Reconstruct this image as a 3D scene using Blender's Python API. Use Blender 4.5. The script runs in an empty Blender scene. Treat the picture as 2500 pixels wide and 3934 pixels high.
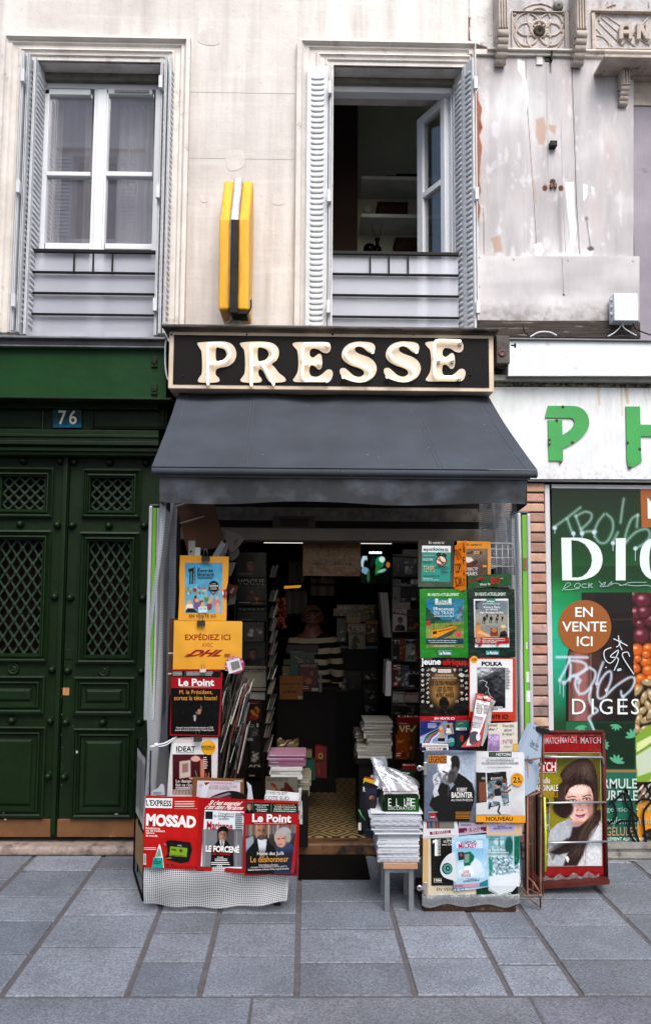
import bpy,bmesh,math,random
import numpy as np
from mathutils import Vector,Matrix,Euler
from mathutils.geometry import tessellate_polygon
C=bpy.context.scene
COL=C.collection
R=math.radians
random.seed(7);RNG=np.random.default_rng(7)
# ---------------------------------------------------------------- camera, sky, sun, exposure
FPX=3105.0
CAM=Vector((0.0,-4.87,1.575))
ROT=(Matrix.Rotation(R(-1.0),3,'Z')@ Matrix.Rotation(R(90+5.08),3,'X')@ Matrix.Rotation(R(0.38),3,'Z'))
cd=bpy.data.cameras.new('camera');cam=bpy.data.objects.new('camera',cd);COL.objects.link(cam)
cam.matrix_world=Matrix.Translation(CAM)@ ROT.to_4x4()
cd.sensor_fit='VERTICAL';cd.sensor_height=36.0;cd.lens=36.0*FPX/3934.0
cd.clip_start=0.05;cd.clip_end=500
C.camera=cam
C.view_settings.view_transform='Standard';C.view_settings.look='None'
C.view_settings.exposure=1.02;C.view_settings.gamma=1.0
SUN_EL,SUN_AZ=R(50),R(171)
w=bpy.data.worlds.new('World');C.world=w;w.use_nodes=True
nt=w.node_tree;bgn=nt.nodes['Background'];sky=nt.nodes.new('ShaderNodeTexSky')
sky.sky_type='NISHITA';sky.sun_disc=False;sky.sun_elevation=SUN_EL;sky.sun_rotation=SUN_AZ
sky.air_density=1.0;sky.dust_density=3.0;sky.ozone_density=1.0
nt.links.new(sky.outputs[0],bgn.inputs[0]);bgn.inputs[1].default_value=0.13
sl=bpy.data.lights.new('sun','SUN');sun=bpy.data.objects.new('sun',sl);COL.objects.link(sun)
sl.energy=1.6;sl.angle=R(40);sl.color=(1.0,0.98,0.965)
sd=Vector((math.sin(SUN_AZ)*math.cos(SUN_EL),math.cos(SUN_AZ)*math.cos(SUN_EL),math.sin(SUN_EL)))
sun.rotation_euler=sd.to_track_quat('Z','Y').to_euler()
C.cycles.max_bounces=8;C.cycles.transparent_max_bounces=16
# ---------------------------------------------------------------- from a spot in the photograph to a point in the place
def fr(ox,oy,s):return lambda x,y:(ox+x/s,oy+y/s)
S=fr(0,0,1);Z=fr(0,0,.612)
A=fr(0,0,1.224);B=fr(1250,0,1.224);CC=fr(0,1200,1.224);D=fr(1250,1200,1.224)
E=fr(620,1240,1.1591);K=fr(1100,0,1.0929);X=fr(2000,1300,2.676)
L1=fr(0,1900,2.1857);L2=fr(500,1900,2.1857);L3=fr(1000,1900,2.1857)
R4=fr(1550,1950,2.55);R7=fr(1900,1800,2.408)
W1=fr(450,2600,1.9125);W2=fr(1000,2600,2.1857);W3=fr(1550,2700,2.55);W4=fr(1950,2700,2.782);W5=fr(0,2600,1.8057)
def ray(p):return ROT @ Vector(((p[0]-1250)/FPX,-(p[1]-1967)/FPX,-1))
def P(p,Y):
    d=ray(p);return CAM+d*((Y-CAM.y)/d.y)
def G(p,z=0.0):
    d=ray(p);return CAM+d*((z-CAM.z)/d.z)
def PL(p,o,n):
    d=ray(p);return CAM+d*((o-CAM).dot(n)/d.dot(n))
def rc(F,x0,y0,x1,y1,Y):
    ym,xm=(y0+y1)/2,(x0+x1)/2
    return P(F(x0,ym),Y).x,P(F(xm,y1),Y).z,P(F(x1,ym),Y).x,P(F(xm,y0),Y).z
def lin(c):
    if isinstance(c,str):
        c=c.lstrip('#')
        if len(c)==3:c=''.join(k*2 for k in c)
        c=[int(c[i:i+2],16)/255 for i in(0,2,4)]
    return tuple((v/12.92 if v<=.04045 else((v+.055)/1.055)**2.4)for v in c)
def srgb(c):
    if isinstance(c,str):
        c=c.lstrip('#')
        if len(c)==3:c=''.join(k*2 for k in c)
        c=[int(c[i:i+2],16)/255 for i in(0,2,4)]
    return np.array(c,float)
# ---------------------------------------------------------------- materials
def new_mat(name):
    m=bpy.data.materials.new(name);m.use_nodes=True
    t=m.node_tree;return m,t,t.nodes['Principled BSDF']
def N(t,kind,**kw):
    n=t.nodes.new('ShaderNode'+kind)
    for k,v in kw.items():
        if k in n.inputs.keys()if hasattr(n.inputs,'keys')else False:n.inputs[k].default_value=v
        else:setattr(n,k,v)
    return n
def coords(t,scale=(1,1,1),kind='Object'):
    c=t.nodes.new('ShaderNodeTexCoord');m=t.nodes.new('ShaderNodeMapping')
    m.inputs['Scale'].default_value=scale;t.links.new(c.outputs[kind],m.inputs[0]);return m.outputs[0]
def noise(t,vec,sc,det=4,rough=.6):
    n=t.nodes.new('ShaderNodeTexNoise');n.inputs['Scale'].default_value=sc
    n.inputs['Detail'].default_value=det;n.inputs['Roughness'].default_value=rough
    t.links.new(vec,n.inputs['Vector']);return n.outputs['Fac']
def ramp(t,fac,stops):
    r=t.nodes.new('ShaderNodeValToRGB');e=r.color_ramp.elements
    while len(e)<len(stops):e.new(.5)
    for k,(p,c)in enumerate(stops):
        e[k].position=p;e[k].color=(*c,1)if len(c)==3 else c
    t.links.new(fac,r.inputs[0]);return r.outputs[0]
def mixc(t,fac,a,b,mode='MIX'):
    m=t.nodes.new('ShaderNodeMix');m.data_type='RGBA';m.blend_type=mode
    def put(i,v):
        if hasattr(v,'links')or isinstance(v,bpy.types.NodeSocket):t.links.new(v,m.inputs[i])
        elif isinstance(v,(int,float)):m.inputs[i].default_value=v
        else:m.inputs[i].default_value=(*v,1)
    put(0,fac);put(6,a);put(7,b);return m.outputs[2]
def bump(t,bsdf,h,st=.3,dist=.01):
    b=t.nodes.new('ShaderNodeBump');b.inputs['Strength'].default_value=st;b.inputs['Distance'].default_value=dist
    t.links.new(h,b.inputs['Height']);t.links.new(b.outputs[0],bsdf.inputs['Normal'])
def attr(t,name='Col'):
    a=t.nodes.new('ShaderNodeAttribute');a.attribute_name=name;return a.outputs['Color']
MATS={}
def M(name,col,rough=.6,var=.2,vs=5,bmp=.0,bs=40,metal=0,spec=.5,stretch=(1,1,1),use_col=False,coat=0,dirt=None,dirt_at=(.55,.75),dirt_s=3):
    if name in MATS:return MATS[name]
    m,t,b=new_mat(name);v=coords(t,stretch)
    base=lin(col)if isinstance(col,str)else col
    src=attr(t)if use_col else base
    n=noise(t,v,vs,6)
    g=ramp(t,n,[(.3,(1-var,)*3),(.7,(1+var*.6,)*3)])
    c=mixc(t,1.0,src,g,'MULTIPLY')
    if dirt:
        d=ramp(t,noise(t,v,dirt_s,8,.7),[(dirt_at[0],(0,0,0)),(dirt_at[1],(1,1,1))])
        c=mixc(t,d,c,lin(dirt))
    t.links.new(c,b.inputs['Base Color'])
    b.inputs['Roughness'].default_value=rough;b.inputs['Metallic'].default_value=metal
    b.inputs['Specular IOR Level'].default_value=spec if spec !=.5 or sum(base)>.09 else .16;b.inputs['Coat Weight'].default_value=coat
    if bmp:bump(t,b,noise(t,v,bs,6),bmp,.01)
    MATS[name]=m;return m
def paper(name,rough,bmp,scale,coat=0.0):
    m,t,b=new_mat(name);v=coords(t)
    c=attr(t)
    t.links.new(c,b.inputs['Base Color']);b.inputs['Roughness'].default_value=rough
    b.inputs['Coat Weight'].default_value=coat;b.inputs['Coat Roughness'].default_value=.08;b.inputs['Specular IOR Level'].default_value=.28
    n1=noise(t,v,scale,5,.55)
    v2=coords(t,(1,1,.35));n2=t.nodes.new('ShaderNodeTexVoronoi');n2.feature='DISTANCE_TO_EDGE';n2.inputs['Scale'].default_value=scale*.9
    t.links.new(v2,n2.inputs['Vector'])
    a=t.nodes.new('ShaderNodeMath');a.operation='MULTIPLY_ADD';a.inputs[1].default_value=.5
    t.links.new(n2.outputs[0],a.inputs[0]);t.links.new(n1,a.inputs[2])
    bump(t,b,a.outputs[0],bmp,.012)
    MATS[name]=m;return m
PAPER=paper('printed_paper',.5,.25,9);PLASTIC=paper('print_under_plastic',.22,.55,11,.12);FLAT=paper('printed_board',.42,.05,20);GLOSS=paper('glossy_cover',.3,.12,12,.06)
def emis(name,col,st):
    m,t,b=new_mat(name);b.inputs['Base Color'].default_value=(*lin(col),1)
    b.inputs['Emission Color'].default_value=(*lin(col),1);b.inputs['Emission Strength'].default_value=st
    MATS[name]=m;return m
def see_through(name,col,alpha,rough=.2,gl=.1,wrinkle=True):
    m=bpy.data.materials.new(name);m.use_nodes=True;t=m.node_tree;t.nodes.clear()
    o=t.nodes.new('ShaderNodeOutputMaterial');tr=t.nodes.new('ShaderNodeBsdfTransparent');df=t.nodes.new('ShaderNodeBsdfDiffuse')
    g=t.nodes.new('ShaderNodeBsdfGlossy');a=t.nodes.new('ShaderNodeMixShader');b=t.nodes.new('ShaderNodeMixShader')
    df.inputs[0].default_value=(*lin(col),1);g.inputs['Roughness'].default_value=rough
    a.inputs[0].default_value=alpha;b.inputs[0].default_value=gl
    t.links.new(tr.outputs[0],a.inputs[1]);t.links.new(df.outputs[0],a.inputs[2])
    t.links.new(a.outputs[0],b.inputs[1]);t.links.new(g.outputs[0],b.inputs[2]);t.links.new(b.outputs[0],o.inputs[0])
    if rough>.05 and wrinkle:
        v=coords(t);bp=t.nodes.new('ShaderNodeBump');bp.inputs['Strength'].default_value=.5;bp.inputs['Distance'].default_value=.02
        t.links.new(noise(t,v,16,5),bp.inputs['Height']);t.links.new(bp.outputs[0],g.inputs['Normal']);t.links.new(bp.outputs[0],df.inputs['Normal'])
    MATS[name]=m;return m
# ---------------------------------------------------------------- mesh builder
ORG={}
class MB:
    def __init__(s):s.v=[];s.f=[];s.m=[];s.c=[];s.uv={};s.hascol=False;s.sm=[]
    def add(s,vs,fs,mi=0,col=None,smooth=False):
        o=len(s.v);s.v+=[tuple(p)for p in vs]
        if col is None:s.c+=[(1,1,1)]*len(vs)
        elif isinstance(col,list):s.c+=col;s.hascol=True
        else:s.c+=[lin(col)if isinstance(col,str)else tuple(col)]*len(vs);s.hascol=True
        s.f+=[tuple(o+i for i in f)for f in fs];s.m+=[mi]*len(fs);s.sm+=[smooth]*len(fs)
        return s
    def box(s,x0,y0,z0,x1,y1,z1,mi=0,col=None):
        x0,x1=min(x0,x1),max(x0,x1);y0,y1=min(y0,y1),max(y0,y1);z0,z1=min(z0,z1),max(z0,z1)
        vs=[(x,y,z)for z in(z0,z1)for y in(y0,y1)for x in(x0,x1)]
        return s.add(vs,[(0,2,3,1),(4,5,7,6),(0,1,5,4),(2,6,7,3),(0,4,6,2),(1,3,7,5)],mi,col)
    def obox(s,c,a,b,d,mi=0,col=None):
        c,a,b,d=map(Vector,(c,a,b,d))
        vs=[c+a*i+b*j+d*k for k in(-1,1)for j in(-1,1)for i in(-1,1)]
        return s.add(vs,[(0,2,3,1),(4,5,7,6),(0,1,5,4),(2,6,7,3),(0,4,6,2),(1,3,7,5)],mi,col)
    def pbox(s,F,x0,y0,x1,y1,Y0,Y1,mi=0,col=None):
        a,b,c,d=rc(F,x0,y0,x1,y1,Y0);return s.box(a,Y0,b,c,Y1,d,mi,col)
    def tube(s,pts,r,seg=8,mi=0,col=None,closed=False):
        pts=[Vector(p)for p in pts];n=len(pts);vs=[];fs=[];up=None
        for i,p in enumerate(pts):
            if closed:d=pts[(i+1)%n]-pts[i-1]
            else:d=pts[min(i+1,n-1)]-pts[max(i-1,0)]
            d.normalize()
            if up is None:up=Vector((0,0,1))if abs(d.z)<.9 else Vector((1,0,0))
            a=d.cross(up)
            if a.length<1e-4:a=d.cross(Vector((.3,1,.2)))
            a.normalize();b=a.cross(d);up=b
            rr=r[i]if isinstance(r,(list,tuple))else r
            vs+=[p+(a*math.cos(2*math.pi*k/seg)+b*math.sin(2*math.pi*k/seg))*rr for k in range(seg)]
        for i in range(n if closed else n-1):
            j=(i+1)%n
            fs+=[(i*seg+k,i*seg+(k+1)%seg,j*seg+(k+1)%seg,j*seg+k)for k in range(seg)]
        s.add(vs,fs,mi,col,True)
        if not closed:
            o=len(s.v)-len(vs);s.f+=[tuple(o+k for k in range(seg))[::-1],tuple(o+(n-1)*seg+k for k in range(seg))]
            s.m+=[mi]*2;s.sm+=[False]*2
        return s
    def prism(s,loops,to3,n,th,mi=0,col=None):
        flat=[p for l in loops for p in l]
        tris=tessellate_polygon([[Vector((p[0],p[1],0))for p in l]for l in loops])
        f=[to3(*p)for p in flat];k=len(f);bk=[q-n*th for q in f]
        nn=Vector((0,0,0))
        for t in tris:nn+=(f[t[1]]-f[t[0]]).cross(f[t[2]]-f[t[0]])
        if nn.dot(n)<0:tris=[t[::-1]for t in tris]
        fs=[tuple(t)for t in tris]+[tuple(k+i for i in t[::-1])for t in tris]
        o=0
        for l in loops:
            m=len(l);fs+=[(o+i,o+(i+1)%m,k+o+(i+1)%m,k+o+i)for i in range(m)];o+=m
        return s.add(f+bk,fs,mi,col)
    def lathe(s,c,axis,prof,seg=20,mi=0,col=None):
        c=Vector(c);ax=Vector(axis).normalized();a=ax.orthogonal().normalized();b=ax.cross(a);vs=[];fs=[]
        for r,h in prof:vs+=[c+ax*h+(a*math.cos(2*math.pi*k/seg)+b*math.sin(2*math.pi*k/seg))*r for k in range(seg)]
        for i in range(len(prof)-1):
            fs+=[(i*seg+k,i*seg+(k+1)%seg,(i+1)*seg+(k+1)%seg,(i+1)*seg+k)for k in range(seg)]
        return s.add(vs,fs,mi,col,True)
    def ell(s,c,r,seg=14,rings=8,mi=0,col=None,half=None):
        c=Vector(c);vs=[];fs=[]
        for i in range(rings+1):
            th=math.pi*i/rings
            vs+=[(c.x+r[0]*math.sin(th)*math.cos(2*math.pi*k/seg),c.y+r[1]*math.sin(th)*math.sin(2*math.pi*k/seg),c.z+r[2]*math.cos(th))for k in range(seg)]
        for i in range(rings):fs+=[(i*seg+k,i*seg+(k+1)%seg,(i+1)*seg+(k+1)%seg,(i+1)*seg+k)for k in range(seg)]
        return s.add(vs,fs,mi,col,True)
    def surf(s,fn,nu,nv,mi=0,col=None,smooth=True):
        vs=[fn(i/nu,j/nv)for j in range(nv+1)for i in range(nu+1)]
        fs=[(j*(nu+1)+i,j*(nu+1)+i+1,(j+1)*(nu+1)+i+1,(j+1)*(nu+1)+i)for j in range(nv)for i in range(nu)]
        return s.add(vs,fs,mi,col,smooth)
    def obj(s,name,mats,parent=None,bevel=0,uvs=None,seg=2):
        me=bpy.data.meshes.new(name)
        if parent is not None:o0=ORG[parent.name]
        else:
            a=np.array(s.v);lo,hi=a.min(0),a.max(0);o0=Vector(((lo[0]+hi[0])/2,(lo[1]+hi[1])/2,lo[2]))
        vs=(np.array(s.v)-np.array(o0)).tolist()
        me.from_pydata(vs,[],s.f)
        if not isinstance(mats,(list,tuple)):mats=[mats]
        for m in mats:me.materials.append(m)
        if len(mats)>1:me.polygons.foreach_set('material_index',s.m)
        me.polygons.foreach_set('use_smooth',s.sm)
        if s.hascol:
            at=me.attributes.new('Col','FLOAT_COLOR','POINT');c=np.ones((len(vs),4),np.float32);c[:,:3]=s.c
            at.data.foreach_set('color',c.ravel())
        if uvs is not None:
            ul=me.uv_layers.new(name='UVMap');li=np.zeros(len(me.loops),np.int32);me.loops.foreach_get('vertex_index',li)
            ul.data.foreach_set('uv',np.array(uvs,np.float32)[li].ravel())
        me.validate();me.update()
        ob=bpy.data.objects.new(name,me);COL.objects.link(ob)
        if parent is not None:ob.parent=parent
        else:ob.location=o0
        ORG[ob.name]=Vector(o0)
        if bevel:
            b=ob.modifiers.new('bevel','BEVEL');b.width=bevel;b.segments=seg;b.limit_method='ANGLE';b.angle_limit=R(40)
        return ob
def thing(name,label,cat,loc,group=None):
    o=bpy.data.objects.new(name,None);COL.objects.link(o);o.location=loc;o.empty_display_size=.1
    ORG[o.name]=Vector(loc);return tag(o,label,cat,group)
def tag(o,label,cat,group=None):
    o['label']=label;o['category']=cat
    if group:o['group']=group
    return o
def struct(o):o['kind']='structure';return o
# ---------------------------------------------------------------- printed sheets: flat colour, pictures and lettering on a real sheet
_glyph={}
def glyphs(t,bold=0.0,sp=1.0):
    k=(t,bold,sp)
    if k not in _glyph:
        cu=bpy.data.curves.new('lettering','FONT');cu.body=t;cu.offset=bold*.7;cu.space_character=sp;cu.fill_mode='FRONT';cu.resolution_u=3
        ob=bpy.data.objects.new('lettering',cu);me=bpy.data.meshes.new_from_object(ob)
        v=np.array([p.co[:2]for p in me.vertices])if len(me.vertices)else np.zeros((0,2));f=[tuple(p.vertices)for p in me.polygons]
        bpy.data.objects.remove(ob);bpy.data.curves.remove(cu);bpy.data.meshes.remove(me);_glyph[k]=(v,f)
    return _glyph[k]
LAY=.0006
def ink(c):return tuple(.88*v**1.4 for v in(lin(c)if isinstance(c,str)else c))
class Pr:
    def __init__(s,F,outline,Y,th=.004,col='#ffffff',holes=(),ik=ink):
        s.F=F;s.ik=ik;s.b=MB();s.k=0
        if isinstance(Y,(int,float)):s.o=P(F(*outline[0]),Y);s.n=Vector((0,-1,0))
        else:
            a,b,c=[P(F(x,y),yy)for x,y,yy in Y];s.o=a;s.n=(b-a).cross(c-a).normalized()
            if s.n.y>0:s.n=-s.n
        s.b.prism([outline]+list(holes),lambda x,y:s.w(x,y),s.n,th,0,s.ik(col));s.k=1
    def w(s,x,y):return PL(s.F(x,y),s.o+s.n*(s.k*LAY),s.n)
    def poly(s,pts,col,holes=()):
        loops=[pts]+list(holes);flat=[p for l in loops for p in l]
        tris=tessellate_polygon([[Vector((p[0],p[1],0))for p in l]for l in loops])
        s.b.add([s.w(*p)for p in flat],s._or(flat,tris),0,s.ik(col));s.k+=1;return s
    def _or(s,flat,tris):
        out=[]
        for t in tris:
            a,b,c=[flat[i]for i in t]
            out.append(tuple(t)if(b[0]-a[0])*(c[1]-a[1])-(b[1]-a[1])*(c[0]-a[0])<0 else tuple(t[::-1]))
        return out
    def rect(s,x0,y0,x1,y1,col):return s.poly([(x0,y0),(x1,y0),(x1,y1),(x0,y1)],col)
    def circ(s,cx,cy,rx,ry,col,n=28):return s.poly([(cx+rx*math.cos(2*math.pi*i/n),cy+ry*math.sin(2*math.pi*i/n))for i in range(n)],col)
    def text(s,t,x0,y0,x1,y1,col,b=0.0,rot=0,sh=0,sp=1.0):
        v,f=glyphs(t,b,sp)
        if not len(v):return s
        lo,hi=v.min(0),v.max(0);q=(v-lo)/np.maximum(hi-lo,1e-6)
        q[:,0]+=sh*(q[:,1]-.5)
        px=x0+q[:,0]*(x1-x0);py=y1-q[:,1]*(y1-y0)
        if rot:
            cx,cy=(x0+x1)/2,(y0+y1)/2;cr,sr=math.cos(R(rot)),math.sin(R(rot));dx,dy=px-cx,py-cy
            px,py=cx+dx*cr-dy*sr,cy+dx*sr+dy*cr
        s.b.add([s.w(a,c)for a,c in zip(px,py)],f,0,s.ik(col));s.k+=1;return s
    def line(s,pts,wd,col,closed=False):
        pts=[Vector(p)for p in pts];n=len(pts);L=[];Rr=[]
        for i in range(n):
            d=(pts[min(i+1,n-1)]-pts[max(i-1,0)]);d=d.normalized()if d.length else Vector((1,0));q=Vector((-d.y,d.x))*(wd/2)
            L.append(pts[i]+q);Rr.append(pts[i]-q)
        fl=L+Rr;fs=[]
        for i in range(n-1):fs+=[(i,i+1,n+i+1),(i,n+i+1,n+i)]
        s.b.add([s.w(*p)for p in fl],s._or([tuple(p)for p in fl],fs),0,s.ik(col));s.k+=1;return s
    def img(s,cv):
        ny,nx=cv.X.shape;px=cv.X.ravel();py=cv.Y.ravel();c=np.clip(cv.c.reshape(-1,3),0,1)
        c=np.where(c<=.04045,c/12.92,((c+.055)/1.055)**2.4)
        c=.88*c**1.4 if s.ik is ink else c
        fs=[(j*nx+i,(j+1)*nx+i,(j+1)*nx+i+1,j*nx+i+1)for j in range(ny-1)for i in range(nx-1)]
        s.b.add([s.w(a,b)for a,b in zip(px,py)],fs,0,[tuple(k)for k in c]);s.k+=1;return s
    def bars(s,x0,y0,x1,y1,n,col,ragged=.3):
        h=(y1-y0)/n
        for i in range(n):s.b.add([s.w(*p)for p in((x0,y0+h*(i+.75)),(x1-(x1-x0)*ragged*random.random(),y0+h*(i+.75)),(x1-(x1-x0)*ragged*random.random(),y0+h*(i+.3)),(x0,y0+h*(i+.3)))],[(0,1,2,3)],0,s.ik(col))
        s.k+=1;return s
    def obj(s,name,mat=None,parent=None):return s.b.obj(name,mat or PAPER,parent)
class Cv:
    def __init__(s,x0,y0,x1,y1,nx,ny,bg='#888888',bg2=None,horiz=False):
        xs=np.linspace(x0,x1,nx);ys=np.linspace(y0,y1,ny);s.X,s.Y=np.meshgrid(xs,ys)
        s.c=np.empty(s.X.shape+(3,));s.c[:]=srgb(bg);s.px=(x1-x0)/nx;s.shape=(ny,nx)
        if bg2 is not None:
            t=((s.X-x0)/(x1-x0)if horiz else(s.Y-y0)/(y1-y0))[...,None];s.c=s.c*(1-t)+srgb(bg2)*t
    def put(s,d,col,soft,a=1.0):
        t=np.clip(.5-d/max(soft,s.px*.9),0,1)[...,None]*a;t=t*t*(3-2*t)
        s.c=s.c*(1-t)+srgb(col)*t;return s
    def ell(s,cx,cy,rx,ry,col,soft=2,rot=0,a=1.0):
        cr,sr=math.cos(R(rot)),math.sin(R(rot));dx,dy=s.X-cx,s.Y-cy;u,v=dx*cr+dy*sr,-dx*sr+dy*cr
        k=np.sqrt((u/rx)**2+(v/ry)**2);return s.put((k-1)*min(rx,ry),col,soft,a)
    def pol(s,pts,col,soft=2,a=1.0):
        d=np.full(s.X.shape,1e9);ins=np.zeros(s.X.shape,bool);n=len(pts)
        for i in range(n):
            (x0,y0),(x1,y1)=pts[i],pts[(i+1)%n];ex,ey=x1-x0,y1-y0;l2=ex*ex+ey*ey+1e-9
            t=np.clip(((s.X-x0)*ex+(s.Y-y0)*ey)/l2,0,1);d=np.minimum(d,np.hypot(s.X-x0-t*ex,s.Y-y0-t*ey))
            cond=(y0>s.Y)!=(y1>s.Y);xi=x0+(s.Y-y0)*ex/(ey if abs(ey)>1e-9 else 1e-9);ins ^=cond &(s.X<xi)
        return s.put(np.where(ins,-d,d),col,soft,a)
    def line(s,pts,wd,col,soft=2,a=1.0):
        d=np.full(s.X.shape,1e9)
        for(x0,y0),(x1,y1)in zip(pts[:-1],pts[1:]):
            ex,ey=x1-x0,y1-y0;t=np.clip(((s.X-x0)*ex+(s.Y-y0)*ey)/(ex*ex+ey*ey+1e-9),0,1)
            d=np.minimum(d,np.hypot(s.X-x0-t*ex,s.Y-y0-t*ey))
        return s.put(d-wd/2,col,soft,a)
    def noise(s,amp,cell,sx=1,sy=1,a=None):
        n=np.zeros(s.shape);ny,nx=s.shape;w=1.0
        for o in range(3):
            gx=max(2,int((s.X.max()-s.X.min())/(cell*sx/2**o))+2);gy=max(2,int((s.Y.max()-s.Y.min())/(cell*sy/2**o))+2)
            g=RNG.normal(size=(gy,gx));xi=np.linspace(0,gx-1.001,nx);yi=np.linspace(0,gy-1.001,ny)
            x0=xi.astype(int);y0=yi.astype(int);fx=(xi-x0)[None];fy=(yi-y0)[:,None]
            n+=w*((g[y0][:,x0]*(1-fx)+g[y0][:,x0+1]*fx)*(1-fy)+(g[y0+1][:,x0]*(1-fx)+g[y0+1][:,x0+1]*fx)*fy);w*=.55
        s.n=n
        if amp:s.c=s.c*(1+amp*n[...,None])
        return s
    def spot(s,col,lo,hi,a=1.0):
        t=np.clip((s.n-lo)/(hi-lo),0,1)[...,None]*a;s.c=s.c*(1-t)+srgb(col)*t;return s
def cr(pts,n=5,closed=True):
    out=[];m=len(pts)
    for i in range(m if closed else m-1):
        p=[np.array(pts[(i+k)%m]if closed else pts[min(max(i+k,0),m-1)],float)for k in(-1,0,1,2)]
        for j in range(n):
            t=j/n;out.append(tuple(.5*(2*p[1]+(p[2]-p[0])*t+(2*p[0]-5*p[1]+4*p[2]-p[3])*t*t+(3*p[1]-p[0]-3*p[2]+p[3])*t**3)))
    if not closed:out.append(tuple(map(float,pts[-1])))
    return out
def XZ(Y):return(lambda x,z:Vector((x,Y,z)))
NF=Vector((0,-1,0))
# ================================================================ SETTING: pavement, kerb, road
def granite(name,col,var,dirt):
    m,t,b=new_mat(name);v=coords(t)
    sp=ramp(t,noise(t,v,95,4,.85),[(.36,(.5,)*3),(.5,(.97,)*3),(.62,(1.5,)*3)])
    big=ramp(t,noise(t,v,2.2,6,.6),[(.3,(1-var,)*3),(.7,(1+var,)*3)])
    c=mixc(t,1,mixc(t,1,attr(t),sp,'MULTIPLY'),big,'MULTIPLY')
    d=ramp(t,noise(t,v,7,8,.75),[(.52,(0,0,0)),(.68,(.6,)*3)])
    c=mixc(t,d,c,lin(dirt))
    vo=t.nodes.new('ShaderNodeTexVoronoi');vo.inputs['Scale'].default_value=3.1;vo.inputs['Randomness'].default_value=1;t.links.new(v,vo.inputs['Vector'])
    gum=ramp(t,vo.outputs['Distance'],[(.06,(1,1,1)),(.085,(0,0,0))])
    c=mixc(t,mixc(t,1,gum,ramp(t,noise(t,v,1.3,2),[(.5,(0,0,0)),(.56,(.7,)*3)]),'MULTIPLY'),c,lin('#303136'))
    t.links.new(c,b.inputs['Base Color']);b.inputs['Roughness'].default_value=.72
    bump(t,b,noise(t,v,180,4,.8),.35,.004);return m
GRAN=granite('granite_paving',None,.24,'#565a63')
JOINT=M('joint_mortar','#575355',.9,.3,30,.5,90)
gp=lambda x,y:G((x/.612,(1958.6+y)/.612))
seams=[((-420,378),(-60,60)),((-245,378),(75,60)),((8,377),(240,60)),((300,378),(375,185)),((470,378),(517,185)),((697,382),(703,110)),((977,385),(905,130)),((1203,386),(1098,185)),((1373,390),(1222,175)),((1660,390),(1398,130)),((1870,392),(1560,130)),((2100,392),(1720,130))]
joints=[[110,170,250],[88,150,207,284],[60,85,132,193,267],[120,188,235,303],[130,190,212,290],[60,120,162,225,305],[130,180,217,294],[110,185,246,310],[60,108,155,218,299],[70,120,190,260],[90,160,240]]
yk=gp(700,383).y
yb=0.35
def seam_x(k,y):
    a,b=gp(*seams[k][0]),gp(*seams[k][1]);return a.x+(b.x-a.x)*(y-a.y)/(b.y-a.y)
pv=MB();g=.012
def slab(b,x0a,x1a,ya,x0b,x1b,yb_,z,col,g=.012,cut=.0025):
    w=random.uniform(-.0015,.0015)
    p=[(x0a+g,ya+g*.7),(x1a-g,ya+g*.7),(x1b-g,yb_-g*.7),(x0b+g,yb_-g*.7)]
    q=[(x0a+g+cut,ya+g*.7+cut),(x1a-g-cut,ya+g*.7+cut),(x1b-g-cut,yb_-g*.7-cut),(x0b+g+cut,yb_-g*.7-cut)]
    vs=[(x,y,z-.05)for x,y in p]+[(x,y,z-.0025+w)for x,y in p]+[(x,y,z+w)for x,y in q]
    b.add(vs,[(8,9,10,11)]+[(i,(i+1)%4,4+(i+1)%4,4+i)for i in range(4)]+[(4+i,4+(i+1)%4,8+(i+1)%4,8+i)for i in range(4)],0,col)
def stone_col():
    k=random.uniform(.86,1.1);return tuple(v*k for v in random.choice([(.158,.173,.200),(.132,.147,.174),(.182,.197,.226),(.118,.128,.146)]))
for k in range(len(seams)):
    js=sorted(joints[k])if k<len(joints)else[110,200,290]
    x_mid=(seams[k][0][0]+(seams[k+1][0][0]if k+1<len(seams)else seams[k][0][0]+230))/2
    ys=[yk]+[gp(700,j).y for j in sorted(js,reverse=True)]+[yb]
    for a,b_ in zip(ys[:-1],ys[1:]):
        if k+1<len(seams):slab(pv,seam_x(k,a),seam_x(k+1,a),a,seam_x(k,b_),seam_x(k+1,b_),b_,0,stone_col())
struct(pv.obj('pavement',GRAN))
kb=MB();kx=[-6,-3.6,-2.05,gp(591,400).x,gp(1252,400).x,2.6,4.4,6.5];y2=yk-.62
for a,b_ in zip(kx[:-1],kx[1:]):slab(kb,a,b_,y2,a,b_,yk-.006,-.001,tuple(v*random.uniform(.84,.95)for v in(.145,.154,.182)),.006,.008)
struct(kb.obj('kerb',GRAN))
mb=MB().box(-7,y2,-.3,7,yb+3,-.006);struct(mb.obj('paving_bed',JOINT))
rd=MB().add([(-60,-60,-.14),(60,-60,-.14),(60,60,-.14),(-60,60,-.14)],[(0,1,2,3)]);struct(rd.obj('road',M('asphalt','#36373a',.9,.2,8,.6,120)))
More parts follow.
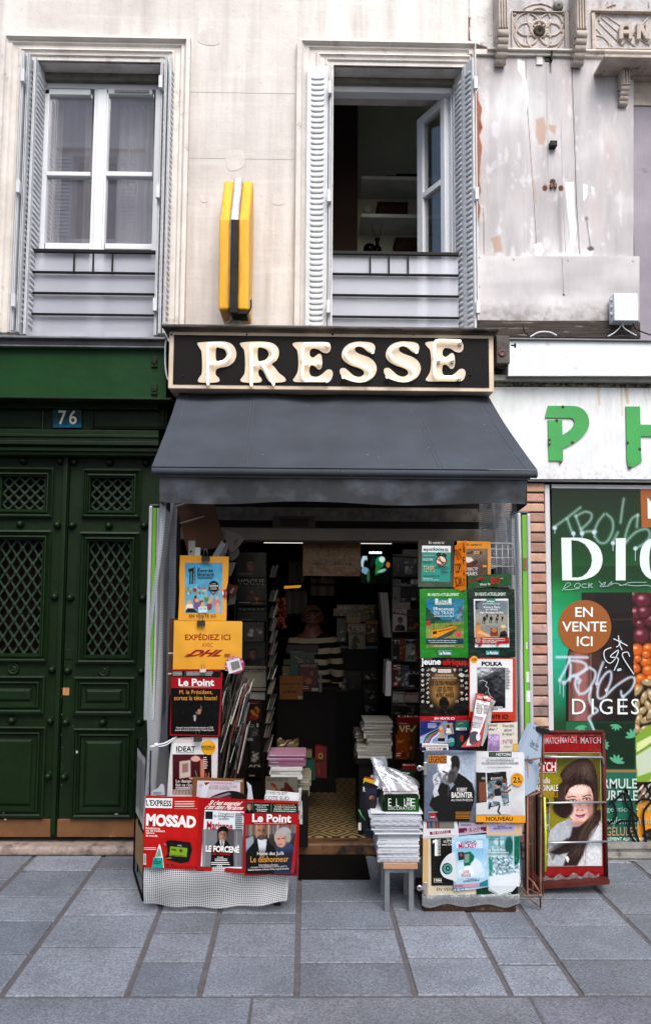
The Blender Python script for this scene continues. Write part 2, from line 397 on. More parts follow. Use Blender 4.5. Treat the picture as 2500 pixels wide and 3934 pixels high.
# ================================================================ MATERIALS OF THE FACADES
def stone_wall():
    m,t,b=new_mat('limestone_render');v=coords(t)
    c=mixc(t,ramp(t,noise(t,v,1.1,7,.62),[(.32,(0,0,0)),(.68,(1,1,1))]),lin('#bcb5ae'),lin('#dcd8d3'))
    vs_=coords(t,(9,9,.6));c=mixc(t,ramp(t,noise(t,vs_,1.0,6,.6),[(.46,(0,0,0)),(.72,(.6,)*3)]),c,lin('#9f9791'))
    vh=coords(t,(1.2,1.2,14));c=mixc(t,ramp(t,noise(t,vh,1.0,5,.6),[(.52,(0,0,0)),(.8,(.35,)*3)]),c,lin('#e6e6df'))
    c=mixc(t,ramp(t,noise(t,v,26,7,.75),[(.58,(0,0,0)),(.72,(.55,)*3)]),c,lin('#8f8984'))
    t.links.new(c,b.inputs['Base Color']);b.inputs['Roughness'].default_value=.88
    bump(t,b,noise(t,v,22,8,.7),.35,.012);return m
STONE=stone_wall()
TRIM=M('painted_stone_trim','#d3cdc6',.8,.16,6,.4,30,dirt='#8c8178',dirt_at=(.6,.72),dirt_s=9)
GREEN=M('dark_green_paint','#0e2009',.45,.35,4,.2,30,spec=.22,dirt='#071107',dirt_at=(.58,.8),dirt_s=4)
GREENB=M('mid_green_paint','#15391a',.42,.3,2.2,.15,20,dirt='#16301c',dirt_at=(.5,.75),dirt_s=5)
IRON=M('black_iron','#1a1817',.5,.3,20,.2,60)
DARK=M('dark_brown_board','#1a120d',.75,.3,6,.2,30)
PVC=M('white_upvc','#d6d9dd',.35,.05,5)
SHUT=M('blue_grey_shutter_paint','#c6c9cc',.5,.14,9,.25,25,dirt='#8d8a86',dirt_at=(.64,.74),dirt_s=12)
MILK=see_through('milky_acrylic','#cdd0da',.42,.2,.06,False)
def glass_mat():
    m=see_through('window_glass','#b3aeb8',.16,.0,.3);return m  # lavender diffuse veil in the glass stands in for a soft reflection
GLASS=glass_mat()
ZINC=M('weathered_zinc','#6e6f72',.55,.35,8,.3,25,metal=.5)
RAW=M('weathered_black_wood','#3a322c',.9,.5,14,.6,40,stretch=(.3,1,3),dirt='#8f8577',dirt_at=(.58,.7),dirt_s=16)
def wall_holes(b,x0,x1,z0,z1,holes,Y,th,mi=0):
    xs=sorted({x0,x1,*[h[0]for h in holes],*[h[2]for h in holes]});zs=sorted({z0,z1,*[h[1]for h in holes],*[h[3]for h in holes]})
    for a,c in zip(xs[:-1],xs[1:]):
        for d,e in zip(zs[:-1],zs[1:]):
            mx,mz=(a+c)/2,(d+e)/2
            if any(h[0]<mx<h[2]and h[1]<mz<h[3]for h in holes):continue
            b.add([(a,Y,d),(c,Y,d),(c,Y,e),(a,Y,e)],[(0,1,2,3)],mi);b.add([(a,Y+th,d),(c,Y+th,d),(c,Y+th,e),(a,Y+th,e)],[(3,2,1,0)],mi)
    for h in holes+[(x1,z0,x0,z1)]:
        a,d,c,e=h
        b.add([(a,Y,d),(a,Y+th,d),(a,Y+th,e),(a,Y,e)],[(3,2,1,0)],mi);b.add([(c,Y,d),(c,Y+th,d),(c,Y+th,e),(c,Y,e)],[(0,1,2,3)],mi)
        b.add([(a,Y,e),(c,Y,e),(c,Y+th,e),(a,Y+th,e)],[(0,1,2,3)],mi);b.add([(a,Y,d),(c,Y,d),(c,Y+th,d),(a,Y+th,d)],[(3,2,1,0)],mi)
    return b
def architrave(b,outer,inner,zb,prof,Y=0,right=True):
    x0,x1,zt=outer;i0,i1,it=inner;st=[]
    for t,p in prof:
        l=x0+(i0-x0)*t;r=x1+(i1-x1)*t;z=zt+(it-zt)*t;y=Y-p
        st.append([(l,y,zb),(l,y,z),(r,y,z),(r,y,zb)])
    for a,c in zip(st[:-1],st[1:]):
        for i in range(3):b.add([a[i],c[i],c[i+1],a[i+1]],[(0,1,2,3)])
    return b
PROF=[(0,.0),(0,.05),(.13,.055),(.16,.04),(.22,.028),(.30,.03),(.36,.016),(.5,.016),(.54,.028),(.60,.032),(.64,.02),(.75,.016),(.8,.024),(.86,.012),(1,.012),(1,-.01)]
# ================================================================ LEFT BUILDING: stone wall, two windows with shutters and guard bars
bld=thing('stone_building','cream stone facade with two tall shuttered windows above the shops','building',(P(Z(560,600),0).x,0,2.9))
zb=P(Z(380,788),0).z
o1=rc(A,136,292,742,1590,0);o1=(o1[0],zb-.1,o1[2],o1[3]);o2=rc(S,1278,258,1790,1290,0);o2=(o2[0],zb-.1,o2[2],o2[3])
wx1=P(S(1824,600),0).x
wall_holes(MB(),-3.2,wx1,zb-.25,6.6,[o1,o2],0,.42).obj('wall',STONE,bld)
def xz(F,x,y,Y=0):p=P(F(x,y),Y);return p.x,p.z
m1=MB();architrave(m1,(xz(A,-2,800)[0],xz(A,888,800)[0],xz(A,450,188)[1]),(o1[0],o1[2],o1[3]),zb,PROF)
m1.obj('window_moulding',TRIM,bld)
m2=MB();architrave(m2,(xz(A,1392,800)[0],wx1+.002,xz(B,300,210)[1]),(o2[0],o2[2],o2[3]),zb,PROF);m2.obj('window_moulding',TRIM,bld)
mj=MB()
for y,x0,x1 in((435,890,1390),(745,885,1385)):mj.pbox(A,x0,y,x1,y+2,-.0012,.001)
mj.obj('course_joint',M('faint_joint','#b8aea5',.9),bld)  # course joint lines, a little darker than the wall stone
for k,pts in enumerate([[(945,150),(1010,135),(1035,200),(990,215),(930,195)],[(1065,715),(1145,712),(1142,785),(1075,800)],[(1290,915),(1335,920),(1330,962),(1285,958)],[(945,915),(980,920),(975,950),(948,948)]]):
    q=MB();q.prism([[(P(A(*p),0).x,P(A(*p),0).z)for p in cr(pts,3)]],XZ(-.002),NF,.004);q.obj('plaster_patch',M('new_plaster','#c9c3bc',.85,.12,14,.3,40),bld)
def leaf(b,p0,p1,z0,z1,n=46,th=.006,both=True):
    p0,p1=Vector((*p0,0)),Vector((*p1,0));d=p1-p0;W=d.length;d.normalize();nn=Vector((d.y,-d.x,0));up=Vector((0,0,1))
    c=(p0+p1)/2+up*(z0+z1)/2;b.obox(c,d*W/2,nn*th/2,up*(z1-z0)/2)
    for e in(-1,1):b.obox(c+d*e*(W/2-.008),d*.008,nn*(th/2+.004),up*(z1-z0)/2)
    pit=(z1-z0-.12)/n
    for i in range(n):
        z=z0+.06+(i+.5)*pit;cc=Vector(((p0.x+p1.x)/2,(p0.y+p1.y)/2,z))
        for sg in((-1,1)if both else(1,)):
            vs=[];fs=[];K=10
            for ring,(sc,h)in enumerate(((1,.0),(.86,.005),(.55,.007))):
                for q in range(K):
                    a=2*math.pi*q/K;ca,sa=math.cos(a),math.sin(a)
                    ex=math.copysign(abs(ca)**.6,ca)*W*.34*sc;ez=math.copysign(abs(sa)**.7,sa)*pit*.40*sc-(h*.5)
                    vs.append(cc+d*ex+up*ez+nn*sg*(th/2+h))
            for r_ in range(2):fs+=[(r_*K+q,r_*K+(q+1)%K,(r_+1)*K+(q+1)%K,(r_+1)*K+q)for q in range(K)]
            fs.append(tuple(2*K+q for q in range(K)));b.add(vs,fs,0,None,True)
    return b
def hinge(x,y,z):return MB().box(x-.012,y-.02,z-.04,x+.012,y+.01,z+.04)
def shutter(name,leaves,z0,z1,hx,hy,label=None):
    b=MB()
    for p0,p1 in leaves:leaf(b,p0,p1,z0,z1)
    s=b.obj('shutter',SHUT,bld)
    if label:s['label']=label
    for t in(.1,.5,.9):hinge(hx,hy,z0+(z1-z0)*t).obj('hinge',M('hinge_paint','#c9ccd0',.5,.2,20),s,.003)
zl,zh=zb-.02,xz(A,300,292)[1]-.01
xl=xz(A,112,900,-.05)[0];shutter('s',[((xl-.012,-.12),(xl,.15)),((xl+.014,-.1),(xl+.02,.15)),((xl+.042,-.06),(xl+.046,.16))],zl,zh,xl+.0,-.13)
xr=xz(A,760,900,-.05)[0];shutter('s',[((xr-.014,-.07),(xr-.006,.15)),((xr+.018,-.10),(xr+.022,.12)),((xr+.046,-.11),(xr+.05,.10))],zl,zh,xr-.012,-.09)
a0=P(S(1176,800),-.055).x;a1=P(S(1258,800),-.055).x;zt2=P(S(1220,256),-.055).z
shutter('s',[((a0,-.055),(a1,-.062)),((a1+.012,-.09),(a1+.018,.05))],zl,zt2,a1+.008,-.1)
q0=P(S(1744,800),.13).x;q1=P(S(1784,800),-.005).x;q2=P(S(1822,800),-.10).x
shutter('s',[((q0,.13),(q1,-.005)),((q1+.002,-.009),(q2,-.10))],zl,P(S(1815,222),-.1).z,q2+.01,-.11)
def guard(F,x0,x1,ys,vx,vy,Y,name):
    gm=MB();a=P(F(x0,ys[0]),Y).x;c=P(F(x1,ys[0]),Y).x
    for k,y in enumerate(ys):
        z=P(F((x0+x1)/2,y),Y).z;h=.010 if k==0 else .005
        gm.box(a-.03,Y-.012,z-h,c+.03,Y+.012,z+h)
    z1,z0=P(F(vx[0],vy[0]),Y).z,P(F(vx[0],vy[1]),Y).z
    for x in vx:xx=P(F(x,(vy[0]+vy[1])/2),Y).x;gm.box(xx-.005,Y-.006,z0,xx+.005,Y+.006,z1)
    gd=gm.obj('guard_rail',IRON,bld,.002)
    zt=P(F(x0,ys[0]),Y+.03).z-.006
    MB().box(a-.03,Y+.02,zb-.02,c+.03,Y+.024,zt).obj('acrylic_screen',MILK,gd)
guard(A,140,724,(1183,1283,1381,1480),(350,440,530),(1183,1283),.03,'g')
guard(B,40,602,(1193,1292,1391,1492),(210,298,388),(1193,1292),.03,'g')
YF=.15
def bars(b,rects,F,Y0,Y1):
    for r_ in rects:b.pbox(F,*r_,Y0,Y1)
    return b
wf=MB();bars(wf,[(120,372,760,418),(120,418,186,1620),(742,418,790,1620)],A,YF,YF+.08);
win1=wf.obj('window',PVC,bld,.004)
sm=MB()
def sash(F,x0,y0,x1,y1,st,trs,Y):
    for r_ in[(x0,y0,x0+st,y1),(x1-st,y0,x1,y1),(x0+st,y0,x1-st,y0+st)]+[(x0+st,a,x1-st,c)for a,c in trs]:sm.pbox(F,*r_,Y,Y+.05)
sash(A,187,418,452,1610,26,[(806,826),(1142,1172),(1560,1610)],YF-.02);sash(A,470,418,741,1610,24,[(806,828),(1145,1172),(1560,1610)],YF-.02)
sm.pbox(A,440,418,484,1610,YF-.03,YF+.03)
sm.obj('sash',PVC,win1,.004)
MB().pbox(A,540,422,702,433,YF-.028,YF).obj('air_vent',M('vent_grey','#7c7f82',.5,.3,50),win1)
for x0,x1 in((205,432),(490,722)):
    for y0,y1 in((443,808),(824,1145),(1170,1565)):MB().pbox(A,x0,y0,x1,y1,YF+.01,YF+.014).obj('pane',GLASS,win1)
MB().pbox(A,130,338,760,376,YF-.04,YF+.06).obj('dark_lintel_bead',M('grey_green_paint','#6d6a60',.7,.4,12,.4,40),win1)
cu=MB();cx0,cx1=xz(A,200,800,.36)[0],xz(A,455,800,.36)[0]
def drape(b,x0,x1,z0,z1,Y,amp=.015,wv=9,mi=0):return b.surf(lambda u,v:(x0+(x1-x0)*u,Y+amp*math.sin(u*wv*2*math.pi)+amp*.6*math.sin(u*wv*4.7+1),z0+(z1-z0)*v),60,2,mi)
drape(cu,cx0,cx0+.16,zb-.05,zh-.1,.27);drape(cu,cx0+.3,cx0+.42,zb-.05,zh-.1,.28,.02,5);drape(cu,cx0+.52,cx1+.45,zb-.05,zh-.1,.30,.02,7)
cu.obj('net_curtain',see_through('net_curtain_cloth','#eceaec',.85,.6,0),win1)
rm=MB();rm.box(-3,.44,zb-.2,o2[0]-.25,.46,zh+.3);rm.box(-3,.44,zb-.2,-2.98,1.2,zh+.3)
MB().box(o1[0]-.2,.6,zb-.1,o1[2]+.2,.62,zh+.2).obj('room_back',M('lavender_grey_wall','#a9a4ae',.9),win1)
wf=MB();bars(wf,[(0,388,620,434)],B,YF,YF+.08);xw0,xw1=P(B(20,800),YF).x,P(B(590,800),YF).x
zt_=P(B(300,434),YF).z
wf.box(xw0-.05,YF,zb-.1,xw0+.0,YF+.08,zt_);wf.box(xw1,YF,zb-.1,xw1+.06,YF+.08,zt_)
win2=wf.obj('window',PVC,bld,.004)
MB().pbox(B,0,358,610,390,YF-.04,YF+.06).obj('dark_lintel_bead',MATS['grey_green_paint'],win2)
ROOM=M('dim_room_paint','#c6c6b0',.9,.08,3);RD=M('dark_room_paint','#2a1d16',.95,.1,3)
ca,cb_=Vector((P(S(1725,800),YF).x,YF+.05,0)),Vector((P(S(1612,800),.5).x,.5,0))
cz1=P(B(575,450),YF+.05).z;d=(cb_-ca).normalized();n_=Vector((d.y,-d.x,0));Wc=(cb_-ca).length;zc0=zb-.1
cs=MB()
def cpl(u0,u1,z0,z1,hh=.024):c=ca+d*(u0+u1)/2;return(Vector((c.x,c.y,(z0+z1)/2)),d*(u1-u0)/2,n_*hh,Vector((0,0,(z1-z0)/2)))
zm=P(B(515,905),.38).z
for q in((0,.05,zc0,cz1),(Wc-.07,Wc,zc0,cz1),(.05,Wc-.07,cz1-.06,cz1),(.05,Wc-.07,zm-.02,zm+.02)):cs.obox(*cpl(*q))
cas=cs.obj('casement',PVC,win2,.004)
for z0,z1 in((zc0+.03,zm-.02),(zm+.02,cz1-.06)):MB().obox(*cpl(.05,Wc-.07,z0,z1,.003)).obj('pane',see_through('casement_glass','#20262a',.15,.0,.1),win2)
tc=MB();tc.surf(lambda u,v:((ca.x+cb_.x)/2+.16+.12*u+.02*math.sin(u*20),.5+.05*math.sin(u*17),zc0+(cz1-.2-zc0)*v),30,2)
tc.obj('green_curtain',M('pale_green_curtain','#6f8a7c',.9,.1,5),win2)
bx0,bx1=P(B(-60,800),.42).x,P(B(700,800),.42).x;yb_=1.5;xk=P(B(158,800),yb_).x
r=MB();zr=P(B(300,560),yb_).z
r.box(bx0-.3,yb_,zb-.1,bx1+.6,yb_+.03,zr+.05);r.box(bx1+.3,.43,zb-.1,bx1+.33,yb_,zr);r.box(bx0-.3,.43,zr,bx1+.6,yb_+.03,zr+.03)
r.obj('room_wall',ROOM,win2)
MB().box(bx0-.28,1.0,zb-.1,xk-.04,1.46,zr-.005).obj('dark_side_block',RD,win2)  # dark block filling the dark left part of the room
sh=MB();zs=[]
for y in(835,1012,1192):
    z=P(B(300,y),1.2).z;zs.append(z);sh.box(xk,1.18,z-.028,bx1+.2,yb_-.002,z)
sh.obj('wall_shelf',M('white_shelf','#d6d4cc',.6),win2)
BASK=M('dark_wicker','#3a261b',.8,.5,40,.9,60)
def basket(x0,x1,z,y,h,label):
    t=thing('storage_basket',label,'basket',((x0+x1)/2,y,z));b=MB();b.box(x0,y-.1,z+.001,x1,y+.1,z+h);b.obj('body',BASK,t,.012)
    MB().box(x0-.004,y-.104,z+h+.001,x1+.004,y+.104,z+h+.022).obj('lid',BASK,t,.008)
basket(P(B(242,980),1.3).x,P(B(382,980),1.3).x,zs[1],1.32,.1,'small brown wicker basket on the middle shelf inside the open window')
basket(P(B(324,1150),1.3).x,P(B(470,1150),1.3).x,zs[2],1.32,.12,'larger brown wicker basket on the lowest shelf inside the open window')
b=MB();x0,x1=P(B(275,820),1.3).x,P(B(450,820),1.3).x;b.box(x0,1.2,zs[0]+.001,x1,1.42,zs[0]+.02);b.box(x0+.09,1.22,zs[0]+.021,x1,1.4,zs[0]+.045)
tag(b.obj('stacked_folders',M('black_folder','#14100e',.7),None,.002),'flat dark folders lying on the top shelf inside the open window','folders')
b=MB();p=P(B(207,1165),1.25);b.ell((p.x,1.25,zs[2]+.052),(.05,.05,.05));tag(b.obj('glass_orb',M('dark_glass','#120d0b',.08),None),'dark glass ball on the lowest shelf inside the open window','ornament')
p=P(B(243,1165),1.25);t=thing('reed_diffuser','small dark bottle holding two thin reeds on the lowest window shelf','diffuser',(p.x,1.25,zs[2]))
MB().lathe((p.x,1.25,zs[2]+.001),(0,0,1),[(.0,0),(.033,0),(.035,.06),(.014,.085),(.014,.12),(.02,.125),(.02,.14),(0,.14)]).obj('bottle',MATS['dark_glass'],t)
for dx in(-.045,.04):MB().tube([(p.x,1.25,zs[2]+.1),(p.x+dx,1.25,zs[2]+.26)],.003,5).obj('reed',M('reed','#4a3526',.8),t)
b=MB();p=P(B(193,992),1.25);b.lathe((p.x,1.2,zs[1]+.04),(.5,-1,.1),[(.0,0),(.034,0),(.038,.012),(.03,.02),(.02,.018),(0,.018)]);tag(b.obj('small_clock',M('cream_plastic','#8f8b80',.4)),'small round pale clock on the middle shelf inside the open window','clock')
b=MB();p=P(B(505,470),.7);b.surf(lambda u,v:(p.x-.12+.3*u,.62+.1*v,p.z+.14-.16*math.sin(v*3)*(1-.3*u)+.03*math.sin(u*9+v*6)),20,12)
tag(b.obj('paper_lampshade',M('crumpled_white_paper','#9a968c',.8,.1,8,.4,20)),'crumpled pale shade hanging at the top of the open window','lampshade')
# ================================================================ OPPOSITE BUILDING (seen only as a reflection in the closed window)
ob=thing('opposite_building','pale building across the street mirrored in the closed window panes','building',(0,-13,0))
hs=[(x,z,x+1.0,z+2.0)for x in np.arange(-13.4,-3,2.6)for z in(3.4,6.5,9.5)]
wall_holes(MB(),-16,-1.2,-.1,13.6,hs,-13.4,.4).obj('wall',STONE,ob)
b=MB();c2=MB();g2=MB()
for h in hs:
    for xa in(h[0]-.52,h[2]+.02):
        for k in range(22):c2.box(xa,-12.99,h[1]+.05+k*.088,xa+.5,-12.95,h[1]+.1+k*.088)
        c2.box(xa,-12.99,h[1],xa+.04,-12.93,h[3]);c2.box(xa+.46,-12.99,h[1],xa+.5,-12.93,h[3])
    g2.box(h[0],-13.35,h[1],h[2],-13.33,h[3]);b.box(h[0]-.65,-12.99,h[3]+.12,h[2]+.65,-12.85,h[3]+.24)
b.box(-16,-12.99,6.0,-1.2,-12.8,6.2);b.box(-16,-12.99,9.05,-1.2,-12.75,9.3);b.box(-16,-12.99,13.2,-1.2,-12.6,13.6)
b.obj('cornice',TRIM,ob);c2.obj('louvred_shutter',SHUT,ob);g2.obj('window',M('dark_pane','#22262a',.15),ob)
# ================================================================ GREEN CARRIAGE DOOR
dr=thing('carriage_door','dark green panelled double door with diamond iron grilles and kick plates','door',(P(Z(160,1500),0).x,0,0))
YD=.06
xa,xe=-3.2,P(L1(1330,900),YD).x
lt=MB();lt.pbox(S,-600,1288,640,1297,-.16,.2);lt.pbox(S,-600,1297,640,1322,-.12,.2);lt.pbox(S,-600,1322,640,1330,-.13,.2)
lt.obj('lintel_cap',ZINC,dr,.004)
lp=MB();lp.pbox(S,-600,1330,640,1522,-.09,.2);lp.obj('lintel_board',GREENB,dr)
lm=MB();lm.pbox(S,-600,1522,660,1530,-.14,.2);lm.pbox(S,-600,1530,660,1537,-.11,.2)
for y0,y1,yy in((1537,1560,-.02),(1560,1566,-.03),(1648,1664,-.03),(1664,1676,-.06),(1676,1690,-.05),(1690,1706,-.07),(1706,1716,-.02),(1716,1730,-.05),(1730,1746,-.03),(1746,1752,.0)):lm.pbox(S,-600,y0,610,y1,yy,.2)
lm.pbox(S,-600,1566,610,1648,.03,.2)
lm.obj('transom',GREEN,dr,.003)
def panel(b,F,x0,y0,x1,y1,steps,Y):
    pr=None
    for ins,p in steps:
        a=[P(F(x0+ins,y1-ins),Y-p),P(F(x1-ins,y1-ins),Y-p),P(F(x1-ins,y0+ins),Y-p),P(F(x0+ins,y0+ins),Y-p)]
        X0,X1,Z0,Z1=(a[0].x+a[3].x)/2,(a[1].x+a[2].x)/2,(a[0].z+a[1].z)/2,(a[2].z+a[3].z)/2
        a=[(X0,Y-p,Z0),(X1,Y-p,Z0),(X1,Y-p,Z1),(X0,Y-p,Z1)]
        if pr:b.add(pr+a,[(i,(i+1)%4,4+(i+1)%4,4+i)for i in range(4)])
        pr=a
    b.add(pr,[(0,1,2,3)]);return b
for x0,x1 in((-300,205),(435,785)):panel(MB(),CC,x0,444,x1,548,[(0,.0),(0,.018),(5,.02),(8,.006),(12,.0),(14,-.012),(16,-.012)],.03).obj('transom_panel',GREEN,dr)
pq=Pr(CC,[(250,447),(385,447),(385,543),(250,543)],-.005,.012,'#1d4a4e')
pq.img(Cv(252,449,383,541,30,24,'#26443f','#2a7690').noise(.12,20));pq.text('76',276,460,362,527,'#d9d3c6',.012,0,0,1.25)
pn=pq.obj('number_plate',GLOSS,dr);pn['label']='blue enamel plate with the number 76'
xm=P(L1(552,900),YD).x
zb_d,zt_d=P(S(200,3216),YD).z,P(S(200,1750),YD).z
lb=MB();
def gx(F,x,y):return P(F(x,y),YD).x
holesR=[rc(CC,425,778,620,930,YD),rc(L1,735,392,1085,1348,YD)];holesL=[rc(CC,8,772,210,925,YD),rc(L1,-25,378,345,1336,YD)]
leafs=[]
for nm,x0,x1,hl in(('l',xa,xm-.004,holesL),('r',xm+.004,xe,holesR)):
    b=MB();wall_holes(b,x0,x1,zb_d,zt_d,hl,YD,.06);lf=b.obj('door_leaf',GREEN,dr);leafs.append(lf)
MB().box(xm-.035,YD-.03,zb_d+.02,xm-.006,YD+.001,zt_d).obj('meeting_stile',GREEN,leafs[0],.006)
ST=[(0,.0),(0,.03),(9,.034),(13,.018),(22,.012),(30,.02),(34,.022),(40,.0)]
def frame_ring(F,o,i,Y,lf):
    b=MB();pr=None
    for t,p in[(0,0),(0,.028),(.18,.034),(.26,.018),(.45,.012),(.6,.022),(.72,.024),(.85,.004),(1,-.03)]:
        e=[o[k]+(i[k]-o[k])*t for k in range(4)];x0,z0,x1,z1=rc(F,*e,Y-p);a=[(x0,Y-p,z0),(x1,Y-p,z0),(x1,Y-p,z1),(x0,Y-p,z1)]
        if pr:b.add(pr+a,[(k,(k+1)%4,4+(k+1)%4,4+k)for k in range(4)])
        pr=a
    b.obj('grille_frame',GREEN,lf)
frame_ring(CC,(388,735,662,965),(425,778,620,930),YD,leafs[1]);frame_ring(CC,(-40,728,250,964),(8,772,210,925),YD,leafs[0])
frame_ring(L1,(650,313,1160,1422),(735,392,1085,1348),YD,leafs[1]);frame_ring(L1,(-110,298,412,1408),(-25,378,345,1336),YD,leafs[0])
def grille(h,nx,ny,lf,xclip=-2.2):
    x0,z0,x1,z1=h;b=MB();px=(x1-x0)/nx;pz=(z1-z0)/ny;Y=YD+.035
    def seg(xs,zs,s):
        m=pz/px*s;t0,t1=x0,x1
        for zz in(z0,z1):
            xx=xs+(zz-zs)/m
            if(m>0)==(zz==z0):t0=max(t0,xx)
            else:t1=min(t1,xx)
        if t1-t0>.01:
            p,q=Vector((t0,Y,zs+(t0-xs)*m)),Vector((t1,Y,zs+(t1-xs)*m));dd=(q-p);L=dd.length;dd.normalize()
            b.obox((p+q)/2,dd*L/2,Vector((0,.004,0)),dd.cross(Vector((0,1,0)))*.0055)
    for i in range(-ny-1,nx+ny+1):
        seg(x0+(i+.5)*px,z0,1);seg(x0+(i+.5)*px,z0,-1)
    for j in range(2*ny+1):
        for i in range(nx+1):
            x=x0+(i+(.5 if j%2==0 else 0))*px;z=z0+j*pz/2
            if x0<x<x1 and z0<=z<=z1:b.lathe((x,Y-.004,z),(0,-1,0),[(.011,-.004),(.013,.002),(.009,.006),(.005,.004),(0,.006)],8)
    b.obj('grille',M('grille_green_paint','#27372a',.45,.25,20),lf)
grille(holesR[0],4,3,leafs[1]);grille(holesL[0],4,3,leafs[0]);grille(holesR[1],4,7,leafs[1]);grille(holesL[1],4,7,leafs[0])
for hl,lf in((holesR,leafs[1]),(holesL,leafs[0])):
    b=MB()
    for h in hl:b.box(h[0]-.02,YD+.075,h[1]-.02,h[2]+.02,YD+.08,h[3]+.02)
    b.obj('dark_pane',M('dark_hall_pane','#140d09',.25),lf)
for F,r_,lf in((W5,(508,0,935,268),1),(W5,(-110,-6,308,258),0),(W5,(498,358,930,988),1),(W5,(-110,345,308,982),0)):
    panel(MB(),F,*r_,[(0,0),(0,.03),(12,.034),(18,.016),(32,.010),(42,.022),(50,.024),(60,.004),(85,.002),(100,.012),(106,.014)],YD).obj('door_panel',GREEN,leafs[lf])
studs=[(CC,115,698),(CC,288,700),(CC,353,704),(CC,520,706),(CC,690,708),(L1,178,248),(L1,490,255),(L1,612,258),(L1,920,262),(L1,1215,262),(L1,468,855),(L1,595,865),(L1,1205,868),(L1,445,1468),(L1,575,1475),(L1,1190,1480),
         (W5,90,300),(W5,355,303),(W5,462,312),(W5,718,312),(W5,972,312),(W5,342,685),(W5,450,690),(W5,955,692)]
for F,x,y in studs:
    p=P(F(x,y),YD);lf=leafs[0]if p.x<xm else leafs[1]
    MB().lathe((p.x,YD,p.z),(0,-1,0),[(.027,-.002),(.027,.004),(.024,.008),(.022,.010),(.021,.018),(.017,.030),(.009,.037),(0,.039)],18).obj('stud',GREEN,lf)
for F,x,y in((L1,118,1462),(L1,878,1478)):
    p=P(F(x,y),YD);lf=leafs[0]if p.x<xm else leafs[1];b=MB();b.lathe((p.x,YD,p.z),(0,-1,0),[(.036,-.002),(.036,.01),(.03,.016),(.022,.008),(.016,.008),(.012,.016),(.008,.01),(0,.014)],24)
    for k in range(12):b.ell((p.x+.03*math.cos(k*math.pi/6),YD-.012,p.z+.03*math.sin(k*math.pi/6)),(.006,.006,.006),6,4)
    b.obj('rosette',GREEN,lf)
KICK=M('copper_brown_paint','#6b4523',.55,.3,6,.3,20,dirt='#b8b2aa',dirt_at=(.66,.72),dirt_s=6)
for x0,x1,lf in((-300,355,0),(398,960,1)):MB().pbox(W5,x0,988,x1,1112,YD-.008,YD+.002).obj('kick_plate',KICK,leafs[lf],.002)
lk=MB();lk.pbox(L1,545,1298,612,1382,YD-.008,YD);lk.obj('lock_plate',GREEN,leafs[1],.002);MB().pbox(L1,530,1622,583,1685,YD-.006,YD).obj('bare_wood_patch',M('orange_wood','#b07a48',.7,.3,20),leafs[1])
ch=Pr(W5,[(529,50),(537,55),(530,95),(520,90)],YD-.001,.002,'#c9c9c4')
for k in range(26):
    x,y=random.choice([(430,random.uniform(60,950)),(515,random.uniform(0,950)),(random.uniform(380,500),1000)]);x+=random.uniform(-6,6);w_=random.uniform(1.5,4);h_=random.uniform(3,14)
    ch.poly([(x,y),(x+w_,y+2),(x+w_*.7,y+h_),(x-1,y+h_*.7)],random.choice(['#8f9a8f','#6f7f6f','#b9bdb6']))
for x,y,w_,h_ in((528,516,20,16),(795,942,32,14),(20,938,14,8),(30,985,20,12),(797,1225,20,12)):ch.poly(cr([(x,y),(x+w_*.5,y-h_*.2),(x+w_,y+h_*.3),(x+w_*.6,y+h_),(x+2,y+h_*.8)],3),'#c6cac8')
ch.obj('paint_chips',FLAT,dr)
sl_=MB();z_=P(W5(400,1140),-.02).z
sl_.box(-3.2,-.03,0,P(W5(945,1200),0).x,.3,zb_d-.03);sl_.obj('sill_step',M('worn_pink_granite','#96857c',.85,.35,30,.6,60,dirt='#4b443e',dirt_at=(.52,.7),dirt_s=9),dr,.02,seg=3)
MB().box(-3.2,YD+.1,0,xe,YD+.14,zt_d).obj('hall_darkness',M('black_hall','#050403',1),dr)
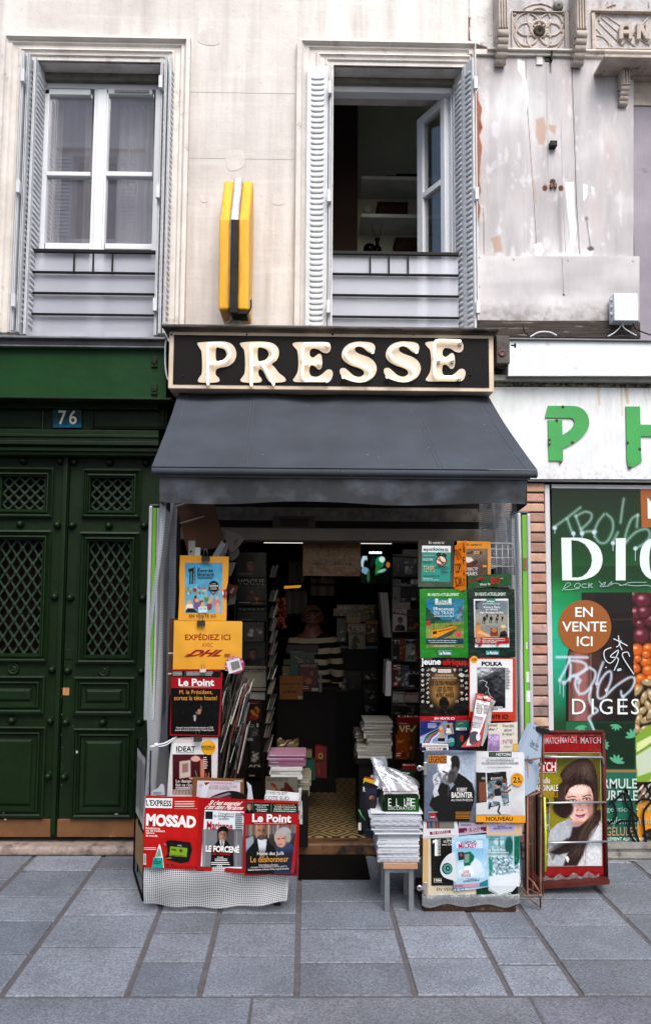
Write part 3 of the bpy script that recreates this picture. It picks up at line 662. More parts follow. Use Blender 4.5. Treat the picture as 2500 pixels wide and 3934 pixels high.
# ================================================================ RIGHT FACADE: carved painted timber front above the pharmacy
CHALK=M('chalky_timber_paint','#c9c4c0',.85,.16,4,.35,25,stretch=(1,1,.35),use_col=True)
fx=thing('timber_facade','pale cracked timber facade with carved flower frieze and scroll brackets','facade',(P(S(2160,600),0).x,0,2.9))
YP=-.01
zl2=P(B(1000,1585),0).z
def paint_board(nm,F,r_,nx,ny,fn,Y,th):
    x0,y0,x1,y1=r_;p=Pr(F,[(x0,y0),(x1,y0),(x1,y1),(x0,y1)],Y,th,'#c9c4c0',ik=lin);cv=Cv(x0,y0,x1,y1,nx,ny,'#b9b5b6');fn(cv);p.img(cv);return p
def fn_board(cv):
    cv.noise(.05,300);cv.spot('#d3d5d4',.1,1.4,.8);cv.noise(.035,160,.25,1.6);cv.spot('#b5aaa8',.5,2.2,.8);cv.noise(0,60,.5,1);cv.spot('#d9d9dc',.6,1.6,.5)
    for pts,c in(([(940,270),(944,480),(952,560),(965,760),(975,900),(992,1195)],'#70645f'),([(1155,270),(1162,500),(1170,700),(1178,950),(1192,1195)],'#3a302c'),([(1035,300),(1040,560),(1046,850)],'#998d88'),([(1105,560),(1112,860),(1128,1190)],'#9d928d'),([(742,980),(744,1195)],'#5a4f4a'),([(930,900),(934,1190)],'#aca19c')):
        cv.line([(x+random.uniform(-1,1),y)for x,y in pts],3,c,3)
    cv.pol([(700,425),(715,430),(718,470),(735,510),(728,560),(738,600),(722,640),(735,690),(728,760),(722,850),(730,900),(718,940),(728,980),(712,1085),(700,1085)],'#8d5840',4);cv.pol([(718,560),(735,600),(720,620)],'#6c3c28',4)
    for pts in([(900,275),(935,290),(938,360),(950,430),(945,520),(935,440),(930,370),(905,330)],[(1125,860),(1165,855),(1170,1000),(1178,1080),(1160,1200),(1140,1205),(1150,1100),(1135,980)],[(1210,865),(1230,870),(1228,920),(1212,945)],[(1248,875),(1262,885),(1255,920)],[(980,1150),(1010,1140),(1025,1180),(1010,1205),(985,1200)],[(1210,1180),(1260,1170),(1250,1200),(1215,1205)],[(1450,1130),(1458,1135),(1455,1150)]):cv.pol(pts,'#eff2f2',5)
    for pts in([(985,560),(1025,550),(1040,600),(1030,685),(1000,680),(985,630)],[(1045,585),(1085,590),(1080,640),(1050,610)],[(975,850),(985,840),(990,960),(980,950)],[(1020,850),(1045,870),(1035,905)],[(775,1120),(820,1105),(835,1185),(790,1190)]):cv.pol(pts,'#a98472',12,.6)
    cv.line([(1095,900),(1100,1050),(1105,1180)],16,'#8d8a8c',18,.7);cv.line([(1225,1030),(1240,1140),(1245,1170)],6,'#6a6360',8,.8);cv.ell(1245,1170,16,12,'#4a423e',8,0,.8);cv.ell(1225,1028,8,10,'#75706e',8)
    cv.line([(1053,260),(1056,340)],8,'#4d443f',10,.8)
    for x,y in((1030,885),(1105,885)):cv.ell(x,y,12,14,'#5b2f24',5)
    cv.ell(1066,855,14,14,'#3d2a22',6)
bp_=paint_board('b',B,(700,262,1446,1205),190,230,fn_board,YP,.05);bp_.obj('cracked_boarding',CHALK,fx)
mk=MB();c_=P(B(1063,690),YP);mk.box(c_.x-.022,YP-.045,c_.z-.018,c_.x+.022,YP,c_.z+.018);mk.obj('iron_stub',IRON,fx,.004)
mk=MB()
for x in(1058,1076):c_=P(B(x,878),YP);mk.box(c_.x-.009,YP-.02,c_.z-.014,c_.x+.009,YP,c_.z+.014)
mk.obj('brown_plugs',M('brown_plug','#6a4536',.7),fx,.002)
mk=MB();c_=P(B(1003,288),YP);mk.box(c_.x-.02,YP-.01,c_.z-.028,c_.x+.02,YP,c_.z+.028);c_=P(B(1040,278),YP);mk.box(c_.x-.016,YP-.006,c_.z-.018,c_.x+.016,YP,c_.z+.018,1);c_=P(B(1057,275),YP);mk.box(c_.x-.005,YP-.03,c_.z-.03,c_.x+.005,YP,c_.z+.035,1)
mk.obj('old_fixing',[TRIM,IRON],fx,.002)
def fn_low(cv):
    cv.noise(.05,200);cv.spot('#cbc9c6',.1,1.3,.6);cv.noise(.03,120,2.5,.5)
    t=np.clip((cv.Y-1400)/110,0,1)[...,None];cv.noise(0,25,.8,.8);k=np.clip(cv.n[...,None]*.5+.3,0,1)*t;cv.c=cv.c*(1-k*.55)+srgb('#6e675f')*k*.55
    cv.line([(1110,1215),(1117,1385)],4,'#7c7370',5,.8);cv.ell(1118,1386,5,5,'#2e2825',3)
    for x,y in((883,1222),(1138,1226),(720,1212),(1443,1230),(722,1350)):cv.ell(x,y,3.5,3.5,'#5a514c',2)
paint_board('b',B,(712,1205,1474,1508),150,70,fn_low,YP-.03,.05).obj('apron_board',CHALK,fx)
MB().pbox(B,712,1508,1480,1588,YP-.05,YP+.1).obj('rotten_sill',RAW,fx,.006)
def fn_fr(cv):
    cv.noise(.05,90,.5,1.3);cv.spot('#8c7f76',.3,1.8,.7);cv.pol([(770,-5),(880,-5),(885,200),(845,203),(800,180),(770,170)],'#d7d4d0',8)
    cv.pol([(760,70),(772,75),(766,120),(770,165),(800,185),(842,198),(842,206),(760,206)],'#4a3328',5);cv.noise(0,14);cv.spot('#3f352f',1.3,2.2,.6)
    for x in(995,1105):cv.line([(x,45),(x,205)],2,'#3e332d',2)
    for x in(1345,1365,1520):cv.line([(x,10),(x-3,40)],4,'#3d322c',5,.8)
pf=paint_board('b',K,(762,-90,1800,206),200,60,fn_fr,YP+.01,.06)
cvc=Cv(0,0,1,1,2,2);pf.obj('frieze',M('tan_carved_timber','#a39386',.85,.2,8,.5,40,use_col=True),fx)
CARV=M('carved_timber_paint','#b3a79c',.8,.3,10,.5,45,dirt='#5a4f48',dirt_at=(.58,.72),dirt_s=14)
def ring(b,F,cx,cy,r_,wd,Y,a0=0,a1=360,dep=.012):
    pts=[P(F(cx+r_*math.cos(R(a)),cy+r_*math.sin(R(a))),Y)for a in np.linspace(a0,a1,26)];b.tube(pts,wd,6)
fl=MB();YR=YP+.008
for k in range(6):a=R(60*k+30);ring(fl,K,1058+58*math.cos(a),124+42*math.sin(a),48,.008,YR)
ring(fl,K,1058,124,34,.012,YR);ring(fl,K,1058,124,108,.006,YR)
for x0,y0,x1,y1 in((945,45,1173,48),(945,202,1173,205),(945,48,950,202),(1168,48,1173,202)):fl.pbox(K,x0,y0,x1,y1,YR-.016,YR+.02)
for x,y in((956,60),(1160,60)):p=P(K(x,y),YR);fl.ell((p.x,YR,p.z),(.014,.01,.012))
fl.obj('flower_relief',CARV,fx)
p=P(K(1058,135),YR);MB().lathe((p.x,YR,p.z),(0,-1,-.1),[(.04,0),(.036,.02),(.022,.022),(.0,.006)],14).obj('broken_boss',M('dark_broken_timber','#3b2f28',.9,.4,20),fx)
p=P(K(1137,30),YR);MB().lathe((p.x,YR,p.z),(0,-1,0),[(.034,0),(.032,.02),(.024,.03),(.012,.026),(.01,.034),(0,.036)],16).obj('patera',M('grey_metal_patera','#6f6f68',.6),fx)
for x0,x1,yt,yb2 in((885,930,-90,128),(1212,1258,-90,132)):
    b=MB();X0,z0,X1,z1=rc(K,x0,yt,x1,yb2,YP-.12);w_=X1-X0
    b.box(X0,YP-.12,z0,X1,YP+.05,z1)
    for k in range(4):b.box(X0+w_*(.06+.24*k),YP-.135,z0+.01,X0+w_*(.20+.24*k),YP-.119,z1)
    zz=z0
    for k,(dd,h_)in enumerate(((.125,.035),(.11,.035),(.095,.032),(.075,.03),(.05,.02))):
        b.lathe((X0,YP-dd+.02,zz-h_/2),(1,0,0),[(0,0),(.03,0),(.03,w_),(0,w_)],12);b.box(X0+.002,YP-dd+.02,zz-h_,X1-.002,YP+.05,zz);zz-=h_
    b.obj('scroll_bracket',CARV,fx,.003)
for y0,y1,yy in((206,214,-.05),(214,236,-.03)):MB().pbox(K,764 if y0>206 else 845,y0,1800,y1,yy,.04).obj('ledge',TRIM,fx,.003)
fr_=MB();fr_.pbox(K,1282,40,1800,48,YR-.03,YR+.02);fr_.pbox(K,1282,48,1296,205,YR-.02,YR+.02);fr_.pbox(K,1296,200,1800,206,YR-.02,YR+.02)
for a,c_ in(((1310,95),(1420,205)),((1320,75),(1470,205)),((1345,70),(1520,190)),((1300,120),(1370,205)),((1530,60),(1400,200))):fr_.tube([P(K(*a),YR),P(K(*c_),YR)],.006,5)
ring(fr_,K,1380,90,70,.008,YR,180,270);ring(fr_,K,1300,205,55,.006,YR,-90,0)
fr_.obj('sunray_relief',CARV,fx)
for L,pts,ho in(('A',[(1396,163),(1396,115),(1404,98),(1418,93),(1438,94),(1450,105),(1453,163),(1436,163),(1436,140),(1413,140),(1413,163)],[[(1413,124),(1436,124),(1434,112),(1425,108),(1416,112)]]),('N',[(1470,163),(1470,95),(1488,95),(1506,128),(1506,95),(1524,95),(1524,163),(1508,163),(1488,130),(1487,163)],[])):
    b=MB();f2=lambda q:[(P(K(*a),YR-.03).x,P(K(*a),YR-.03).z)for a in q]
    b.prism([f2(pts)]+[f2(h)for h in ho],XZ(YR-.03),NF,.04);b.obj('raised_letter',M('cream_letter_paint','#b0a49a',.8,.25,14,.4,40),fx,.004)
MB().box(wx1+.003,.05,zb-.2,4.5,.3,6.6).obj('rear_wall',STONE,fx)
b=MB();b.pbox(B,1440,340,2200,372,YP-.02,YP+.2);b.pbox(B,1440,372,2200,500,YP+.02,YP+.055);b.obj('bay_head',CARV,fx)
MB().pbox(B,1446,500,2200,1600,YP+.03,YP+.055).obj('roller_blind',M('lavender_blind','#8d8790',.8,.25,2.5,.1,20,dirt='#3a2f2b',dirt_at=(.62,.8),dirt_s=2),fx)
cn=MB()
for x0,y0,y1,yy in((1310,262,276,-.2),(1318,276,292,-.17),(1335,292,312,-.12),(1350,312,330,-.06)):cn.pbox(B,x0,y0,2200,y1,yy,.05)
for x in(1455,1505,1560):cn.pbox(B,x-12,295,x+12,325,-.1,.05)
cn.obj('window_cornice',CARV,fx,.004)
b=MB();X0,z0,X1,z1=rc(B,1388,300,1428,400,-.08);b.box(X0,-.09,z0,X1,.02,z1)
for k in range(3):b.box(X0+.006+k*.018,-.1,z0+.01,X0+.014+k*.018,-.089,z1-.02)
for k in range(4):b.lathe((X0,-.06+k*.012,z0-.012-k*.025),(1,0,0),[(0,0),(.022,0),(.022,X1-X0),(0,X1-X0)],10)
b.obj('scroll_bracket',CARV,fx,.003)
# ================================================================ JUNCTION BOX AND CABLES
t=thing('junction_box','white electrical junction box with grey cables above the pharmacy sign','junction box',P(B(1410,1510),-.1))
WP=M('off_white_plastic','#d2d6da',.35,.08,6)
MB().pbox(B,1355,1378,1468,1508,-.15,-.06).obj('cover',WP,t,.006)
g_=MB()
for y in(1412,1445,1478):p=P(B(1349,y),-.11);g_.lathe(p,(-1,0,0),[(.014,-.01),(.014,.012),(.01,.016),(0,.016)],10)
g_.obj('cable_gland',WP,t)
def cable(F,pts,Y,r_,mat,label,grp='cables on the facade'):
    b=MB();ys=Y if isinstance(Y,(list,tuple))else[Y]*len(pts);q=[P(F(*p),y)for p,y in zip(pts,ys)]
    b.tube([Vector(k)for k in cr([tuple(k)for k in q],6,False)],r_,6);return tag(b.obj('cable',mat),label,'cable',grp)
WC=M('white_cable','#c8cbd0',.4);KC=M('black_cable','#1b1a1a',.4)
cable(B,[(1390,1510),(1385,1535),(1355,1565),(1325,1582)],-.1,.004,WC,'white cable dropping left from the junction box')
cable(B,[(1390,1510),(1400,1540),(1430,1562),(1460,1578)],-.11,.004,WC,'white cable dropping right from the junction box')
cable(B,[(1440,1512),(1455,1545),(1490,1562),(1540,1580)],-.1,.004,KC,'dark cable trailing right beside the junction box')
cable(B,[(925,1525),(935,1560),(965,1588)],-.09,.004,KC,'short dark cable on the rotten sill')
cable(B,[(960,1585),(1000,1563),(1050,1562),(1085,1578)],-.1,.005,WC,'curved white cable lying on the rotten sill')
# ================================================================ PHARMACY FRONT
ph=thing('pharmacy_front','white pharmacy shopfront with green sign letters and a brick pier','shopfront',(P(S(2250,2500),0).x,0,0))
pxl=P(X(-340,900),-.05).x
WS=M('dirty_white_sign','#dfe2e2',.45,.08,3,.1,20,use_col=True)
p=Pr(X,[(-130,22),(1900,30),(1900,386),(-130,378)],-.16,.15,'#d9dddd',ik=lin);cv=Cv(-130,22,1900,384,120,30,'#d3dada').noise(.02,200);cv.noise(0,40);cv.spot('#9a9491',1.5,2.6,.5);p.img(cv);p.obj('upper_band',WS,ph)
MB().pbox(X,-130,4,1900,22,-.18,.05).obj('band_cap',ZINC,ph,.003)
MB().pbox(X,-330,384,1900,440,-.12,.05).obj('grey_reveal',M('grey_reveal_paint','#8c8a84',.7,.3,12,.2,30),ph)
MB().pbox(X,-330,440,1900,500,-.07,.05).obj('mouldy_strip',M('mouldy_paint','#7a7667',.8,.4,30,.3,60,dirt='#191510',dirt_at=(.46,.56),dirt_s=40),ph)
def fn_fas(cv):
    cv.noise(.02,220);cv.noise(.02,120,.3,2.2);cv.spot('#b9aeb4',.6,2.2,.5)
    for x,y0,y1,w_,a in((795,500,680,16,.6),(780,505,640,8,.4),(1030,500,790,12,.75),(1085,500,660,22,.75),(1070,510,620,10,.7),(990,500,560,8,.5),(1268,500,640,12,.55),(1305,500,590,10,.6),(650,500,720,10,.3),(1560,500,720,20,.6)):cv.line([(x,y0),(x+3,(y0+y1)/2),(x+8,y1)],w_,'#b98558',w_*1.2,a)
    for x in(870,920,980,1500):cv.line([(x,620),(x+6,1200)],22,'#b7b0bb',26,.4)
    cv.noise(0,30,.8,.8);k=np.clip((cv.Y-1250)/200,0,1)[...,None]*np.clip(cv.n[...,None]*.4+.2,0,1);cv.c=cv.c*(1-k*.5)+srgb('#938c96')*k*.5
p=Pr(X,[(-330,500),(1900,506),(1900,1452),(-330,1440)],-.06,.11,'#d9dddd',ik=lin);cv=Cv(-330,503,1900,1446,170,90,'#d2d6d6');fn_fas(cv);p.img(cv);p.obj('fascia',WS,ph)
GL=M('green_sign_acrylic','#2a8f3e',.35,.16,5,.05,20)
def letter(F,pts,Y,th,mat,par,nm='letter',ho=(),bv=.002):
    f2=lambda q:[(P(F(*a),Y).x,P(F(*a),Y).z)for a in q]
    b=MB();b.prism([f2(pts)]+[f2(h)for h in ho],XZ(Y),NF,th);return b.obj(nm,mat,par,bv)
letter(X,[(278,692),(520,692),(570,697),(610,710),(640,728),(665,755),(685,785),(698,830),(702,870),(697,905),(680,945),(655,980),(630,1008),(585,1048),(540,1078),(485,1108),(432,1133),(434,1258),(288,1258),(277,838),(423,838),(427,990),(470,965),(510,935),(535,905),(548,875),(547,850),(538,833),(525,823),(510,819),(248,815)],-.072,.012,GL,ph)
letter(X,[(1077,698),(1223,698),(1228,884),(1600,888),(1600,700),(1740,700),(1740,1258),(1600,1258),(1600,1010),(1232,1008),(1233,1120),(1236,1190),(1243,1268),(1112,1345),(1098,1310),(1090,1270),(1086,1210)],-.072,.012,GL,ph)
b=MB()
for x,y in((432,702),(368,841),(291,1040),(291,1085),(528,1068),(408,1272),(1095,1070),(1222,1135),(1118,1325)):p_=P(X(x,y),-.074);b.ell((p_.x,-.074,p_.z),(.009,.007,.009),8,5)
b.obj('rusty_screws',M('rusty_screw','#4a4038',.6),ph)
b=MB();b.pbox(X,70,1446,1900,1476,-.05,.05);b.obj('fascia_trim',ZINC,ph)
MB().pbox(X,60,1476,1900,1512,-.0,.08).obj('rotten_strip',M('rusty_black_strip','#2a201b',.9,.5,20,.5,40),ph)
RF=M('rusty_grey_frame','#b9b9bc',.55,.12,6,.1,30,dirt='#7c5a40',dirt_at=(.66,.72),dirt_s=10)
fm=MB();X0,z0,X1,z1=rc(R7,478,150,524,3000,-.0);fm.box(X0,-.012,.2,X1,.06,z1);fm.pbox(R7,524,152,2200,190,-.01,.06);fm.obj('window_frame',RF,ph,.003)
bk=MB();mt=MB();zt_=P(X(160,1478),.0).z;bx0_,bx1_=P(R7(215,1200),.0).x,P(R7(478,1200),.0).x
mt.box(bx0_-.1,.006,0,bx1_,.2,zt_);pitch=93.5/2.408/FPX*4.87;z=0.01
MORT=M('brick_mortar','#5c4f49',.95,.3,20,.5,60)
def bpat():
    m,t,b=new_mat('sandy_facing_brick');v=coords(t);g=ramp(t,noise(t,v,9,6,.7),[(.3,(.62,)*3),(.7,(1.2,)*3)]);c=mixc(t,1,attr(t),g,'MULTIPLY')
    c=mixc(t,ramp(t,noise(t,v,5,5,.65),[(.56,(0,0,0)),(.68,(.8,)*3)]),c,lin('#4d4546'));c=mixc(t,ramp(t,noise(t,v,90,3,.8),[(.66,(0,0,0)),(.7,(.8,)*3)]),c,lin('#3d332e'))
    t.links.new(c,b.inputs['Base Color']);b.inputs['Roughness'].default_value=.85;bump(t,b,noise(t,v,60,6,.75),.6,.008);return m
while z<zt_-.02:
    j=random.uniform(-.004,.004);bk.box(bx0_-.1,-.012+random.uniform(-.003,.003),z,bx1_-random.uniform(0.002,.008),.05,z+pitch*.83+j*.5,0,random.choice(['#b58b78','#a87a66','#bd967f','#a4806f','#b08f84','#8f746b','#c09c86']));z+=pitch
pier=bk.obj('brick_pier',bpat(),ph,.006);mt.obj('mortar',MORT,pier)
sl2=MB()
for y0,y1,yy,in((1490,1530,-.03),(1530,1560,-.05),(1560,1600,-.03),(1600,1640,-.06),(1640,1665,-.08)):sl2.pbox(W4,150,y0,2200,y1,yy,.1)
X0,z0,X1,z1=rc(W4,150,1650,2200,1664,-.06)
sl2.box(X0,-.1,0,X1+1,.1,z0);sl2.obj('window_sill',M('grimy_aluminium','#8c8a86',.5,.35,12,.2,30,metal=.4,dirt='#2a2523',dirt_at=(.58,.7),dirt_s=10),ph,.003)
MB().box(X0,.05,.1,X1+1,.1,2.2).obj('dark_backing',DARK,ph)
MB().pbox(W4,150,1432,2200,1492,.0,.04).obj('green_skirt',M('deep_green_strip','#1f3f22',.5,.2,8),ph)
# ================================================================ LIGHT BOX SIGN
t=thing('lightbox_sign','yellow projecting light box sign edge on between the two upper windows','sign',P(A(1105,1460),-.25))
YS=-.36
YEL=M('yellow_sign_plastic','#e8a818',.4,.14,5,.05,20,dirt='#c08a10',dirt_at=(.5,.74),dirt_s=7,stretch=(3,3,.5));YEL2=YEL
def hexside(x0,x1,yo,mat,nm):
    za,zm_,zb2=P(A(1105,843),YS+.18).z,P(A(1105,1035),YS).z,P(A(1105,1456),YS+.03).z
    pr_=[(YS-yo+.03,zb2),(YS-yo,zm_),(YS+.2-yo,za+yo),(YS+.3,za+yo),(YS+.33,zm_),(YS+.3,zb2)]
    b=MB();b.prism([pr_],lambda y,z:Vector((x1,y,z)),Vector((1,0,0)),x1-x0);return b.obj(nm,mat,t,.012,seg=3)
xs_=[P(A(x,1100),YS).x for x in(1031,1081,1122,1172)]
hexside(xs_[0],xs_[1]-.001,0,YEL,'yellow_face');hexside(xs_[2]+.001,xs_[3],0,YEL2,'yellow_face')
def band():
    m,t_,b=new_mat('aluminium_band');g=t_.nodes.new('ShaderNodeNewGeometry');v=coords(t_);c=ramp(t_,noise(t_,v,14,6,.7),[(.35,(.6,)*3),(.7,(1.2,)*3)])
    t_.links.new(mixc(t_,1,(.55,.57,.62),c,'MULTIPLY'),b.inputs['Base Color']);b.inputs['Metallic'].default_value=.6;b.inputs['Roughness'].default_value=.45;return m
hexside(xs_[1],xs_[2],.016,band(),'edge_band')
zm_,zb2=P(A(1105,1030),YS).z,P(A(1105,1478),YS).z
b=MB();xx0,xx1=P(A(1083,1200),YS-.03).x,P(A(1121,1200),YS-.03).x;b.box(xx0,YS-.03,zb2,xx1,YS-.012,zm_-.015);b.obj('grimy_edge_strip',M('grimy_black_strip','#211d18',.5,.5,12,.2,30,dirt='#6e6a5c',dirt_at=(.66,.76),dirt_s=8),t,.004)
MB().pbox(A,1088,1458,1160,1474,YS+.02,YS+.15).obj('end_cap',IRON,t)
MB().pbox(A,1130,1100,1150,1300,YS+.33,.02).obj('wall_bracket',M('grey_bracket','#a3a39f',.6),t)
cable(A,[(1180,1410),(1178,1450),(1150,1490),(1115,1503),(1092,1490)],-.3,.005,KC,'grey looped cable under the yellow light box sign',None)
cable(A,[(1092,1490),(1080,1510),(1052,1530)],[-.3,-.25,-.2],.004,WC,'white cable pair running from the yellow sign to the ledge',None)
# ================================================================ NEON SHOP SIGN
t=thing('shop_sign','long black sign reading PRESSE in cream letters with lit neon tubes','sign',P(Z(780,917),-.2))
YN=-.24
MB().pbox(E,33,42,1478,300,YN,-.0).obj('cream_frame',M('aged_cream_paint','#cbb7a2',.5,.22,7,.1,30,dirt='#8d7460',dirt_at=(.6,.76),dirt_s=7),t,.004)
MB().pbox(E,54,62,1457,281,YN-.004,YN).obj('black_board',M('black_sign_board','#0b0807',.6,.4,6,spec=.15),t)
cp=MB();cp.pbox(E,0,12,1505,26,YN-.06,0);cp.pbox(E,12,26,1492,42,YN-.025,0);cp.obj('cornice_cap',M('weathered_dark_cap','#544c48',.7,.5,18,.5,30,stretch=(.4,1,3),dirt='#1a1411',dirt_at=(.5,.6),dirt_s=10),t,.008)
sc_=MB()
for x in(46,381,762,1121,1461):p_=P(E(x,52),YN-.001);sc_.lathe(p_,(0,-1,0),[(.006,0),(.006,.003),(0,.004)],8)
for x,y in((98,238),(1373,233)):p_=P(E(x,y),YN-.006);sc_.lathe(p_,(0,-1,0),[(.006,0),(.006,.003),(0,.004)],8)
sc_.obj('screws',IRON,t)
CRM=M('cream_letter_face','#cdbca8',.45,.12,7,.05,20,dirt='#a08568',dirt_at=(.62,.8),dirt_s=6)
NEON=emis('lit_neon_glass','#fff0d6',.62)
Pl=[(160,92),(175,87),(220,84),(270,83),(305,90),(326,110),(334,140),(324,172),(297,193),(258,201),(243,212),(243,232),(257,247),(256,262),(225,267),(175,266),(163,258),(169,243),(180,225),(182,180),(179,130),(170,112)]
Ph=[(244,114),(262,112),(282,120),(290,142),(281,160),(264,170),(244,166)]
Rl=[(350,92),(365,87),(410,84),(455,84),(495,91),(519,112),(523,140),(513,166),(492,184),(504,198),(525,225),(546,241),(554,255),(542,264),(490,266),(472,252),(454,217),(441,207),(432,214),(434,234),(445,248),(445,262),(420,267),(365,265),(352,255),(360,242),(371,222),(373,170),(368,122),(356,106)]
Rh=[(431,114),(453,112),(471,122),(478,142),(468,160),(450,169),(431,166)]
El=[(584,95),(600,87),(660,86),(735,86),(752,99),(751,123),(737,135),(717,131),(697,118),(673,115),(662,125),(661,145),(672,155),(684,150),(700,138),(712,145),(716,178),(711,202),(698,208),(684,194),(668,189),(660,200),(659,222),(669,237),(692,240),(716,228),(738,209),(757,211),(763,230),(753,256),(732,264),(660,264),(600,264),(586,255),(595,240),(607,215),(610,170),(605,125),(593,110)]
Sl=[(930,88),(947,98),(951,118),(939,134),(921,131),(900,113),(880,105),(863,111),(862,124),(880,138),(925,155),(950,178),(958,207),(946,238),(917,260),(880,266),(840,259),(806,241),(794,221),(797,205),(815,202),(835,217),(855,234),(880,241),(899,232),(900,217),(885,204),(842,189),(813,170),(802,145),(811,115),(835,94),(870,84),(905,85)]
tubes={'P':[[(207,265),(207,180),(207,105),(218,94),(250,94),(278,98),(300,118),(304,143),(290,165),(258,177),(222,178)]],
         'R':[[(400,270),(400,180),(400,108),(412,98),(465,98),(490,113),(499,140),(486,165),(458,178),(415,183)],[(448,184),(466,210),(484,245),(498,270)]],
         'E':[[(740,96),(690,94),(645,94),(632,103),(628,130),(628,160),(638,175),(665,178),(705,176)],[(642,178),(630,188),(629,235),(636,252),(660,256),(735,257)]],
         'S':[[(940,128),(920,108),(880,98),(842,105),(821,130),(832,157),(870,178),(912,196),(931,217),(920,245),(886,260),(840,252),(810,240)]]}
for ch_,dx,dy,hol in(('P',0,0,Ph),('R',0,0,Rh),('E',0,0,None),('S',0,0,None),('S',196,-1,None),('E',590,-3,None)):
    src={'P':Pl,'R':Rl,'E':El,'S':Sl}[ch_];mv=lambda q:[(x+dx,y+dy)for x,y in q]
    lt_=letter(E,cr(mv(src),4),YN-.012,.007,CRM,t,'letter',[cr(mv(hol),4)]if hol else(),.0012)
    tb=MB();last=dx==590
    for q in tubes[ch_]:
        pts=[P(E(x+dx-(4 if last else 0),y+dy-(12 if last else 0)),YN-.038)for x,y in q];pts=[pts[0]+Vector((0,.024,0))]+pts+[pts[-1]+Vector((0,.024,0))]
        tb.tube([Vector(k)for k in cr([tuple(k)for k in pts],5,False)],.0085,8)
    tb.obj('neon_tube',NEON,lt_)
    for q in tubes[ch_]:
        for e in(q[0],q[-1]):p_=P(E(e[0]+dx,e[1]+dy),YN-.025);MB().tube([p_+Vector((0,-.008,0)),p_+Vector((0,.01,0))],.011,8).obj('electrode',M('grey_electrode','#8b8680',.4),lt_)
t2=thing('alarm_box','grey weathered box with cables beside the right end of the PRESSE sign','electrical box',P(D(840,240),-.16))
MB().pbox(D,803,108,866,240,-.2,-.02).obj('housing',M('weathered_grey_wood','#4e4946',.8,.4,14,.5,30),t2,.006)
p_=P(D(828,192),-.2);MB().lathe(p_,(0,-1,0),[(.022,0),(.022,.006),(.014,.01),(.012,.006),(0,.008)],14).obj('round_lock',M('rusty_lock','#5a3a34',.6),t2)
p_=P(D(868,158),-.15);MB().lathe(p_,(1,0,0),[(.012,0),(.012,.02),(.018,.02),(.018,.03),(0,.03)],10).obj('side_nut',IRON,t2)
cable(CC,[(785,120),(778,160),(778,240),(783,290),(792,320)],-.15,.005,WC,'white cable looping beside the left end of the PRESSE sign',None)
cable(D,[(800,255),(830,265),(850,250),(858,238)],-.17,.005,KC,'black cables hanging under the grey box beside the PRESSE sign',None)
for y in(232,362):
    b=MB();b.pbox(CC,712,y-26,740,y+24,-.105,-.09)
    p_=P(CC(727,y),-.105);b.lathe(p_,(0,-1,0),[(.016,0),(.014,.008),(.006,.006),(0,.01)],10);b.obj('iron_bracket_plate',GREEN,dr,.002)
# ================================================================ AWNING
aw=thing('awning','dark grey canvas awning with a faded valance over the newsstand','awning',P(Z(800,1180),-.5))
YA=-.93
def canvas():
    m,t,b=new_mat('charcoal_canvas');v=coords(t);c=mixc(t,ramp(t,noise(t,v,2.5,6,.6),[(.3,(0,0,0)),(.7,(1,1,1))]),lin('#262a30'),lin('#363d47'))
    c=mixc(t,ramp(t,noise(t,v,400,2,.8),[(.5,(0,0,0)),(.8,(.35,)*3)]),c,lin('#5a5d65'))
    vo=t.nodes.new('ShaderNodeTexVoronoi');vo.inputs['Scale'].default_value=19;t.links.new(v,vo.inputs['Vector']);k=ramp(t,vo.outputs['Distance'],[(.06,(1,1,1)),(.11,(0,0,0))])
    k=mixc(t,1,k,ramp(t,noise(t,v,4,5),[(.55,(0,0,0)),(.62,(.8,.8,.8))]),'MULTIPLY');c=mixc(t,k,c,lin('#96958f'))
    t.links.new(c,b.inputs['Base Color']);b.inputs['Roughness'].default_value=.85;bump(t,b,noise(t,v,500,2),.2,.003);return m
CAN=canvas()
tl,tr_=P(Z(424,912),-.06),P(Z(1142,912),-.06);bl,br=P(Z(357,1096),YA),P(Z(1263,1106),YA)
zf=(bl.z+br.z)/2
def top(u,v):
    x=(tl.x+(tr_.x-tl.x)*u)*(1-v)+(bl.x+(br.x-bl.x)*u)*v;y=-.06+(YA+.06)*v;z=tl.z+(zf-tl.z)*v
    s=math.sin(math.pi*v);z-=.030*s*(1-.5*abs(2*u-1))+.010*s*math.sin(u*14)+.006*math.sin(u*33+v*4)*s+.008*math.exp(-((u-.58-.06*v)/.03)**2)*s+.012*math.exp(-((v-.1)/.08)**2)*math.sin(u*19)
    return(x,y,z)
b=MB();b.surf(top,60,24)
nb=12
for k in range(1):b.surf(lambda u,v:(bl.x+(br.x-bl.x)*u,YA+.02-.022*math.sin(v*math.pi),zf-.018+.02*math.cos(v*math.pi)-.0),40,8)
b.obj('canopy',CAN,aw)
for us in(.235,.245,.745,.755,.03,.97):
    st=MB();st.tube([Vector(top(us,v))+Vector((0,-.001,.0015))for v in np.linspace(.02,.99,14)],.0012,4)
    st.obj('seam_stitching',M('pale_thread','#55585f',.9),aw)
def valmat():
    m,t,b=new_mat('faded_valance');v=coords(t);vs_=coords(t,(1.6,1,2.6));c=mixc(t,ramp(t,noise(t,vs_,3.2,5,.55),[(.46,(0,0,0)),(.72,(.75,)*3)]),lin('#24272a'),lin('#4c525c'))
    n2=ramp(t,noise(t,coords(t,(2,1,.5)),7,6,.7),[(.3,(.8,)*3),(.7,(1.15,)*3)])
    t.links.new(mixc(t,1,c,n2,'MULTIPLY'),b.inputs['Base Color']);b.inputs['Roughness'].default_value=.9;return m
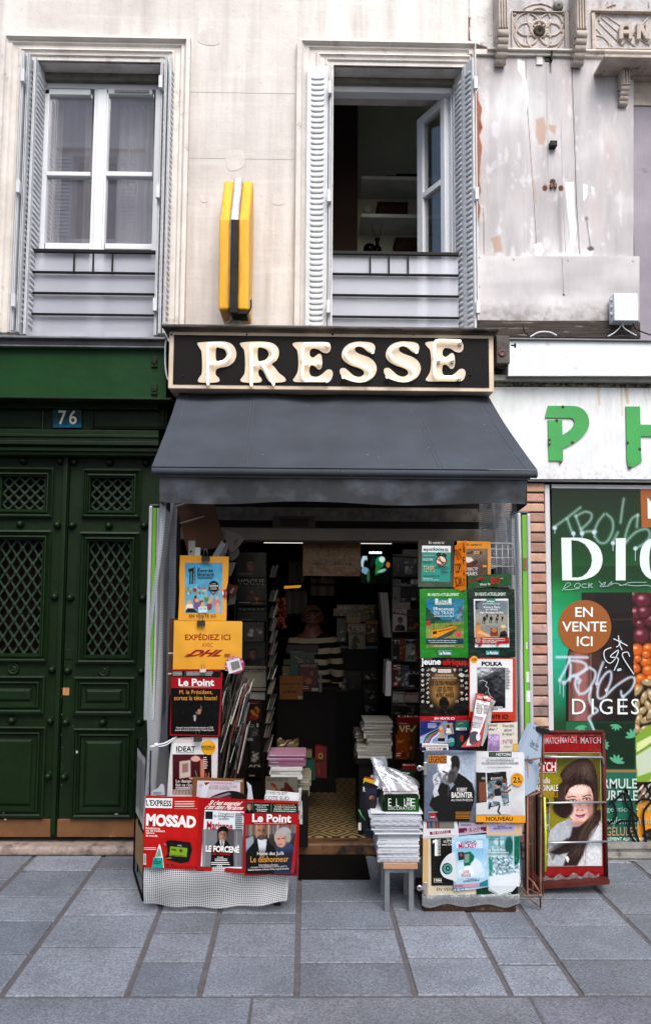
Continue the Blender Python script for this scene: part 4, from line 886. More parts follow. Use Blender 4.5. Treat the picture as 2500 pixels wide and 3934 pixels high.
zv=(P(Z(800,1182),YA-.0).z);vx0,vx1=P(Z(372,1140),YA).x,P(Z(1243,1140),YA).x
b=MB();b.surf(lambda u,v:(vx0+(vx1-vx0)*u,YA+.035+.006*math.sin(u*31+v)*v+.012*v*math.sin(u*9),zf-.03+(zv-zf+.03-.008*math.sin(u*12))*v),70,6)
b.obj('valance',valmat(),aw)
for xs__,sg in((vx0,1),(vx1,-1)):
    b=MB();b.surf(lambda u,v:(xs__+sg*.004,YA+.035+(.3*u),zf-.03+(zv-.03*u-zf+.03)*v),8,4)
    b.obj('side_valance',CAN,aw)
b=MB();b.box(bl.x+.03,YA+.025,zf-.045,br.x-.03,YA+.05,zf-.02)
for x in(vx0+.06,vx1-.06):b.tube([(x,-.05,zf-.12),(x,YA+.04,zf-.04)],.014,8)
b.obj('support_frame',M('grey_awning_bar','#3c3c3e',.5),aw)
# ================================================================ NETTING, PANELS, STANDS
def netting(name,cell,thr,alpha,col='#d3d5d8'):
    m=bpy.data.materials.new(name);m.use_nodes=True;t=m.node_tree;t.nodes.clear()
    o=t.nodes.new('ShaderNodeOutputMaterial');uv=t.nodes.new('ShaderNodeUVMap');sp=t.nodes.new('ShaderNodeSeparateXYZ');t.links.new(uv.outputs[0],sp.inputs[0])
    def mth(op,a,b=None):
        n=t.nodes.new('ShaderNodeMath');n.operation=op
        for i,q in enumerate((a,b)):
            if q is None:continue
            if isinstance(q,(int,float)):n.inputs[i].default_value=q
            else:t.links.new(q,n.inputs[i])
        return n.outputs[0]
    ln=[mth('LESS_THAN',mth('FRACT',mth('DIVIDE',sp.outputs[k],cell)),thr)for k in(0,1)]
    f=mth('MAXIMUM',ln[0],ln[1])
    df=t.nodes.new('ShaderNodeBsdfDiffuse');df.inputs[0].default_value=(*lin(col),1);tl_=t.nodes.new('ShaderNodeBsdfTranslucent');tl_.inputs[0].default_value=(*lin(col),1)
    s1=t.nodes.new('ShaderNodeMixShader');s1.inputs[0].default_value=.25;t.links.new(df.outputs[0],s1.inputs[1]);t.links.new(tl_.outputs[0],s1.inputs[2])
    tr=t.nodes.new('ShaderNodeBsdfTransparent');gl=t.nodes.new('ShaderNodeBsdfGlossy');gl.inputs['Roughness'].default_value=.25
    film=t.nodes.new('ShaderNodeMixShader');film.inputs[0].default_value=alpha;t.links.new(tr.outputs[0],film.inputs[1]);t.links.new(s1.outputs[0],film.inputs[2])
    f2=t.nodes.new('ShaderNodeMixShader');f2.inputs[0].default_value=.05;t.links.new(film.outputs[0],f2.inputs[1]);t.links.new(gl.outputs[0],f2.inputs[2])
    mx=t.nodes.new('ShaderNodeMixShader');t.links.new(f,mx.inputs[0]);t.links.new(f2.outputs[0],mx.inputs[1]);t.links.new(s1.outputs[0],mx.inputs[2]);t.links.new(mx.outputs[0],o.inputs[0])
    return m
NET=netting('reinforced_netting_film',.0115,.33,.12);NETF=netting('fine_netting_film',.0085,.4,.35)
def sheet_uv(fn,nu,nv,wu,wv):
    b=MB();b.surf(fn,nu,nv);return b,[(i/nu*wu,j/nv*wv)for j in range(nv+1)for i in range(nu+1)]
YFR=-.83
xL0,xL1=P(Z(346,1500),-.80).x,P(Z(398,1500),-.3).x
def lcurt(u,v):
    z=2.045+(.365-2.045)*v;y=-.82+.74*u
    x=xL0+(xL1-xL0)*u+.018*math.sin(u*16+v*2)+.012*math.sin(v*9+u*5)+.05*(1-v)*(1-u)-.02*math.sin(v*3.1)
    return(x,y,z)
b,uv=sheet_uv(lcurt,40,40,.78,1.7);tag(b.obj('netting_curtain',NETF,None,0,uv),'white netting curtain hanging beside the green door at the left of the stall','netting','netting sheets round the stall')
xr0,xr1=P(Z(1203,1300),-.82).x,P(Z(1150,1300),-.25).x
def rcurt(u,v):
    z=2.065+(.06-2.065)*v;y=-.80+.62*u;k=min(1,v*1.6)
    x=xr0+.02+(xr1-xr0)*u*(1-.75*k)+.014*math.sin(u*15+v*3)+.02*math.sin(v*7)
    return(x,y,z)
b,uv=sheet_uv(rcurt,40,44,.7,2.0);tag(b.obj('netting_curtain',NET,None,0,uv),'white netting curtain hanging behind the poster stand at the right of the stall','netting','netting sheets round the stall')
xg0,xg1=P(Z(1128,1230),-.45).x,P(Z(1200,1230),-.45).x
b,uv=sheet_uv(lambda u,v:(xg0+(xg1-xg0)*u,-.45+.04*math.sin(u*6+v*3),2.065-.42*v+.05*u*v),20,16,.35,.42);tag(b.obj('netting_curtain',NET,None,0,uv),'short white netting flap bunched under the right end of the awning','netting','netting sheets round the stall')
ALU=M('brushed_aluminium','#b9bcc0',.4,.1,6,metal=.35);LIME=M('lime_green_board','#5fa01c',.5,.1,6,dirt='#8fae5a',dirt_at=(.66,.74),dirt_s=9);WGR=M('pale_grey_board','#a9abae',.6,.12,6)
def side_panel(F,x0,x1,yt,yb,Yf,Yb,label,flip,lean=0):
    t=thing('folded_board',label,'board',P(F((x0+x1)/2,yb),Yf),'framed boards folded back at both sides of the stall')
    X0,z0,X1,z1=rc(F,x0,yt,x1,yb,Yf);w_=X1-X0;a,c_,e=(.36,.4,.75)if not flip else(.3,.34,.68)
    def slab_(u0,u1,zt,nm,mat,bev):
        b=MB();b.box(X0+w_*u0,Yf,z0,X0+w_*u1,Yb,zt);o_=b.obj(nm,mat,t,bev);
    slab_(0,a,z1,'aluminium_edge',ALU,.008);slab_(c_,e,z1-.012,'green_face',LIME,.002);slab_(e+.02,1,z1-(.004 if flip else .012),'white_edge' if not flip else 'aluminium_edge',WGR if not flip else ALU,.008)
    MB().box(X0+w_*.02,Yf+.004,z1-.004,X0+w_*.98,Yb-.01,z1+.008).obj('corner_cap',M('dark_corner_cap','#3a4046',.5),t,.006)
    return t,X0,X1,z0,z1
side_panel(L1,1228,1318,92,1900,-.62,-.28,'white and lime green framed board folded edge on beside the green door',False)
tp,X0,X1,z0,z1=side_panel(R4,1128,1262,50,2560,-.5,-.08,'grey and lime green framed board folded edge on beside the brick pier',True)
b=MB();xp=P(R4(1100,1200),-.46).x;b.box(xp-.02,-.47,z0,X0-.004,-.15,z1-.03);b.obj('grey_face',WGR,tp,.003)
for F_,r_,c_,nm in((R4,(1174,492,1205,612),'#7a4a34','brown_latch'),(R4,(1196,1320,1210,1385),'#c9c9c9','bar_code_sticker'),(R4,(1200,1795,1236,1905),'#d9dbdc','white_sticker'),(R4,(1197,1610,1228,1712),'#b9c9a9','torn_sticker')):
    MB().pbox(F_,*r_,-.506 if nm=='brown_latch' else-.502,-.499).obj(nm,M(nm+'_paint',c_,.6,.2,20),tp)
# ---------------- left bin: netting covered box with a fringe of posters
t=thing('newspaper_bin','low stall bin wrapped in white netting under three red covers','bin',P(Z(520,2130),-.6))
xb0,xb1=P(Z(341,2000),YFR).x,P(Z(694,2000),YFR).x
zt_=P(Z(520,1890),YFR).z
b=MB();b.box(xb0+.04,YFR+.05,.05,xb1-.05,-.40,zt_-.16);b.obj('dark_box',DARK,t)
b=MB()
for x in(xb0+.05,xb1-.1):
    for y in(YFR+.08,-.45):b.box(x,y,0,x+.03,y+.03,.06)
b.obj('feet',DARK,t)
def bag(u,v):
    per=.16;s=u*(1+2*per);zz=zt_-.02;hem=.04-.03*math.sin(min(max((s-per),0),1)*3.0)+.02*(s-per)
    z=zz+(hem-zz)*v;bulge=.022*math.sin(v*3.14)+.012*math.sin(v*9+s*4)
    fx_=min(max(s-per,0),1);x=xb0+(xb1-xb0-.035*v)*fx_;y=YFR-bulge-.012*math.sin(s*21)*v
    if s<per:y+=(per-s)*1.9
    if s>1+per:y+=(s-1-per)*1.9;x-=.03*(s-1-per)/per*v
    return(x,y,z)
b,uv=sheet_uv(bag,90,40,1.1,.62);b.obj('netting_wrap',NET,t,0,uv)
# ---------------- flat-faced writing and pictures: helper for covers
Wh='#e4e8e8';BK='#15100e';RED='#b5222c';YE='#dba62e'
def poster(label,F,out,Y,col,mat=None,cat='poster',th=.004,grp=None,name='poster'):
    p=Pr(F,out,Y,th,col);p.meta=(label,cat,grp,name,mat);return p
def done(p):
    l,c,g,n,m=p.meta;return tag(p.obj(n,m or PAPER),l,c,g)
def face(cv,cx,cy,r,skin='#b98f78',hair='#2a211d',shade=None,bald=False,soft=2):
    if not bald:cv.ell(cx,cy-r*.18,r*.86,r*1.02,hair,soft)
    cv.ell(cx,cy+r*.08,r*.68,r*.98,skin,soft)
    sh_=shade or '#'+''.join('%02x'%int(v*150)for v in srgb(skin))
    cv.ell(cx+r*.42,cy+r*.1,r*.3,r*.8,sh_,r*.5,0,.7)
    for e in(-1,1):cv.ell(cx+e*r*.28,cy-r*.08,r*.15,r*.07,'#2b211d',r*.1,0,.9);cv.line([(cx+e*r*.14,cy-r*.26),(cx+e*r*.45,cy-r*.26)],r*.06,'#3a2c26',r*.1,.7)
    cv.line([(cx+r*.02,cy),(cx+r*.07,cy+r*.3)],r*.08,sh_,r*.1,.8);cv.line([(cx-r*.22,cy+r*.56),(cx+r*.22,cy+r*.56)],r*.09,'#6f4038',r*.08,.85)
    if not bald:cv.pol([(cx-r*.75,cy-r*.1),(cx-r*.7,cy-r*.8),(cx,cy-r*1.15),(cx+r*.7,cy-r*.8),(cx+r*.75,cy-r*.1),(cx+r*.55,cy-r*.5),(cx,cy-r*.62),(cx-r*.55,cy-r*.45)],hair,soft)
def suit(cv,cx,y0,wd,h,col='#17161a',shirt='#c9ced4',tie='#22222c'):
    cv.pol([(cx-wd*.5,y0+h),(cx-wd*.46,y0+h*.35),(cx-wd*.15,y0),(cx+wd*.15,y0),(cx+wd*.46,y0+h*.35),(cx+wd*.5,y0+h)],col,3)
    cv.pol([(cx-wd*.12,y0),(cx+wd*.12,y0),(cx,y0+h*.55)],shirt,2);cv.line([(cx,y0+h*.06),(cx,y0+h*.5)],wd*.05,tie,2)
def binder(F,x,y,Y,label,wide=36,col=IRON):
    t=thing('binder_clip',label,'clip',P(F(x,y),Y-.006),'clips holding the covers up')
    a,z0,c_,z1=rc(F,x-wide/2,y-wide*.3,x+wide/2,y+wide*.3,Y-.01)
    b=MB();b.add([(a,Y-.012,z0),(c_,Y-.012,z0),(c_,Y-.004,z1),(a,Y-.004,z1),(a,Y+.012,z0),(c_,Y+.012,z0),(c_,Y+.004,z1),(a,Y+.004,z1)],[(0,1,2,3),(5,4,7,6),(0,3,7,4),(1,5,6,2),(3,2,6,7),(0,4,5,1)]);b.obj('spring_body',col,t)
    w_=(c_-a);b=MB();cx=(a+c_)/2;b.tube([(cx-w_*.22,Y-.006,z1),(cx-w_*.2,Y-.012,z1+w_*.7),(cx,Y-.014,z1+w_*.95),(cx+w_*.2,Y-.012,z1+w_*.7),(cx+w_*.22,Y-.006,z1)],.0016,6);b.obj('wire_handle',M('chrome_wire','#9a9a9a',.3,metal=.9),t)
# ================================================================ LEFT COLUMN OF COVERS
YL=-.60
t_=thing('wooden_batten_rack','dark narrow rack behind the column of covers at the left of the doorway','rack',P(Z(480,1900),YL+.06))
b=MB();X0,z0,X1,z1=rc(Z,438,1310,522,1900,YL+.05);b.box(X0,YL+.05,zt_-.2,X0+.03,YL+.08,z1);b.box(X1-.03,YL+.05,zt_-.2,X1,YL+.08,z1)
b.box(X0,YL+.081,zt_-.1,X1,YL+.09,z1-.05);b.obj('back_board',DARK,t_)
p=poster('yellow poster with a blue cartoon crowd cover, topmost of the left column',L2,[(421,510),(600,512),(600,530),(668,532),(668,518),(829,521),(826,640),(822,735),(806,800),(812,930),(808,1060),(404,1053),(409,960),(416,800),(413,690)],YL-.012,'#e3b04a')
cv=Cv(461,573,776,995,64,84,'#5fa8c6','#8ac0cf').noise(.04,60)
for k in range(60):
    x=468+random.random()*300;y=775+random.random()*60;cv.ell(x,y,7,8,random.choice(['#d8b58d','#c86b4a','#e2d3b8','#6fae6a','#4a6fa0','#d9a04a']),3)
for x,y,w_,c_ in((500,950,52,'#e9dfd0'),(550,890,34,'#b5714b'),(560,930,46,'#8d6aa0'),(600,905,28,'#8b5a3c'),(640,880,30,'#5f9a5a'),(680,880,26,'#d6a98d'),(665,940,40,'#9b5560'),(730,910,46,'#c98d8a'),(735,960,40,'#d9b0a4'),(610,960,46,'#c9c56a')):cv.ell(x,y,w_*.6,w_*.8,c_,4);cv.ell(x,y-w_*.9,w_*.32,w_*.36,'#d9b090' if c_ !='#b5714b' else '#4a2f22',3)
cv.pol([(465,990),(480,955),(530,955),(570,990)],'#1c1a1c',3);cv.pol([(525,795),(552,785),(560,815),(535,822)],'#b23a2f',3);cv.line([(660,800),(700,840),(735,800)],12,'#3f6aa3',4)
p.img(cv);p.poly([(491,625),(535,612),(535,640),(528,752),(516,752),(520,645),(512,645),(508,752),(497,752),(502,648),(490,652)],'#111113')
p.text('LE UN des libraires',470,670,612,684,'#18181a',.005,-90)
p.text('La',569,607,588,622,'#1a2226',.01).text('Rentrée',567,624,696,652,'#10181c',.02).text('littéraire',566,654,703,683,'#10181c',.02)
p.bars(566,685,703,708,2,'#3f7f92',.15);p.circ(703,769,44,45,'#151416');p.text('Germinal',663,756,741,773,'#e9e9e6',.02);p.bars(685,745,722,754,1,'#b9b9b4',.1);p.bars(674,776,730,800,3,'#b9b9b4',.1)
p.poly([(572,945),(645,938),(650,990),(575,993)],'#cfe0e4');p.text('LIS TES',580,950,640,967,'#3f6a8a',.005);p.text('EN VENTE ICI',497,1004,719,1030,'#15120c',.015);p.bars(775,795,808,862,1,'#e5e0da',0);p.rect(786,797,806,866,'#b02a2c')
done(p)
p=poster('brown cardboard sheets strapped behind the yellow parcel sign',L2,[(333,1040),(420,1044),(420,1690),(313,1682),(326,1330)],YL+.02,'#6f4c38',FLAT,'cardboard',.03,None,'cardboard_bundle')
p.rect(322,1326,420,1338,'#c9c6c4').rect(320,1498,420,1510,'#c9c6c4')
done(p)
p=poster('plain yellow parcel board lettered EXPÉDIEZ ICI clipped in the left column',L2,[(370,1055),(938,1064),(943,1080),(938,1400),(937,1470),(360,1468)],YL-.02,'#e0b050',FLAT,'sign')
p.img(Cv(372,1068,936,1466,30,22,'#e2b454','#dcab48').noise(.02,120));c_='#a5282a'
p.text('EXPÉDIEZ ICI',462,1162,842,1223,c_,.028);p.text('AVEC',603,1245,696,1280,'#b05a3c',-.005)
p.text('DHL',512,1303,786,1360,c_,.06,0,.28);
for k in range(3):y=1338+k*9;p.rect(478-k*10,y,510-k*4,y+5,c_);p.rect(788+(2-k)*3,y,842-k*2,y+5,c_)
done(p)
p=poster('round pink sticker hanging from the corner of the yellow parcel sign',L2,[(879+82*math.cos(a),1432+74*math.sin(a))for a in np.linspace(0,6.28,30)[:-1]],YL-.03,'#b0557c',GLOSS,'sticker',.002,None,'round_sticker')
p.poly([(806,1402),(916,1368),(944,1470),(832,1506)],'#d9d7d8')
for k,ch_ in enumerate('LE'):p.text(ch_,798+k*2,1462-k*30,812+k*2,1478-k*30,'#e6d4dc',.01,-80)
p.text('ROT FAIT',825,1366,900,1384,'#e9d9e2',.01,-14);p.text('UNE',924,1390,944,1420,'#e9d9e2',.01,60);p.poly([(842,1412),(910,1392),(926,1452),(858,1476)],'#8f8d8f');done(p)
YLP=YL-.03
p=poster('red framed magazine with a pale face on a black cover below the parcel board',W1,[(402,-50),(758,-46),(775,-20),(764,200),(755,438),(388,432),(395,200)],YLP,'#ab2230',GLOSS,'magazine',.01,None,'magazine')
p.poly([(404,-46),(765,-40),(760,4),(402,-2)],'#15221f');p.poly([(398,82),(762,90),(742,430),(397,420)],'#151010')
cv=Cv(410,180,742,360,60,34,'#120e0d')
cv.ell(598,240,24,38,'#8f7263',6,12);cv.ell(584,222,30,34,'#14100e',8);cv.ell(604,255,12,22,'#a5877a',6);cv.pol([(540,360),(552,300),(575,275),(612,290),(628,360)],'#1b191b',5);cv.pol([(560,285),(580,280),(578,330),(566,322)],'#b9b8b8',3);cv.noise(.1,8)
for k in range(70):cv.ell(415+random.random()*320,185+random.random()*170,random.uniform(.8,2.4),random.uniform(.8,2.2),'#8f8b86',2,0,.8)
p.img(cv)
p.text('Le Point',452,14,714,68,'#ece6e4',.045);p.text('M. le Président,',458,97,702,132,'#d7a24e',.008);p.text('sortez la tête haute!',420,138,735,172,'#d7a24e',.008)
p.text('Pourquoi une présidentielle anticipée en 2026',435,366,707,384,'#d6d2d0',.008);p.text('pourrait mettre fin à la crise, par Nicolas Baverez',428,384,711,402,'#d6d2d0',.008)
p.bars(410,-40,480,-8,3,'#b9c0bd',.1);p.bars(510,-40,710,-8,3,'#b9c0bd',.1);p.rect(500,-42,502,-6,'#9aa09d');p.bars(466,70,690,77,1,'#d9b9bc',0);done(p)
p=poster('cream interior design magazine with a pink room cover in a clear bag',W1,[(405,452),(560,444),(742,447),(738,660),(730,880),(369,880),(383,640)],YL-.015,'#d5cfd0',PLASTIC,'magazine',.01,None,'magazine')
p.rect(407,488,640,872,'#dfe0e0');cv=Cv(408,570,694,866,60,60,'#652f38','#4f2229')
cv.pol([(408,570),(694,570),(694,866),(640,866),(640,570)],'#2b1a1a',2);cv.pol([(458,622),(540,612),(540,735),(460,748)],'#c9b9b2',2);cv.pol([(478,640),(522,634),(522,700),(480,706)],'#a5847e',2);cv.ell(577,600,36,24,'#d6aaa2',3);cv.pol([(540,600),(614,600),(612,566),(542,566)],'#652f38',2);cv.line([(577,570),(577,580)],3,'#c9a49c',1);cv.ell(577,602,34,20,'#d9b3aa',3)
cv.pol([(612,610),(642,600),(642,800),(612,800)],'#c98d7c',4);cv.pol([(408,830),(560,800),(694,840),(694,866),(408,866)],'#b9a8a4',3)
for k in range(12):cv.line([(420+k*22,830),(400+k*26,866)],3,'#6d5a5a',2)
cv.line([(575,690),(590,740)],6,'#7a9a6a',4);cv.pol([(525,740),(600,740),(590,752),(535,752)],'#d9b2a8',2);cv.line([(655,710),(660,790),(676,705),(674,790)],5,'#c08a72',3);p.img(cv)
p.text('IDEAT',436,510,577,548,'#141414',.03);p.circ(671,519,53,55,'#dfb03a')
for k in range(4):p.poly([(625+k*22,512+k*4),(665+k*16,470+k*4),(672+k*14,474+k*4),(632+k*20,518+k*2)],'#e2ba55')
p.text('NOUVELLE',622,505,718,520,'#1b1714',.02).text('FORMULE',628,523,712,537,'#6b5a30',0)
p.text('Le design',433,755,547,784,'#e5dfdd',.005).text('fait sa ren',431,783,552,806,'#e5dfdd',.005);p.bars(431,808,545,830,2,'#d9d1cf',.2);p.bars(635,585,672,678,6,'#d8c8c6',.4);p.bars(437,551,566,559,1,'#6a6a6a',0);done(p)
p=poster('brown clipboard holding a pale pink anniversary card behind the red bin covers',W1,[(556,738),(930,752),(933,905),(553,905)],YL-.08,'#8f6a4a',FLAT,'clipboard',.006,None,'clipboard')
p.poly([(590,762),(905,770),(905,905),(582,905)],'#d3cdd2');p.text('EURO ANNIVERSAIRE !',655,772,858,790,'#b05a94',.0,2);p.text('IDÉES POUR FAIRE LE PLEIN D\'IDÉES',605,790,882,812,'#a98aa0',-.004,2);p.text('SAVOURER LA RENTRÉE',675,809,827,828,'#a98aa0',-.004,2);p.poly([(860,762),(922,760),(922,772),(860,774)],'#b9bcbc');done(p)
binder(L2,634,536,YL-.03,'black binder clip on top of the yellow cartoon crowd poster',66)
binder(L2,594,1080,YL-.03,'black binder clip joining the yellow poster to the parcel sign',66)
binder(L2,612,1478,YL-.045,'grey bulldog clip over the red magazine below the parcel sign',50,M('grey_clip_steel','#6f6d6a',.35,metal=.7))
binder(W1,592,460,YL-.045,'black binder clip between the red magazine and the cream design magazine',58)
# ================================================================ LEFT BIN FRONT COVERS
YB=YFR-.035
p=poster('red backing sheet behind the three covers on the left bin',W1,[(592,888),(1330,915),(1338,1100),(1330,1465),(575,1425)],YB+.006,'#a81f26',PLASTIC,'poster',.006);done(p)
p=poster('red news cover headed MOSSAD with a broken pager, left of the bin front',W1,[(210,872),(330,880),(600,882),(596,1150),(572,1420),(400,1412),(190,1396),(198,1140)],YB-.004,'#c02a22',PLASTIC,'poster')
p.img(Cv(200,1110,590,1400,26,20,'#c22b22','#b9261f').noise(.03,90));p.poly([(213,892),(408,894),(404,966),(208,962)],Wh);p.text("L'EXPRESS",216,905,401,950,'#171313',.035,2)
p.bars(424,908,580,960,3,'#e3c6c0',.15);p.rect(420,968,590,971,'#d9a9a4');p.text('MOSSAD',214,1014,580,1104,'#ece7e4',.075,3)
for k,s_ in enumerate(('Révélations','sur les meilleurs','espions','du monde')):p.text(s_,212,1104+k*18,(316,352,276,297)[k],1122+k*18,'#ecdcd8',.03,2)
cv=Cv(330,1195,580,1395,62,50,'#bb2820');cv.pol([(362,1205),(405,1200),(540,1218),(552,1270),(530,1360),(470,1372),(362,1345),(352,1330),(372,1300)],'#1d1a18',4);cv.pol([(392,1245),(518,1258),(512,1325),(384,1315)],'#8fae3a',4);cv.ell(470,1278,12,12,'#6f4a2a',6);cv.line([(405,1268),(430,1272)],12,'#4f6a22',4);cv.line([(395,1310),(505,1318)],5,'#4f6a22',3);cv.line([(365,1225),(540,1240)],3,'#4b4742',3);cv.line([(360,1335),(400,1330)],8,'#b48a3c',4)
for k in range(9):cv.ell(360+random.random()*80,1378+random.random()*8,4,3,'#1a1614',2)
for k in range(40):cv.ell(350+random.random()*200,1210+random.random()*150,1.6,1.4,'#8a857f',1.5,0,.7)
p.img(cv);p.text('Milli',447,1234,474,1246,'#c9c9c5',.02,5);p.poly([(310,1228),(322,1250),(338,1330),(345,1405),(255,1402),(280,1330),(300,1260)],'#e1e1de');p.poly([(308,1255),(318,1275),(326,1320),(284,1325)],'#7fae9f');p.poly([(268,1328),(335,1330),(340,1405),(258,1402)],'#38a79f');p.text('+',278,1336,292,1350,'#1c3a38',.03).text('entretien avec',268,1352,326,1364,'#1c3a38',.02,3).text('John Elkann',266,1366,318,1378,'#1c3a38',.02,3)
p.bars(200,1250,292,1274,2,'#e6c9c4',.1);p.rect(195,1300,214,1380,'#d6d6d4')
for k in range(9):p.rect(198,1304+k*8,212,1307+k*8,'#3a3634')
p.poly([(345,1220),(365,1235),(350,1240)],'#7a8fa0');done(p)
p=poster('red news poster lettered LE FORCENÉ in the middle of the bin front',W1,[(600,890),(800,900),(945,905),(938,1150),(930,1442),(760,1432),(580,1418),(592,1150)],YB-.002,'#ad2327',PLASTIC,'poster')
p.text("Si c'est essentiel",683,910,910,944,'#eee3e0',.03,2,.12).text("c'est dans Marianne",656,940,930,976,'#eee3e0',.03,2,.12)
p.poly([(645,978),(932,990),(916,1410),(615,1392)],'#dadfe4');cv=Cv(628,1120,924,1396,74,70,'#4b4a4c','#6f6f72',True);cv.pol([(628,1120),(735,1120),(735,1396),(628,1396)],'#8b8d90',6);cv.pol([(860,1120),(924,1120),(910,1396),(858,1396)],'#85868a',6);cv.line([(648,1120),(640,1396)],8,'#a5a7aa',6);cv.line([(880,1130),(874,1390)],6,'#a2a3a6',6)
suit(cv,772,1196,170,200,'#141316');face(cv,776,1160,44,'#b79482','#241c1a');cv.line([(742,1120),(812,1118)],10,'#241c1a',5);p.img(cv)
p.poly([(650,988),(704,990),(703,1046),(648,1044)],'#2a3036');p.text('L\'aveuglement',745,998,862,1018,'#2f2f33',.0,2).text('du renseignement',712,1014,860,1036,'#222226',.01,2).text('israélien',748,1034,822,1050,'#222226',.01,2)
p.text('Marianne',660,1065,850,1124,'#b31f2a',.03,3);p.bars(868,1000,928,1130,9,'#5f6468',.2);p.poly([(905,995),(935,1005),(932,1025)],'#b8202a')
cv=Cv(742,1096,818,1140,18,12,'#241d1b');cv.pol([(742,1096),(760,1096),(748,1125),(742,1140)],'#d2d6da',2);cv.pol([(800,1096),(818,1096),(818,1140),(812,1120)],'#d2d6da',2);p.poly(cr([(745,1130),(752,1108),(775,1097),(805,1104),(822,1130),(800,1128),(780,1122),(760,1128)],3),'#241d1b')
p.text('LE FORCENÉ',652,1232,898,1290,'#eceae8',.055,2).text("de l'Elysée",698,1284,834,1318,'#b22a30',.03,2);p.text('COULISSES',735,1322,780,1332,'#e6e6e6',.02,2);p.bars(718,1333,820,1356,2,'#dcdcdc',.2);p.bars(690,1358,842,1384,2,'#dcdcdc',.2);done(p)
p=poster('red framed cover of a bearded man and white haired woman, right on the bin',W1,[(940,915),(1150,915),(1322,925),(1336,1010),(1310,1250),(1276,1442),(1100,1455),(932,1462),(928,1200)],YB-.008,'#b32631',PLASTIC,'poster')
p.poly([(942,922),(1322,932),(1330,1003),(944,1000)],'#173f30');cv=Cv(942,922,1002,1002,18,20,'#4a5a50');suit(cv,972,972,70,40);face(cv,972,950,24,'#c49a84','#4a4340');p.img(cv)
for k,s_ in enumerate(('Sarkozy condamné','Enquête sur','la note douteuse','de Mediapart')):p.text(s_,(1010,1029,1022,1028)[k],936+k*15,(1113,1098,1105,1098)[k],949+k*15,'#dfe5e0',.012,1)
p.rect(1131,936,1133,992,'#9fb0a6');p.text('7 OCTOBRE, DEUX ANS APRÈS',1152,936,1302,949,'#d4a445',.012,1)
for k,s_ in enumerate(('En Israël, un trauma sans fin','Gilad Kariv : « L\'avenir est dans','le mouvement de contestation »')):p.text(s_,(1160,1153,1150)[k],950+k*15,1314,963+k*15,'#dfe5e0',.01,1)
p.text('Le Point',993,1010,1278,1070,'#eee8e6',.045,1);p.bars(1008,1072,1240,1080,1,'#dab4b6',0)
cv=Cv(945,1086,1318,1448,96,92,'#5b5048','#2f2f38');cv.pol([(945,1086),(1318,1086),(1318,1150),(945,1170)],'#8f8177',20)
for k in range(16):cv.line([(960+k*22,1090),(958+k*22,1180)],9,random.choice(['#a59485','#6f5448','#c0b5aa','#5a6f80','#87362f']),4,.8)
cv.pol([(945,1190),(1000,1170),(1010,1260),(945,1290)],'#9fa9b0',12)
suit(cv,1062,1190,240,260,'#1a1718','#d2d6da','#d2d6da');cv.pol([(1030,1195),(1100,1195),(1085,1330),(1050,1330)],'#cfd5da',4);face(cv,1060,1135,54,'#b08a74','#2a211e',None,True);cv.ell(1060,1182,26,18,'#574a42',8,0,.8);cv.ell(1060,1178,12,5,'#9a6a5c',3)
cv.pol([(1165,1240),(1200,1215),(1290,1230),(1318,1330),(1300,1450),(1150,1450)],'#4a5878',6);face(cv,1205,1190,60,'#d3ad9a','#b0adab');cv.ell(1228,1138,48,34,'#b5b2b0',10);cv.ell(1258,1180,20,40,'#aaa7a4',10);cv.ell(1200,1205,36,46,'#caa592',6);cv.line([(1180,1190),(1195,1190)],7,'#3a2f2c',3);cv.line([(1212,1188),(1228,1188)],7,'#3a2f2c',3);cv.line([(1185,1232),(1212,1230)],5,'#8a5048',3)
cv.pol([(945,1270),(1318,1270),(1318,1450),(945,1450)],'#1f2433',60,.55);p.img(cv)
p.poly([(1276,1444),(1318,1086),(1330,1090),(1300,1440)],'#b32631')
p.text('Haine des Juifs',1030,1284,1224,1318,'#e6dfda',.004,-1).text('Le déshonneur',980,1318,1258,1362,'#d8a850',.008,-1);p.text('Robert Badinter au Panthéon',1042,1374,1180,1390,'#d3cfcd',.004,-1).text('« Le retour de l\'antisémitisme fut un choc pour lui »',978,1388,1250,1406,'#d3cfcd',.008,-2).text('Élisabeth Badinter et Richard Malka, le grand entretien',962,1404,1262,1424,'#d9d5d2',.02,-2);done(p)
def mag(label,F,out,Y,col,draw=None,grp=None,mat=None,th=.006):
    p=poster(label,F,out,Y,col,mat or GLOSS,'magazine',th,grp,'magazine')
    if draw:draw(p)
    return done(p)
mag('white lettered magazine top peeking out behind the red bin covers at the right',W1,[(1095,835),(1335,855),(1330,930),(1085,930)],YB+.05,'#d9dadb',lambda p:p.text('COTE OUEST',1098,846,1250,878,'#1b1b1c',.0,3))
mag('second white lettered magazine top in front of it in the left bin',W1,[(1085,868),(1310,878),(1310,940),(1080,940)],YB+.035,'#dde0e2',lambda p:p.text('COTE SUD',1087,877,1262,905,'#1b1b1c',.005,2))
mag('dark glossy magazine top with a pink border in the middle of the left bin',W1,cr([(690,885),(750,858),(830,840),(900,850),(950,880),(960,910),(690,905)],3),YB+.03,'#2a2426',lambda p:(p.poly([(700,885),(820,850),(840,862),(720,900)],'#8f8a92'),p.text('SPECIAL NUMERO',730,880,840,892,'#c0507a',.01)))
mag('grey newspaper corner curling up at the left end of the bin',W1,[(255,840),(300,820),(325,785),(345,800),(352,868),(258,872)],YB+.03,'#b9bdc2',lambda p:p.bars(265,845,335,866,3,'#6a6f78'))
